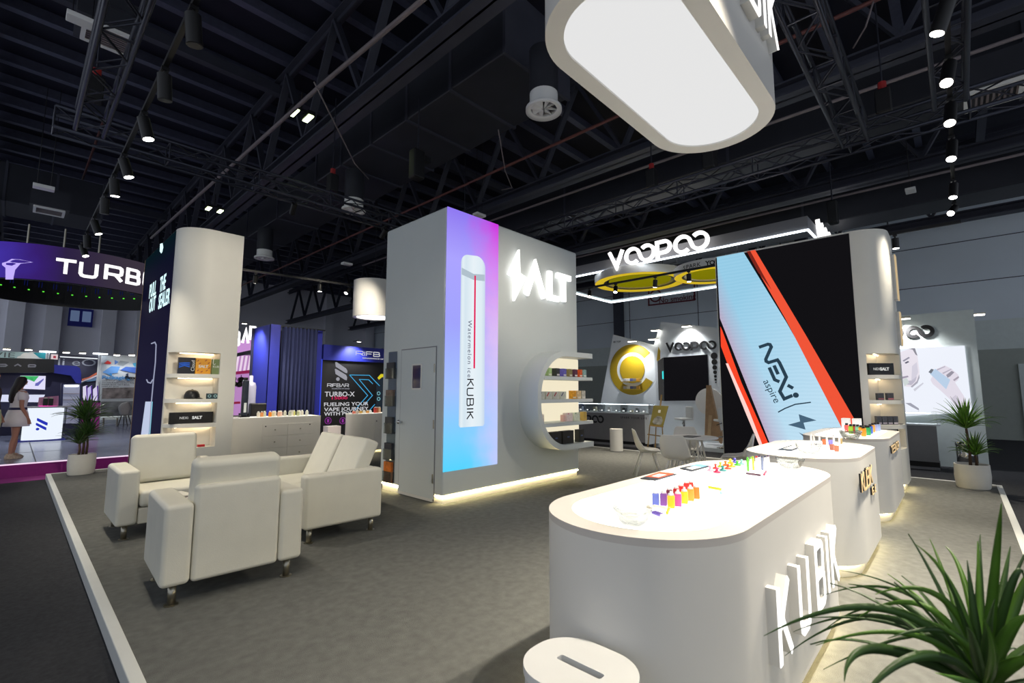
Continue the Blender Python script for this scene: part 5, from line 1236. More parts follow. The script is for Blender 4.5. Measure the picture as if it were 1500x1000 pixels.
def ring(px0, px1, pyc, z, lab, text=None):
    a = onz(px0, pyc, z); b_ = onz(px1, pyc, z); c = (a+b_)/2; R_ = (a-b_).length/2
    t = thing('hanging_ring', lab, 'ceiling ring', (c.x, c.y, z), 0, 'round mustard ceiling rings')
    o = obj('outer_band', MB().lathe([(R_, 0), (R_, .27), (R_-.04, .27), (R_-.04, 0), (R_, 0)], n=56), M['white'], t, local=True); smooth_angle(o)
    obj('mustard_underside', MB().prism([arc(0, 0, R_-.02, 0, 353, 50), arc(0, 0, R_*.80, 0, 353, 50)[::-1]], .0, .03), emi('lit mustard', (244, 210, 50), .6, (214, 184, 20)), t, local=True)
    obj('grey_ring', MB().prism([arc(0, 0, R_*.80, 0, 353, 50), arc(0, 0, R_*.74, 0, 353, 50)[::-1]], .02, .05), M['greypanel'], t, local=True)
    obj('olive_disc', MB().prism(arc(0, 0, R_*.68, 0, 353, 50), .07, .10), emi('olive disc bounce glow', (150, 144, 8), .55, (150, 142, 10)), t, local=True)  # faint emission stands in for light coming up from the booth floor
    w = MB()
    for k in range(3): w.cyl((R_*.9*math.cos(k*2.09), R_*.9*math.sin(k*2.09), .1), (R_*.9*math.cos(k*2.09), R_*.9*math.sin(k*2.09), .9), .008, n=5)
    obj('hanging_wire', w, M['black'], t, local=True)
    return t, c, R_
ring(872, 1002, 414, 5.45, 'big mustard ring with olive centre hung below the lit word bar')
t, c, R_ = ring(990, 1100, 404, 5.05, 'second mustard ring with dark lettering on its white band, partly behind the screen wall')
tm = MB(); u0 = math.atan2(-c.y, -c.x)
wordt = 'SPARK YOUR LIFE'
for i, ch in enumerate(wordt):
    an = u0-.75+.105*i
    if ch != ' ': text_mb(tm, ch, .18, frame((R_*1.003*math.cos(an), R_*1.003*math.sin(an), .12), (-math.sin(an), math.cos(an), 0), (0, 0, 1)), .004, bold=.006 if 5 < i < 11 else 0)
obj('lettering', tm, M['black'], t, local=True)
# no smoking sign on the hall wall
ns = thing('wall_sign', 'faint red outlined no smoking sign on the hall wall under the yellow rings', 'sign', onx(984, 430, 23.15))
q = [onx(a, b_, 23.15) for a, b_ in ((950, 415), (950, 447), (1017, 439), (1017, 415))]
redm = mat('dark red sign paint', (120, 44, 60), .6, noise=.05)
obj('sign_outline', MB().stroke([(-p.y, p.z) for p in q], .07, .02, FX(23.18, 0, 0), closed=True), redm, ns)
p = onx(991, 431, 23.15); obj('lettering', text_mb(MB(), 'No smoking', .40, FX(23.17, p.y, p.z-.22), .01), redm, ns)
p = onx(960, 433, 23.15); obj('round_symbol', MB().prism([arc(-p.y, p.z, .34, 0, 350, 24), arc(-p.y, p.z, .27, 0, 350, 24)[::-1]], 0, .02, FX(23.18, 0, 0)), redm, ns)
# right booth wall with poster
PX_ = 14.0
pw = thing('poster_wall', 'pale slanted booth wall at far right with dark rings word and lit portrait poster', 'booth wall', (PX_, 0.6, HF))
obj('panel', MB().box(PX_, -.32, HF, PX_+.25, 2.4, 3.26), M['hall3'], pw)
p1 = onx(1369, 485, PX_-.01)
obj('word_lettering', voopoo(MB(), 1.62, .075, .05, FX(PX_-.0, p1.y+1.62-.0, p1.z-.13)), M['black'], pw)
ph = obj('lit_poster', MB().flat([onx(a, b_, PX_-.03) for a, b_ in ((1290, 512), (1413, 506), (1424, 603), (1290, 612))], (-1, 0, 0), .03), emi('lit pale poster', (238, 242, 252), 1.0), pw)
def pp(name, pts, col, k=1): return obj(name, MB().flat([onx(a, b_, PX_-.031-.002*k) for a, b_ in pts], (-1, 0, 0), .002), emi(name.replace('_', ' '), col, 1.0), ph)
pp('face_print', [(1318, 516), (1338, 509), (1344, 522), (1347, 545), (1345, 558), (1337, 567), (1327, 566), (1318, 552)], (232, 226, 236))
pp('hair_print', [(1330, 510.5), (1340, 509), (1344, 521), (1341, 519), (1337, 512)], (140, 138, 150), 2)
pp('brow_print', [(1322, 528), (1331, 522.5), (1333, 524), (1324, 529.5)], (150, 148, 164), 2)
pp('jaw_shadow_print', [(1334, 566), (1343, 558), (1346.5, 548), (1347, 553), (1344, 561), (1336, 567.5)], (170, 168, 182), 2)
pp('mouth_print', [(1319, 552), (1330, 550), (1331, 552), (1320, 555)], (160, 150, 170), 2)
pp('device_print', [(1322, 556), (1328, 553), (1332, 560), (1325, 566)], (206, 214, 214), 3)
pp('hand_print', [(1363, 556), (1372, 540), (1384, 535), (1394, 540), (1404, 549), (1404, 556), (1399, 560), (1412, 580), (1421, 602), (1406, 604), (1392, 585), (1378, 572), (1366, 562)], (226, 220, 232))
pp('finger_shadow_print', [(1386, 549), (1394, 543), (1398, 545), (1392, 551), (1388, 553)], (150, 146, 160), 2)
pp('finger_shadow_print', [(1396, 556), (1404, 550.5), (1405, 553), (1398, 558)], (168, 160, 174), 2)
pp('pod_device_print', [(1362, 547), (1370, 540), (1392, 556), (1386, 570)], (186, 208, 232), 3)
pp('eye_print', [(1325, 531), (1330, 528.5), (1332, 530), (1327, 532.5)], (96, 94, 112), 3)
pp('nose_print', [(1319, 532), (1321, 534), (1318, 545), (1322, 547), (1318, 549)], (188, 184, 198), 2)
pp('cheek_shade_print', [(1336, 536), (1343, 530), (1345, 545), (1340, 556), (1335, 558)], (212, 208, 222), 2)
pp('beard_shade_print', [(1326, 558), (1335, 557), (1343, 551), (1341, 558), (1335, 564), (1328, 563)], (190, 186, 202), 2)
pp('knuckle_line_print', [(1372, 541), (1384, 536), (1385, 537), (1373, 542.5)], (184, 178, 194), 4)
pp('knuckle_line_print', [(1380, 546), (1393, 540), (1394, 541), (1382, 547.5)], (184, 178, 194), 4)
pp('palm_shade_print', [(1393, 584), (1400, 578), (1411, 596), (1407, 603)], (208, 202, 216), 3)
pp('pod_mouth_print', [(1360, 545), (1364, 540), (1368, 541), (1364, 547)], (110, 116, 126), 4)
pp('collar_print', [(1338, 570), (1352, 560), (1353, 561.5), (1340, 573)], (206, 206, 218), 2)
pp('sleeve_print', [(1326, 590), (1334, 590), (1346, 598), (1346, 601), (1336, 596)], (160, 162, 176), 2)
# its counter
pc = thing('glass_case_counter', 'grey counter with a small glass case under the lit portrait poster', 'counter', (13.4, 1.2, HF))
obj('front', MB().box(13.2, .42, .06, 13.25, 2.6, .80), M['greypanel'], pc)
obj('worktop', MB().box(13.2, .36, .80, 13.7, 2.6, .83), M['whitepaint'], pc)
obj('recess', MB().box(13.27, .42, HF, 13.6, 2.6, .06), M['black'], pc)
obj('base_strip', MB().box(13.18, .42, HF, 13.26, 2.6, HF+.05), M['greypanel'], pc)
gc = MB().box(13.22, .40, .83, 13.228, 2.5, 1.08).box(13.22, .40, 1.075, 13.6, 2.5, 1.083).box(13.22, .40, .83, 13.6, .408, 1.075)
obj('glass_case', gc, M['glass'], pc)
obj('case_light', MB().box(13.55, .5, 1.04, 13.57, 2.5, 1.06), E_['strip'], pc)
cn = thing('trash_can', 'shiny steel cylinder bin behind the right corner plant', 'bin', (12.6, .0, HF))
obj('can_body', MB().lathe([(.15, 0), (.15, .62), (.13, .64), (0, .64)], n=28), M['chrome'], cn, local=True, smooth=True)
obj('can_rim', MB().lathe([(.155, .58), (.16, .6), (.155, .66), (.14, .66)], n=28), M['chrome'], cn, local=True, smooth=True)

# ================================================================ BOOTHS BEHIND ON THE LEFT
BF = .15                                        # their raised floor
tf = thing('booth_floor', 'grey glossy tiled raised floor of the booth behind the left corner, magenta edge', 'booth floor', (0, 20, HF))
obj('floor_deck', MB().box(-8, 12.8, HF, 7.6, 30, BF), M['tile'], tf)
obj('edge_trim', MB().box(-8, 12.77, BF-.015, 7.6, 12.8, BF+.006), emi('lit white edge', (255, 225, 250), 1.0), tf)
obj('magenta_riser', MB().box(-8, 12.775, HF, 7.6, 12.8, BF-.015), M['purple'], tf)
j = MB()
for yy in (15, 17.4, 19.8): j.box(-8, yy, BF, 7.6, yy+.02, BF+.002)
for xx in (-2, .4, 2.8): j.box(xx, 12.8, BF, xx+.02, 30, BF+.002)
obj('tile_joint', j, M['roofsteel'], tf)
struct('floor_carpet', MB().box(-8, 12.15, HF, 7.6, 12.77, HF+.004), M['purple'])
# ring screen
def circ(p, q, r):
    ax, ay, bx, by, cx, cy = p.x, p.y, q.x, q.y, r.x, r.y
    d = 2*(ax*(by-cy)+bx*(cy-ay)+cx*(ay-by))
    return ((ax*ax+ay*ay)*(by-cy)+(bx*bx+by*by)*(cy-ay)+(cx*cx+cy*cy)*(ay-by))/d, ((ax*ax+ay*ay)*(cx-bx)+(bx*bx+by*by)*(ax-cx)+(cx*cx+cy*cy)*(bx-ax))/d
rt, rb_ = 4.9, 4.07
pA, pB, pC = onz(0, 353, rt), onz(110, 364.5, rt), onz(216, 387, rt)
ccx, ccy = circ(pA, pB, pC); RR = math.hypot(pA.x-ccx, pA.y-ccy)
RR = min(RR, 6.0)
rg = thing('ring_screen', 'huge hung ring screen glowing purple with white lit lettering at the left', 'screen', (ccx, ccy, rb_))
def band(r, z0, z1, a0, a1, n=80, t=.05):
    rows = []
    for i in range(n+1):
        a = a0+(a1-a0)*i/n; rows.append([V((rr*math.cos(a), rr*math.sin(a), z)) for rr, z in ((r, z0), (r, z1), (r-t, z1), (r-t, z0))])
    return MB().grid(rows, closed=True)
m_r, nt, b_ = node_mat('purple ring screen', 1.0)
tc = nt.nodes.new('ShaderNodeTexCoord'); sp = nt.nodes.new('ShaderNodeSeparateXYZ'); nt.links.new(tc.outputs['Object'], sp.inputs[0])
mr = nt.nodes.new('ShaderNodeMapRange'); mr.inputs['From Min'].default_value = pA.x-ccx-.5; mr.inputs['From Max'].default_value = pC.x-ccx; nt.links.new(sp.outputs['X'], mr.inputs['Value'])
nz = nt.nodes.new('ShaderNodeTexNoise'); nz.inputs['Scale'].default_value = 1.1; nt.links.new(tc.outputs['Object'], nz.inputs['Vector'])
ad = nt.nodes.new('ShaderNodeMath'); ad.operation = 'MULTIPLY_ADD'; ad.inputs[1].default_value = .25; nt.links.new(nz.outputs['Fac'], ad.inputs[0]); nt.links.new(mr.outputs[0], ad.inputs[2])
r = nt.nodes.new('ShaderNodeValToRGB'); e = r.color_ramp.elements; e[0].position = .1; e[0].color = rgb(58, 44, 150); e[1].position = 1.0; e[1].color = rgb(58, 50, 62)
for p_, c_ in ((.25, (66, 50, 166)), (.45, (54, 30, 110)), (.62, (44, 32, 66))): e.new(p_).color = rgb(*c_)
nt.links.new(ad.outputs[0], r.inputs['Fac']); nt.links.new(r.outputs['Color'], b_.inputs['Emission Color'])
obj('screen_face', band(RR, 0, rt-rb_, PI*.9, 2.1*PI), m_r, rg, local=True, smooth=False); smooth_angle(rg.children[0], 30)
obj('inner_lining', band(RR-.06, -.02, rt-rb_, 0, 2*PI, 96, .04), M['black'], rg, local=True); smooth_angle(rg.children[1], 30)
# glint and lettering on the ring
def ringpt(px_, py_):
    # where the line of sight meets the ring's outer face
    d = _ray(px_, py_); ox, oy = CAM.x-ccx, CAM.y-ccy; A_ = d.x*d.x+d.y*d.y; B_ = ox*d.x+oy*d.y; C_ = ox*ox+oy*oy-(RR+.004)**2
    t = (-B_-math.sqrt(max(0, B_*B_-A_*C_)))/A_; return CAM+d*t
gp = [ringpt(a, b_) for a, b_ in ((8, 409), (8, 392), (3, 388), (3, 385), (10, 383), (17, 379), (30, 380), (48, 384), (30, 386), (22, 395), (19, 409))]
obj('light_streak', MB().flat(gp, V((ccx-gp[0].x, ccy-gp[0].y, 0)).normalized()*-1, .01), emi('violet streak', (196, 176, 255), 1.0), rg)
lt = MB(); x0 = 0
WORD = ((77, 'T'), (114, 'U'), (151, 'R'), (183, 'B'), (208, 'O'))
for (px_, ch), wpx in zip(WORD, (34, 33, 30, 24, 28)):
    y0_ = 400 + (px_-77)*.10+ (px_-77)**2*.0003
    a = ringpt(px_, y0_-1); b_ = ringpt(px_+wpx, y0_+wpx*.13)
    rgt = V((b_.x-a.x, b_.y-a.y, 0)); L = rgt.length; rgt.normalize()
    hgt = (ringpt(px_, y0_-20).z-ringpt(px_, y0_).z)
    Mg = frame((a.x, a.y, a.z), rgt, (0, 0, 1)); glyph(lt, ch, .04, hgt, L*.92, .068, .04, Mg)
obj('lettering', lt, E_['letter'], rg)
gd = MB(); bd_ = MB()
for i in range(18):
    an = PI*.1+i*PI*.85/18
    gd.box(-.02, -.02, -.014, .02, .02, .014, Matrix.Translation(((RR-.105)*math.cos(an), (RR-.105)*math.sin(an), .36)))
    for k in (.02, .05): bd_.box(-.008, -.008, -.08, .008, .008, .08, Matrix.Translation(((RR-.105)*math.cos(an+k), (RR-.105)*math.sin(an+k), .55)))
obj('status_light', gd, emi('green status light', (90, 220, 60), 1.2), rg, local=True)
obj('cable_glow', bd_, emi('blue cable', (24, 34, 120), .3), rg, local=True)
for k in range(6):
    an = PI*1.1+k*.28
    obj('hanger', MB().cyl((RR*math.cos(an), RR*math.sin(an), rt-rb_), (RR*math.cos(an), RR*math.sin(an), rt-rb_+.45), .02, n=6), M['steel'], rg, local=True)
# round-end lit reception counter with blue emblem
kc = thing('reception_counter', 'glowing white reception counter with a blue slanted emblem', 'counter', (.72, 18.3, BF))
p0 = onz(34, 645, BF); p1 = onz(93, 645, BF)
yk = (p0.y+p1.y)/2; x0, x1 = ony(33, 620, yk).x, ony(92, 620, yk).x; zt = ony(60, 597, yk).z
rows = []
for i in range(13):
    s = i/12; xx = x0+(x1-x0)*s; yy = yk-.12*math.sin(PI*s); rows.append([V((xx, yy, BF+.02)), V((xx, yy, zt)), V((xx, yy+.05, zt)), V((xx, yy+.05, BF+.02))])
obj('lit_front', MB().grid(rows, closed=True), emi('lit counter front', (236, 244, 255), 1.0), kc)
obj('side_panel', MB().box(x1-.02, yk+.02, BF, x1+.06, yk+.5, zt).box(x0-.06, yk+.02, BF, x0+.02, yk+.5, zt), M['acryl'], kc)
obj('worktop', MB().box(x0-.08, yk-.16, zt, x1+.14, yk+.5, zt+.03), M['greypanel'], kc)
obj('foot_band', MB().box(x0-.1, yk-.16, BF, x1+.08, yk+.5, BF+.03), M['navy'], kc)
bl = emi('royal blue print', (40, 56, 200), .8); em = MB()
for q in (((54, 613), (55, 612), (70, 619), (69.5, 623), (67, 622.5), (54, 616)), ((52.5, 620), (53.5, 619), (68, 626), (67.8, 630), (65, 629), (52.5, 622.5))):
    em.flat([ony(a, b_, yk-.15) for a, b_ in q], (0, -1, 0), .01)
c_ = ony(55, 628.3, yk-.15); em.prism(arc(c_.x, c_.z, .035, 0, 340, 12), 0, .01, FY(0, yk-.14, 0))
obj('emblem', em, bl, kc)
# dark booth behind with screen, header and rounded blue frame
db = thing('dark_booth', 'dark blue booth with a black header, rounded blue frame and a bright screen', 'booth', (.4, 21, BF))
DY = 21.0
def yfl(pts, Y, t=.05): return MB().flat([ony(a, b_, Y) for a, b_ in pts], (0, -1, 0), t)
obj('back_wall', yfl([(-60, 545), (118, 545), (118, 640), (-60, 640)], DY, .1), mat('very dark blue board', (26, 26, 58), .5, noise=.05), db)
obj('header', yfl([(-60, 522), (79.5, 526), (79.5, 545.5), (-60, 546)], DY-.5, .4), M['black'], db)
hl = MB()
for q in ([(0, 533.5), (8, 533.5), (10, 535), (8, 536.3), (0, 536.3)], [(21, 536), (26, 533.3), (31, 536.3)], [(42, 534), (51, 534.2), (52, 535.5), (51, 537), (42, 537), (42, 534)]):
    q3 = [ony(a, b_, DY-.51) for a, b_ in q]; hl.stroke([(p.x, p.z) for p in q3], .035, .02, FY(0, DY-.5, 0))
obj('header_lettering', hl, mat('grey letter', (120, 120, 130), .4, noise=0), db)
fr = [(79, 534), (112, 536), (117, 539), (119, 546), (118, 646), (110, 646), (111, 560), (104, 550), (79, 546)]
obj('rounded_frame', yfl(fr, DY-.3, .5), M['navy'], db)
obj('screen', yfl([(30, 550), (67, 550.5), (66, 570.5), (28, 569)], DY-.12, .05), emi('bright white screen', (225, 222, 250), 1.0), db)
obj('screen_green_print', yfl([(30, 550.3), (57, 550.8), (50, 559), (44, 556.5), (31, 552.5)], DY-.16, .01), emi('green print', (70, 190, 110), .9), db)
obj('screen_device_print', yfl([(51, 565), (52, 561), (55, 560), (64, 554), (64, 556), (56, 565)], DY-.16, .01), emi('blue grey print', (110, 108, 190), .9), db)
obj('screen_device_print', yfl([(43, 553.5), (46, 552.5), (49, 555), (46, 556.3)], DY-.16, .01), emi('slate print', (50, 60, 80), .9), db)
obj('back_counter', yfl([(-20, 578), (66, 578), (60, 589), (-20, 588)], DY-.8, .4), emi('lit back counter', (226, 230, 255), .9), db)
mb_ = thing('display_box', 'open magenta lit display box with dark devices on the reception counter', 'display box', (x1-.35, yk+.25, zt+.03))
obj('box_back', yfl([(57, 582), (86, 579.5), (85.5, 596), (55, 596.5)], yk+.30, .03), mat('dusky pink board', (150, 100, 130), .5, noise=.2), mb_)
obj('box_floor', yfl([(57, 594), (84, 594.5), (84, 596.7), (57, 596.7)], yk+.15, .1), emi('magenta light', (255, 70, 190), 1.0), mb_)
for k, px_ in enumerate((66, 74)):
    o = thing('dark_device', ('left' if k == 0 else 'right')+' dark device standing in the magenta display box', 'device', ony(px_, 594, yk+.2), 0, 'devices in the magenta box')
    obj('device_body', MB().box(-.05, -.03, 0, .05, .03, .20), M['black'], o, local=True, bevel=.015); obj('device_tip', MB().box(-.03, -.02, .2, .03, .02, .23), M['steel'], o, local=True)
gcab = thing('display_cabinet', 'tall narrow glazed display cabinet right of the glowing reception counter', 'cabinet', ony(104, 635, 19.4))
obj('cabinet_frame', yfl([(90, 561.5), (119, 561), (117, 640), (88, 640)], 19.6, .35), mat('dark blue frame', (22, 24, 60), .4), gcab)
obj('cabinet_interior', yfl([(93, 563), (117, 563), (115, 620), (91, 620)], 19.55, .05), emi('dim lit interior', (128, 134, 160), .55, (120, 120, 130)), gcab)
obj('cabinet_light', yfl([(95, 564), (115, 564), (115, 566), (95, 566)], 19.5, .03), E_['strip'], gcab)
sh = MB()
for k in range(5): sh.flat([ony(a, b_, 19.5) for a, b_ in ((92.5, 576+9*k), (116, 576+9*k), (116, 576.8+9*k), (92.5, 576.8+9*k))], (0, -1, 0), .05)
obj('cabinet_shelf', sh, M['pipe'], gcab)
mg = thing('magenta_plinth', 'magenta display plinth behind the left corner plant', 'plinth', ony(132, 634, 19.2))
obj('plinth_body', yfl([(120.5, 587.5), (147.5, 589), (145, 633), (119, 630)], 19.2, .6), M['purple'], mg, bevel=.01)
obj('plinth_top', yfl([(120.5, 586), (147.5, 587), (147.5, 589.5), (120.5, 588)], 19.19, .62), M['black'], mg)
for k, (a, b_) in enumerate(((122, 128), (129, 135), (137, 144))):
    o = thing('tall_display_pack', ('first', 'second', 'third')[k]+' white and violet lit pack standing on the magenta plinth', 'pack', ony((a+b_)/2, 587, 19.4), 0, 'packs on the magenta plinth')
    obj('pack_body', yfl([(a, 566+2*k), (b_, 564), (b_, 587), (a, 587)], 19.4, .15), emi('violet white pack', ((236, 230, 255), (206, 196, 250), (230, 222, 255))[k], .8), o, bevel=.01)
    obj('pack_stripe', yfl([(b_-2, 565), (b_, 564.5), (b_, 587), (b_-1, 587)], 19.39, .01), emi('deep violet', (90, 50, 160), .7), o)
# far banner walls
FYY = 25.0
def banner(pts, lab, m, Y=FYY, name='banner_wall'):
    q = [ony(a, b_, Y) for a, b_ in pts]; c = sum(q, V((0, 0, 0)))/len(q)
    t = thing(name, lab, 'banner', (c.x, Y, BF)); obj('banner_panel', MB().flat(q, (0, -1, 0), .12), m, t); return t
b1 = banner([(-40, 513), (69.5, 516.5), (69.5, 590), (-40, 590)], 'pale teal banner wall with cloud print and grey lettering at the far left', mat('pale teal banner', (176, 204, 206), .6, noise=.1, scale=1))
obj('teal_corner_print', yfl([(48, 516.2), (69.5, 516.8), (69.5, 526), (58, 524)], FYY-.02, .01), mat('teal print', (40, 150, 160), .6, noise=0), b1)
obj('lettering', text_mb(MB(), 'VIE', .26, FY(ony(6, 520, FYY).x, FYY-.01, ony(6, 520, FYY).z), .005, sx=1.6), mat('slate letter', (80, 90, 96), .5, noise=0), b1)
cl = MB()
for a, b_, rr in ((30, 525, .1), (38, 522, .14), (47, 521, .15), (55, 524, .12)):
    c_ = ony(a, b_, FYY); cl.prism(arc(c_.x, c_.z, rr, 0, 345, 20), .0, .012+.002*rr*10, FY(0, FYY, 0))
obj('cloud_print', cl, M['white'], b1)
b2 = banner([(75, 518), (143.5, 522), (141, 605), (75, 605)], 'dark navy banner wall with orange swoosh and pale lettering left of the pale poster', mat('night blue banner', (44, 46, 66), .6, noise=.2, scale=1.5))
obj('header_light', yfl([(88, 521.5), (143, 524.5), (143, 526), (88, 523)], FYY-.03, .02), emi('white header text', (235, 240, 245), 1.0), b2)
obj('red_tile', yfl([(75, 518.5), (85, 519), (84.5, 526.5), (74.5, 526)], FYY-.03, .02), emi('pale tile', (240, 220, 224), .8), b2)
obj('tile_mark', yfl([(78, 521), (82, 521), (82, 524.5), (78, 524.5)], FYY-.05, .01), mat('red mark', (190, 50, 70), .5, noise=0), b2)
obj('lettering', text_mb(MB(), 'li eO', .38, FY(ony(113, 531, FYY).x, FYY-.02, ony(113, 531, FYY).z), .005, sx=1.5), mat('grey blue letter', (130, 136, 150), .5, noise=0), b2)
for q, c in ((((120, 555), (130, 552), (142, 545), (142, 548), (128, 556), (120, 558)), (206, 110, 80)), (((119, 558), (142, 549), (142, 551), (119, 562)), (226, 220, 230)), (((119, 562), (142, 552), (142, 557), (119, 560)), (110, 150, 190))):
    obj('swoosh_print', yfl(q, FYY-.03, .01), mat('swoosh', c, .5, noise=.05), b2)
b3 = banner([(147, 521), (212, 519.5), (206, 622), (146, 624)], 'pale grey poster wall with blue triangles, blue lettering and room photo', mat('pale grey poster', (192, 200, 206), .6, noise=.02))
for q, c in ((((150, 545), (163, 536), (176, 537), (172, 546), (158, 548)), (96, 150, 214)), (((176, 542), (184, 537), (206, 538), (206, 548), (190, 545)), (70, 110, 200)), (((148, 530), (156, 525), (156, 540), (149, 543)), (176, 186, 196)),
             (((168, 527), (174, 530), (168, 534)), (90, 130, 200)), (((176, 528), (190, 530), (180, 536), (172, 534)), (150, 160, 170)), (((194, 532), (206, 530), (206, 538), (197, 537)), (80, 180, 220)), (((158, 548), (164, 546), (164, 551)), (40, 130, 200)), (((184, 548), (188, 546), (188, 551)), (40, 60, 90))):
    obj('triangle_print', yfl(q, FYY-.02, .01), mat('blue tint', c, .6, noise=0), b3)
lt_ = lambda s_, a, b_, sz, m, **k: obj('lettering', text_mb(MB(), s_, sz, FY(ony(a, b_, FYY).x, FYY-.02, ony(a, b_, FYY).z), .005, align='LEFT', **k), m, b3)
lt_('Packaging', 149, 552.5, .20, mat('blue letter', (70, 140, 200), .5, noise=0), sx=1.15, bold=.006)
lt_('Box', 183, 553, .20, M['black'], sx=1.1, bold=.008)
for k, s_ in enumerate(('ONE-STOP SERVICE FROM DESIGN', 'TO PACKAGE DESIGN SOLUTIONS FACTORY', 'PAPER BOX, GIFT BOX', 'DISPLAY BOX')):
    lt_(s_, 149, 557.5+2.8*k, .075, M['roofsteel'], sx=1.15)
obj('red_mark', yfl([(153, 531), (158, 528), (163, 531), (162, 533), (153, 533)], FYY-.02, .01), mat('red logo', (214, 60, 56), .5, noise=0), b3)
obj('photo_print', yfl([(150, 568), (203, 567), (201, 583), (149, 584)], FYY-.02, .01), mat('busy room photo', (110, 104, 104), .6, noise=.8, scale=3.5), b3)
obj('photo_print', yfl([(148, 588), (203, 587), (198, 612), (147, 613)], FYY-.02, .01), mat('grey room photo', (96, 100, 104), .6, noise=.6, scale=2.5), b3)
tg = thing('glass_table', 'pale glass table and chair in front of the far poster wall', 'table', ony(180, 620, 24.0))
obj('table_top', yfl([(148, 611), (200, 609), (200, 613), (148, 615)], 24, .6), M['hall3'], tg)
m_ = MB()
for a in (152, 172, 196): obj('leg', MB().cyl(ony(a, 612, 24), V((ony(a, 612, 24).x, 24, BF)), .03, n=6), M['steel'], tg)
fc = thing('far_chair', 'grey shell chair with black legs before the far poster wall', 'chair', ony(182, 618, 23.4))
obj('seat_shell', yfl([(174, 596), (180, 590), (190, 588), (193, 597), (189, 609), (177, 608)], 23.4, .35), mat('grey shell', (128, 128, 130), .5), fc, bevel=.08)
m_ = MB()
for a, b_ in ((178, 173), (182, 181), (184, 187), (188, 193)): obj('leg', MB().cyl(ony(a, 608, 23.3), V((ony(b_, 620, 23.3).x, 23.3, BF)), .018, n=5), M['black'], fc)
FARL = []
for px_, py_, lab in ((10, 511.5, 'first'), (42, 512.3, 'second'), (97, 516, 'third'), (121, 517, 'fourth'), (171, 520, 'fifth'), (193, 520, 'sixth')):
    p = ony(px_, py_, FYY-.35); d = thing('arm_lamp', lab+' arm lamp from the left above the far banner walls', 'lamp', p, 0, 'arm lamps on the far banner walls'); FARL.append(p)
    obj('lamp_arm', MB().box(-.02, 0, .04, .02, .35, .06), M['steel'], d, local=True); obj('lamp_head', MB().box(-.10, -.08, 0, .10, .08, .05), M['steel'], d, local=True); obj('lamp_face', MB().box(-.09, -.09, -.02, .09, .06, 0), E_['lamp'], d, local=True)
for px_, lab in ((70, 'white twin-arm post lamp between the teal and navy banners'), (147, 'white twin-arm post lamp beside the pale poster wall')):
    p = ony(px_, 516 if px_ < 100 else 519, FYY-.2); d = thing('post_lamp', lab, 'lamp', (p.x, p.y, BF))
    obj('post', MB().cyl((0, 0, 0), (0, 0, p.z-BF), .05, n=8), M['whitepaint'], d, local=True); obj('lamp_arm', MB().box(-.22, -.05, p.z-BF, .22, .05, p.z-BF+.05), E_['strip'], d, local=True)

# ================================================================ BOOTH BETWEEN COLUMN AND TOWER
RY = 15.0
rf = thing('curtained_booth', 'royal blue booth with navy curtain, seen between cream column and tower', 'booth', (5.6, 13.2, BF))
p0 = ony(397, 474.5, 13.0); p1 = ony(411, 477, 13.0); zt = p0.z
lx = p0.x
pl = onx(372, 480, lx)
obj('corner_wall', MB().box(lx, 13.0, HF, lx+.06, pl.y, zt), M['navy'], rf)
obj('front_wall', MB().box(lx, 12.98, HF, p1.x, 13.06, zt), M['navy'], rf)
c0 = ony(414, 478, 13.15); c1_ = ony(466, 480, 13.15)
rows = []; n = 120
for z in (HF+.05, zt*.5, zt-.02):
    rows.append([V((c0.x+(c1_.x-c0.x)*i/n, 13.15+.07*math.sin(i/n*2*PI*9.5)+.015*math.sin(i*1.7), z)) for i in range(n+1)])
o = obj('curtain', MB().grid(rows), M['curtain'], rf, smooth=True); o.modifiers.new('thick', 'SOLIDIFY').thickness = .01
obj('curtain_rail', MB().box(p1.x-.02, 13.12, zt-.03, c1_.x+.2, 13.18, zt), M['black'], rf)
obj('inner_dark_wall', MB().box(p1.x-.3, 14.2, HF, c1_.x+.4, 14.25, zt), mat('deep navy board', (16, 18, 44), .6), rf)
c2_ = ony(473, 482, 13.3)
obj('side_post', MB().box(c1_.x-.02, 13.3, HF, c2_.x, 13.4, zt), M['navy'], rf)
gw = thing('graphic_wall', 'black graphic wall with white lettering, blue chevrons and royal blue header', 'booth wall', (7.6, 13.5, BF))
GY = 13.5
g0 = ony(472, 527, GY); gx1 = ony(600, 520, GY).x; gz1 = ony(475, 527, GY).z; hz1 = ony(475, 504.5, GY).z
obj('panel', MB().box(g0.x, GY, HF, gx1, GY+.08, gz1), M['blackmat'], gw)
obj('header', MB().box(g0.x, GY-.06, gz1, gx1, GY+.08, hz1), M['navy'], gw)
obj('edge_light', MB().box(g0.x-.03, GY-.02, HF, g0.x, GY+.05, gz1+.02), emi('blue edge light', (60, 80, 230), .9), gw)
wp = emi('white wall print', (225, 225, 230), .8); gp_ = emi('grey wall print', (170, 170, 180), .8)
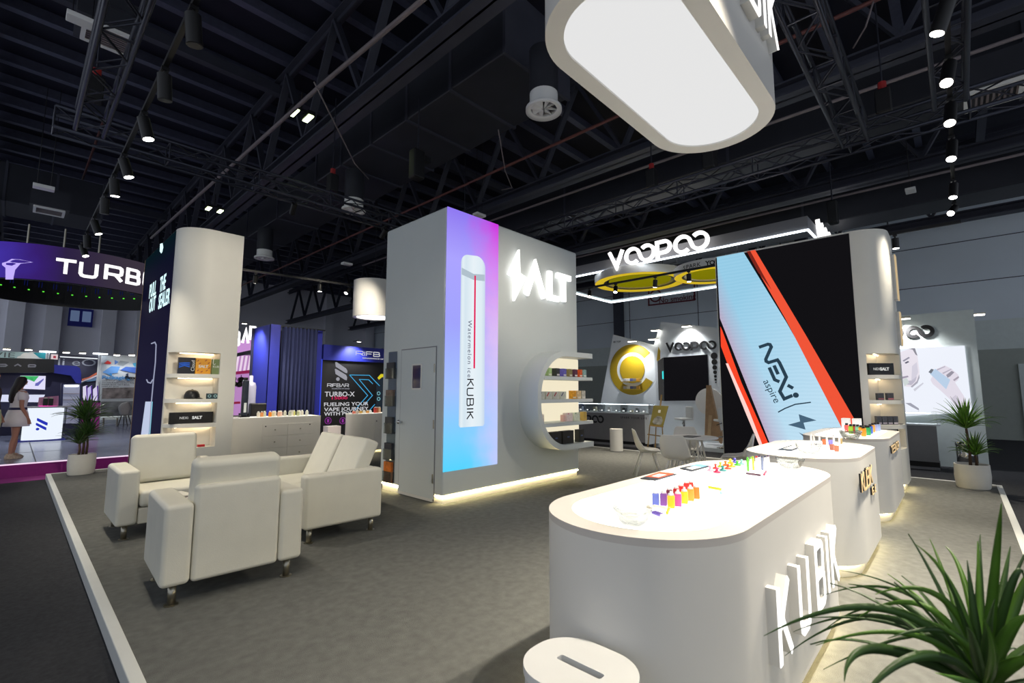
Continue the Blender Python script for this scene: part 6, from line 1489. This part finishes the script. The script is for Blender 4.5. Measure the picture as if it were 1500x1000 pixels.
def gtext(s_, px_, py_, hpx, m, font=False, wpx=None, y=GY-.004, sw=.17, gap=.18):
    # lettering of hpx pixels high starting at (px_, py_) on the graphic wall
    a = ony(px_, py_+hpx/2, y); h = ony(px_, py_-hpx/2, y).z-a.z
    mb = MB(); Wd = sum((GL[c][1] if c in GL else .5) for c in s_)
    W = (ony(px_+wpx, py_, y).x-a.x)
    if font or any(c not in GL for c in s_):
        text_mb(mb, s_, h*1.35, FY(0, 0, 0), .003, align='LEFT', bold=h*.015)
        mxv = max(v.x for v in mb.v); mnv = min(v.x for v in mb.v)
        mb.v = [V((a.x+(v.x-mnv)*W/(mxv-mnv), v.y+y, v.z+a.z+h/2)) for v in mb.v]
    else:
        x = 0; k = W/Wd
        for c in s_: x = glyph(mb, c, x, h, k*.8, h*sw, .004, FY(a.x, y, a.z)) + k*.2*0
    return obj('lettering', mb, m, gw)
gtext('RIFB', 521.5, 517, 6.2, wp, wpx=46, y=GY-.065)
gtext('RENAISSANCE OF VAPING', 531, 524.3, 2.0, wp, True, 45, y=GY-.065)
gtext('RIFBAR', 479.5, 564, 4.6, wp, wpx=40)
gtext('RENAISSANCE OF VAPING', 486, 569.2, 1.8, gp_, True, 26)
gtext('TURBO-X', 475.5, 577.5, 7.5, wp, True, 44)
gtext('15000', 486, 583, 4.4, emi('crimson wall print', (214, 40, 96), .9), True, 23)
gtext('FUELING YOUR', 474.5, 592.5, 5.6, wp, True, 65)
gtext('VAPE JOURNEY', 474.5, 600, 5.6, wp, True, 65)
gtext('WITH POWER', 474.5, 606.5, 5.6, wp, True, 56)
lg = MB()
for q in (((491, 530.5), (493, 530), (507, 539.5), (509, 543), (508.5, 546.5), (506, 546), (492, 537)), ((490.5, 540.5), (492, 540), (507, 549), (508.5, 552.5), (508, 557), (505, 556), (491.5, 547.5))):
    lg.flat([ony(a, b_, GY-.006) for a, b_ in q], (0, -1, 0), .004)
c_ = ony(495, 555, GY-.004); lg.prism(arc(c_.x, c_.z, .055, 0, 340, 14), 0, .004, FY(0, GY-.002, 0))
obj('emblem_print', lg, gp_, gw)
cb = emi('cyan line print', (70, 170, 220), .9); cv = MB()
for q in (((512, 549), (541, 549.5), (556, 565),), ((512, 549), (538.5, 579), (527, 592)), ((541, 549.5), (552, 561)), ((526, 555.5), (540, 556), (546, 562)), ((526, 555.5), (545.5, 579), (534, 592)), ((549, 592), (540, 602)), ((527, 592), (519, 602))):
    q3 = [ony(a, b_, GY) for a, b_ in q]; cv.stroke([(p.x, p.z) for p in q3], .022, .004, FY(0, GY-.002, 0))
obj('chevron_print', cv, cb, gw)
obj('device_print', yfl([(551, 560), (553, 553), (558, 548), (566, 548), (566, 600), (551, 600)], GY-.004, .003), emi('dark device print', (34, 44, 54), .8), gw)
obj('device_yellow_print', yfl([(553, 553), (558, 547.5), (566, 548), (566, 554), (560, 552), (555, 556)], GY-.006, .003), emi('yellow print', (220, 206, 40), .9), gw)
cm = MB()
for py_ in (576, 584): c_ = ony(554.5, py_, GY); cm.prism([arc(c_.x, c_.z, .06, 0, 345, 16), arc(c_.x, c_.z, .04, 0, 345, 16)[::-1]], .006, .009, FY(0, GY, 0))
obj('device_ring_print', cm, emi('aqua ring print', (130, 190, 200), .9), gw)
for px_ in (480.5, 502):
    c_ = ony(px_, 616, GY); obj('round_icon_print', MB().prism([arc(c_.x, c_.z, .10, 0, 345, 20), arc(c_.x, c_.z, .085, 0, 345, 20)[::-1]], 0, .004, FY(0, GY-.002, 0)).box(c_.x-.03, GY-.006, c_.z-.05, c_.x+.03, GY-.004, c_.z+.05), emi('purple icon print', (150, 50, 160), .8), gw)
# arch with letters, pink interior
ay = 17.0
ab = thing('arched_booth', 'pink lit booth with a curved header and tall lit letters right of the cream column', 'booth', ony(355, 600, ay))
obj('back_wall', yfl([(300, 520), (378, 520), (378, 625), (300, 625)], ay+1.2, .05), emi('pink lit wall', (206, 150, 214), .75), ab)
rows = []
for i in range(15):
    s = i/14; px_ = 300+76*s; top = 513-13*s-6*math.sin(PI*s*.5); rows.append([ony(px_, top, ay), ony(px_, top+17, ay), ony(px_, top+17, ay)+V((0, .1, 0)), ony(px_, top, ay)+V((0, .1, 0))])
obj('arch_band', MB().grid(rows, closed=True), emi('lilac arch', (220, 160, 232), .8), ab)
rows = [[p[1], p[1]-V((0, 0, .12)), p[2]-V((0, 0, .12)), p[2]] for p in rows]
obj('arch_edge', MB().grid(rows, closed=True), M['roofsteel'], ab)
for ch, px_, py_, w in (('B', 343, 505, 8), ('A', 355, 502, 10), ('R', 366, 497.5, 8)):
    a = ony(px_, py_, ay-.05); h = ony(px_, py_-19, ay-.05).z-a.z; W = (ony(px_+w, py_, ay-.05).x-a.x)
    g = MB(); glyph(g, ch, 0, h, W*1.1, .07, .06, FY(a.x, ay-.03, a.z)); obj('letter', g, E_['letter'], ab)
st = MB()
for k in range(6): st.flat([ony(a, b_, ay+1.1) for a, b_ in ((342+6*k, 521), (345+6*k, 521), (341+6*k, 545), (338+6*k, 545))], (0, -1, 0), .02)
obj('pale_panel', st, emi('pale pink panel', (244, 220, 244), .9), ab)
obj('crimson_shelf', yfl([(338, 545), (372, 541), (372, 546), (338, 549)], ay+.9, .2), emi('crimson edge', (160, 40, 90), .7), ab)
obj('crimson_shelf', yfl([(338, 589), (352, 588), (352, 591), (338, 592)], ay+.9, .2), emi('crimson edge low', (160, 40, 70), .7), ab)
for k, (px_, py_) in enumerate(((342, 562), (350, 563), (341, 555), (353, 556))):
    p = ony(px_, py_, ay+.5); d = thing('camera_lamp', ('first', 'second', 'third', 'fourth')[k]+' black round camera-like lamp in the pink booth', 'lamp', p, 0, 'black round lamps in the pink booth')
    obj('lamp_body', MB().cyl((0, -.08, 0), (0, .08, 0), .09, n=16), M['black'], d, local=True); obj('lamp_lens', MB().cyl((0, -.085, 0), (0, -.08, 0), .06, n=16), M['steel'], d, local=True)
    obj('lamp_stalk', MB().cyl((0, 0, .08), (0, 0, .16), .012, n=6), M['black'], d, local=True)
# giant bottle model and black figures on the drawers counter
for px_, py_, w, h, lab, m, Y in ((365, 605, 16, 46, 'tall white bottle model behind the drawer counter', mat('frosted bottle', (150, 152, 176), .3, noise=.03), 12.3), ):
    p = ony(px_, py_, Y); s = ony(px_+w/2, py_, Y).x-p.x; H = ony(px_, py_-h, Y).z-p.z
    d = thing('bottle_model', lab, 'model', (p.x, Y, HF+.004)); z0 = p.z-HF-.004
    obj('bottle_body', MB().lathe([(s*.96, z0), (s, z0+.05), (s, z0+H*.85), (s*.8, z0+H*.97), (s*.35, z0+H), (s*.35, z0+H*1.2), (0, z0+H*1.2)], n=28), m, d, local=True, smooth=True)
    obj('plinth', MB().box(-s*1.4, -.2, 0, s*1.4, .2, z0), M['blackmat'], d, local=True)
# drawer counters on the stand
def drawer_counter(x0, x1, lab, yf=10.6, dpt=.62, r=.3, drawers=None, nk=2):
    t = thing('drawer_counter', lab, 'counter', ((x0+x1)/2, yf+dpt/2, 0), 0, 'white drawer counters at the back of the stand')
    ol = [(x1, yf), (x1, yf+dpt), (x0+r, yf+dpt)]+[(x0+r+r*math.cos(a), yf+dpt-r+r*math.sin(a)) for a in [PI/2+PI/2*k/8 for k in range(1, 9)]]+[(x0+r+r*math.cos(a), yf+r+r*math.sin(a)) for a in [PI+PI/2*k/8 for k in range(9)]]
    smooth_angle(obj('body', MB().prism(ol, .1, .93, I4), M['lam'], t))
    smooth_angle(obj('worktop', MB().prism(ol, .93, .95, I4), M['white'], t))
    obj('lit_top', MB().box(x0+.3, yf+.08, .951, x1-.1, yf+dpt-.08, .953), emi('soft lit top', (255, 250, 235), 1.1), t)
    obj('plinth', MB().box(x0+.2, yf+.06, 0, x1-.05, yf+dpt-.06, .1), M['lam_warm'], t)
    obj('plinth_light', MB().box(x0+.15, yf+.03, .088, x1-.03, yf+.045, .098), E_['warm'], t)
    for (a, b_, z0, z1) in drawers:
        dw = obj('drawer', MB().box(a, yf-.012, z0, b_, yf, z1), M['lam'], t, bevel=.003)
        obj('knob', MB().cyl(((a+b_)/2, yf-.012, (z0+z1)/2), ((a+b_)/2, yf-.03, (z0+z1)/2), .013, n=10), M['steel'], dw)
    for px_, zz in ((drawers[0][0]+.06, drawers[0][3]-.04), (drawers[nk-1][1]-.06, drawers[nk-1][3]-.04)):
        obj('lock', MB().cyl((px_, yf-.013, zz), (px_, yf-.02, zz), .014, n=8), M['black'], t)
    return t
xa = ony(384, 630, 10.6).x; xb = ony(421, 630, 10.6).x; xc = ony(457, 630, 10.6).x
zr = [ony(421, v, 10.6).z for v in (620, 637, 654.5, 672)]
dl = []
for i in range(3): dl += [(xa, xb-.006, zr[i+1]+.006, zr[i]), (xb+.006, xc, zr[i+1]+.006, zr[i])]
x0 = onz(348, 613, .95); xe = ony(470, 608, 10.6).x
drawer_counter(2.98, xe, 'white drawer counter with six drawers standing behind the cream sofa', drawers=dl)
x5 = ony(509, 612, 10.9).x
xa = ony(548, 618, 10.6).x
drawer_counter(x5, x5+1.9, 'white drawer counter half hidden by the tower', drawers=[(xa+d_, xa+d_+.5, zr[i+1]+.006, zr[i]) for i in range(3) for d_ in (0, .52)])
wp_ = thing('white_plinth', 'small white plinth right behind the cream column', 'plinth', (2.85, 11.3, 0))
a = ony(330, 640, 11.1).x; b_ = ony(346, 640, 11.1).x
obj('plinth_body', MB().box(a-.1, 11.3, .02, b_, 11.7, ony(340, 631, 11.1).z), M['lam'], wp_, bevel=.005); obj('plinth_foot', MB().box(a-.08, 11.32, 0, b_-.02, 11.68, .02), M['greypanel'], wp_)
w2 = thing('white_plinth', 'small white plinth in front of the black graphic wall', 'plinth', (ony(492, 640, 12.4).x, 12.4, BF))
a = ony(480, 640, 12.9).x; b_ = ony(499, 640, 12.9).x
obj('plinth_body', MB().box(a, 12.9, BF+.02, b_, 13.2, ony(490, 624, 12.9).z), M['lam'], w2, bevel=.005); obj('plinth_foot', MB().box(a+.02, 12.92, BF, b_-.02, 13.18, BF+.02), M['greypanel'], w2)
# small goods along the drawer counters
pal = ((236, 226, 210), (226, 150, 90), (200, 206, 180), (240, 140, 40), (210, 200, 160), (220, 214, 206), (232, 180, 150), (236, 206, 190), (206, 206, 190), (190, 196, 180), (230, 224, 210), (200, 200, 120), (190, 196, 150), (226, 226, 220), (216, 210, 196), (220, 220, 210))
nms = 'ivory peach sage orange khaki cream salmon blush stone moss pearl lime olive white sand silver'.split()
for k, px_ in enumerate((377, 383, 388, 394, 399, 403, 407, 411, 418, 423, 427, 431, 435, 438, 443, 448)):
    p = ony(px_, 611-.04*(px_-377), 10.85)
    stick_ = thing('slim_device', nms[k]+' small device standing on the six-drawer counter', 'device', (p.x, 10.8+.04*(k % 3), .953), 0, 'devices on the six-drawer counter')
    obj('device_body', MB().box(-.03, -.02, 0, .03, .02, .095), pmat('far device', pal[k]), stick_, local=True, bevel=.008); obj('mouthpiece', MB().box(-.018, -.012, .095, .018, .012, .12), M['white'], stick_, local=True, bevel=.004)
for k, px_ in enumerate((518, 523, 528, 533, 538, 542, 549, 552, 555)):
    p = ony(px_, 607, 10.85)
    s_ = thing('slim_device', '%s small device on the half hidden drawer counter' % 'coral cream gold ivory amber white red rust peach'.split()[k], 'device', (p.x, 10.84, .953), 0, 'devices on the half hidden counter')
    h = .06 if k < 6 else .13
    obj('device_body', MB().box(-.035, -.02, 0, .035, .02, h), pmat('far device', ((230, 130, 110), (236, 220, 200), (226, 180, 90), (236, 230, 216), (226, 160, 80), (240, 240, 236), (206, 70, 60), (190, 100, 60), (236, 190, 150))[k]), s_, local=True, bevel=.006); obj('mouthpiece', MB().box(-.02, -.012, h, .02, .012, h+.02), M['white'], s_, local=True)
for px_, w, py0, py1, lab, Y in ((357, 8, 610, 556, 'tall black device model standing at the left end of the six-drawer counter', 10.95), ):
    p = onz(px_, 612, .95); s = .06
    d = thing('device_model', lab, 'model', (ony(px_, 610, Y).x, Y, .953)); H = ony(px_, py1, Y).z-.953
    obj('model_body', MB().box(-s, -.05, .02, s, .05, H), mat('dark slate model', (40, 46, 60), .3, noise=.2), d, local=True, bevel=.03); obj('model_foot', MB().box(-.09, -.08, 0, .09, .08, .02), M['black'], d, local=True)
    obj('model_cap', MB().box(-s*.6, -.03, H, s*.6, .03, H+.05), M['black'], d, local=True, bevel=.01)
    obj('model_print', MB().box(-.025, -.053, .1, .025, -.051, .3), M['whitepaint'], d, local=True)
for px_, Y, h, lab in ((345, 12.0, .95, 'black boxy loudspeaker on the floor behind the cream column'), (374, 11.9, 1.22, 'black loudspeaker cube beside the tall bottle model')):
    a = ony(px_, 640, Y); d = thing('loudspeaker', lab, 'loudspeaker', (a.x, Y, 0))
    obj('speaker_body', MB().box(-.17, -.14, .0, .17, .05, h), M['black'], d, local=True, bevel=.03); obj('speaker_grille', MB().cyl((0, -.142, h-.2), (0, -.135, h-.2), .12, n=20), M['blackmat'], d, local=True)
# ================================================================ PEOPLE
def body_mesh(name, joints, edges, m, parent, sub=2, rootv=0):
    me = bpy.data.meshes.new(name); me.from_pydata([j[0] for j in joints], edges, []); me.materials.append(m)
    o = bpy.data.objects.new(name, me); COL.objects.link(o)
    o.modifiers.new('skin', 'SKIN'); s = o.modifiers.new('sub', 'SUBSURF'); s.levels = s.render_levels = sub
    if not me.skin_vertices: bpy.context.view_layer.objects.active = o
    for i, sv in enumerate(me.skin_vertices[0].data):
        r = joints[i][1]; sv.radius = (r, r) if not isinstance(r, tuple) else r; sv.use_root = (i == rootv); 
    for md in o.modifiers:
        if md.type == 'SKIN': md.use_smooth_shade = True; md.branch_smoothing = .3
    o.parent = parent; return o
def person(lab, loc, rz, H, dress, hairlen=True, stand='woman'):
    t = thing('person', lab, 'person', loc, rz)
    k = H/1.66; S = lambda *a: tuple(v*k for v in a)
    # faces +X; y is its left
    J = [(S(0, 0, .92), .115*k), (S(0, 0, 1.08), .095*k), (S(.01, 0, 1.24), .115*k), (S(0, 0, 1.37), .085*k), (S(.0, 0, 1.43), .045*k), (S(.01, 0, 1.50), .05*k), (S(.03, 0, 1.58), .078*k), (S(.02, 0, 1.65), .045*k)]
    Ed = [(0, 1), (1, 2), (2, 3), (3, 4), (4, 5), (5, 6), (6, 7)]
    def add(p, j, r): J.append((S(*j), r*k)); Ed.append((p, len(J)-1)); return len(J)-1
    for sd in (1, -1):
        a = add(0, (.0, .085*sd, .86), .088); a = add(a, (.03*sd, .095*sd, .66), .074); a = add(a, (.03*sd, .09*sd, .47), .052); a = add(a, (-.01+.05*sd, .09*sd, .32), .05); a = add(a, (-.03+.05*sd, .09*sd, .09), .034); add(a, (.09+.05*sd, .10*sd, .035), .035)
        b_ = add(3, (.0, .14*sd, 1.35), .052); b_ = add(b_, (-.02, .18*sd, 1.2), .042); b_ = add(b_, (-.02, .20*sd, 1.06), .036); b_ = add(b_, (.05, .20*sd, .93), .03); b_ = add(b_, (.10, .195*sd, .83), .024)
        h_ = add(b_, (.115, .19*sd, .77), .03)
        for q in range(4): f_ = add(h_, (.105+.017*q, .19*sd, .725), .009); add(f_, (.11+.017*q, .185*sd, .69+.004*abs(q-1.5)), .007)
        f_ = add(b_, (.14, .185*sd, .775), .01); add(f_, (.152, .18*sd, .745), .008)
    add(6, (.115, 0, 1.575), .014)
    body_mesh('body', J, Ed, M['skin'], t)
    fc_ = MB()
    for sd in (1, -1): fc_.lathe([(0, -.008*k), (.009*k, 0), (0, .008*k)], S(.095, .03*sd, 1.60), n=8)
    obj('eyes', fc_, M['black'], t, local=True, smooth=True)
    obj('mouth', MB().box(*S(.096, -.018, 1.528), *S(.104, .018, 1.536)), mat('lips', (150, 70, 70), .5, noise=0), t, local=True)
    return t, k, S
def rings(levels, n=22):
    rows = []
    for z, rx, ry, ox in levels: rows.append([V((ox+rx*math.cos(2*PI*i/n), ry*math.sin(2*PI*i/n), z)) for i in range(n)])
    return MB().grid(rows, closed=True)
# woman in a white dress, walking to the right of the picture
gx = ony(16, 672, 13.9)
t, k, S = person('person in a short white belted dress with long dark hair, standing at the far left', (gx.x+.02, 13.9, BF), math.radians(20), 1.6, 'white')
dress = rings([(z*k, rx*k, ry*k, ox*k) for z, rx, ry, ox in ((.66, .20, .235, 0), (.80, .185, .22, 0), (.93, .16, .195, 0), (1.04, .125, .15, 0), (1.14, .125, .15, .005), (1.25, .14, .165, .01), (1.34, .12, .165, .005), (1.40, .08, .10, 0), (1.42, .062, .07, 0))])
for sd in (1, -1): dress.tube([S(0, .10*sd, 1.36), S(-.01, .16*sd, 1.29), S(-.02, .18*sd, 1.20)], [.07*k, .066*k, .064*k], 12)
dm = mat('white dress cloth', (232, 226, 232), .85, noise=.04)
o = obj('dress', dress, dm, t, local=True, smooth=True); o.modifiers.new('thick', 'SOLIDIFY').thickness = .008
obj('belt', rings([(z*k, rx*k, ry*k, 0) for z, rx, ry in ((1.0, .142, .17), (1.02, .14, .166), (1.05, .134, .16))]), mat('navy belt', (30, 34, 80), .6), t, local=True, smooth=True)
hr = rings([(z*k, rx*k, ry*k, ox*k) for z, rx, ry, ox in ((1.14, .02, .05, -.115), (1.2, .045, .085, -.11), (1.32, .06, .10, -.095), (1.44, .075, .098, -.065), (1.52, .085, .10, -.025), (1.60, .092, .096, .0), (1.66, .082, .082, .008), (1.695, .045, .045, .005), (1.70, .0, .0, .005))])
obj('hair', hr, M['hair'], t, local=True, smooth=True)
def sneakers(t, k, m):
    for sd in (1, -1):
        x0 = (-.08+.05*sd)*k
        mb = rings([(z*k, rx*k, ry*k, x0+ox*k) for z, rx, ry, ox in ((0, .135, .05, .10), (.02, .138, .052, .10), (.05, .12, .046, .085), (.085, .07, .042, .05), (.11, .05, .04, .045))])
        mb.v = [v+V((0, .095*sd*k, 0)) for v in mb.v]; mb.f.append(tuple(range(22)))
        s_ = obj('shoe', mb, m, t, local=True, smooth=True)
sneakers(t, k, mat('beige sneaker', (190, 170, 150), .6, noise=.3, scale=30))
# second person, mostly outside the frame
t, k, S = person('person in pale green shorts cut off by the left picture edge', (gx.x-.37, 13.6, BF), math.radians(-20), 1.72, 'green')
sm = mat('pale green shorts cloth', (196, 204, 160), .85, noise=.06); bm_ = mat('dark brown shirt cloth', (66, 48, 48), .85, noise=.06)
sh = rings([(z*k, rx*k, ry*k, 0) for z, rx, ry in ((.62, .17, .22), (.75, .175, .22), (.9, .16, .19), (1.0, .14, .165))])
o = obj('shorts', sh, sm, t, local=True, smooth=True); o.modifiers.new('thick', 'SOLIDIFY').thickness = .01
st = rings([(z*k, rx*k, ry*k, 0) for z, rx, ry in ((.95, .15, .18), (1.1, .135, .16), (1.25, .145, .175), (1.34, .125, .17), (1.40, .08, .10), (1.42, .062, .07))])
for sd in (1, -1): st.tube([S(0, .10*sd, 1.36), S(-.01, .16*sd, 1.28), S(-.02, .18*sd, 1.18)], [.07*k, .068*k, .066*k], 12)
o = obj('shirt', st, bm_, t, local=True, smooth=True); o.modifiers.new('thick', 'SOLIDIFY').thickness = .008
hr = rings([(z*k, rx*k, ry*k, ox*k) for z, rx, ry, ox in ((1.5, .085, .09, -.03), (1.56, .094, .096, -.01), (1.62, .094, .094, .0), (1.67, .078, .078, .005), (1.70, .0, .0, .005))])
obj('hair', hr, M['hair'], t, local=True, smooth=True)
sneakers(t, k, M['white'])
# lamps of the neighbouring booths
def booth_lamp(p, d, e, lab, col=(1, 1, 1), size=2.0, name='booth_lamp', head=True):
    p = V(p)
    if head:
        t = thing(name, lab, 'lamp', p, 0, 'small lamps on the neighbouring booths')
        obj('lamp_head', MB().box(-.06, -.03, 0, .06, .03, .03), M['black'], t, local=True); obj('lamp_face', MB().box(-.05, -.025, -.008, .05, .025, 0), E_['lamp'], t, local=True)
        obj('lamp_arm', MB().box(-.015, .04, .03, .015, .35, .05), M['black'], t, local=True)
    L = bpy.data.lights.new('booth_beam', 'SPOT'); L.energy = e; L.spot_size = size; L.spot_blend = .8; L.color = col; L.shadow_soft_size = .08
    o = bpy.data.objects.new('booth_beam', L); COL.objects.link(o); o.location = p+V((0, 0, -.03)); o.rotation_euler = V(d).to_track_quat('-Z', 'Y').to_euler()
q = ony(525, 509, GY-.4)
booth_lamp((q.x, GY-.42, hz1+.12), (0, .5, -1), 130, 'small lamp above the royal blue header of the black graphic wall')
booth_lamp((lx-.45, 13.6, zt+.02), (.45, .3, -1), 200, 'small lamp above the royal blue corner wall, left of the curtain')
booth_lamp((1.0, 17.6, 4.7), (-.05, .35, -1), 420, 'added ceiling lamp hidden inside the big ring screen')  # added lamp behind the ring band, to brighten the booth below
booth_lamp((.2, 18.2, 4.7), (0, -.9, -1), 260, 'second added ceiling lamp hidden inside the big ring screen')  # likewise added out of sight, throwing light towards the front edge
for p in FARL: booth_lamp(p+V((0, -.06, 0)), (0, .12, -1), 36, '', head=False)
# ================================================================ LIGHT
def spotlight(loc, d, e, size=1.2, blend=.7, col=(1, .90, .74), soft=.05):
    L = bpy.data.lights.new('spot_beam', 'SPOT'); L.energy = e; L.spot_size = size; L.spot_blend = blend; L.color = col; L.shadow_soft_size = soft
    o = bpy.data.objects.new('spot_beam', L); COL.objects.link(o); o.location = loc; o.rotation_euler = V(d).to_track_quat('-Z', 'Y').to_euler(); return o
for (p, ax, lit) in SPOTS:
    if not lit: continue
    e = 240
    if p.y < .3: e = 470 if p.x < 5 else 700                         # right track: counters and the right aisle
    elif p.x < 1.2 and p.y < 4: e = 110          # near end of the left track
    elif p.x > 9: e = 420                        # track by the meeting table
    elif p.y > 10.5 and p.x > 1.5: e = 420       # track by the drawer counters
    if abs(p.y-8.65) < .4 and p.z > 4.6: e = 520
    size = 1.2
    if p.z > 4.7 and p.y < 4: e, size = (560, .95) if p.x > 3 else (1000, .5)
    spotlight(p+ax*.012, ax, e, size)
W = bpy.data.worlds.new('hall_light'); SC.world = W; W.use_nodes = True
bg = W.node_tree.nodes['Background']; bg.inputs['Color'].default_value = rgb(156, 162, 172); bg.inputs['Strength'].default_value = 1.6
SC.view_settings.view_transform = 'Standard'; SC.view_settings.look = 'None'; SC.view_settings.gamma = 1.0; SC.view_settings.use_curve_mapping = False
SC.view_settings.exposure = 0.0
SC.cycles.max_bounces = 8; SC.cycles.transmission_bounces = 8; SC.cycles.transparent_max_bounces = 16; SC.cycles.sample_clamp_indirect = 4.0
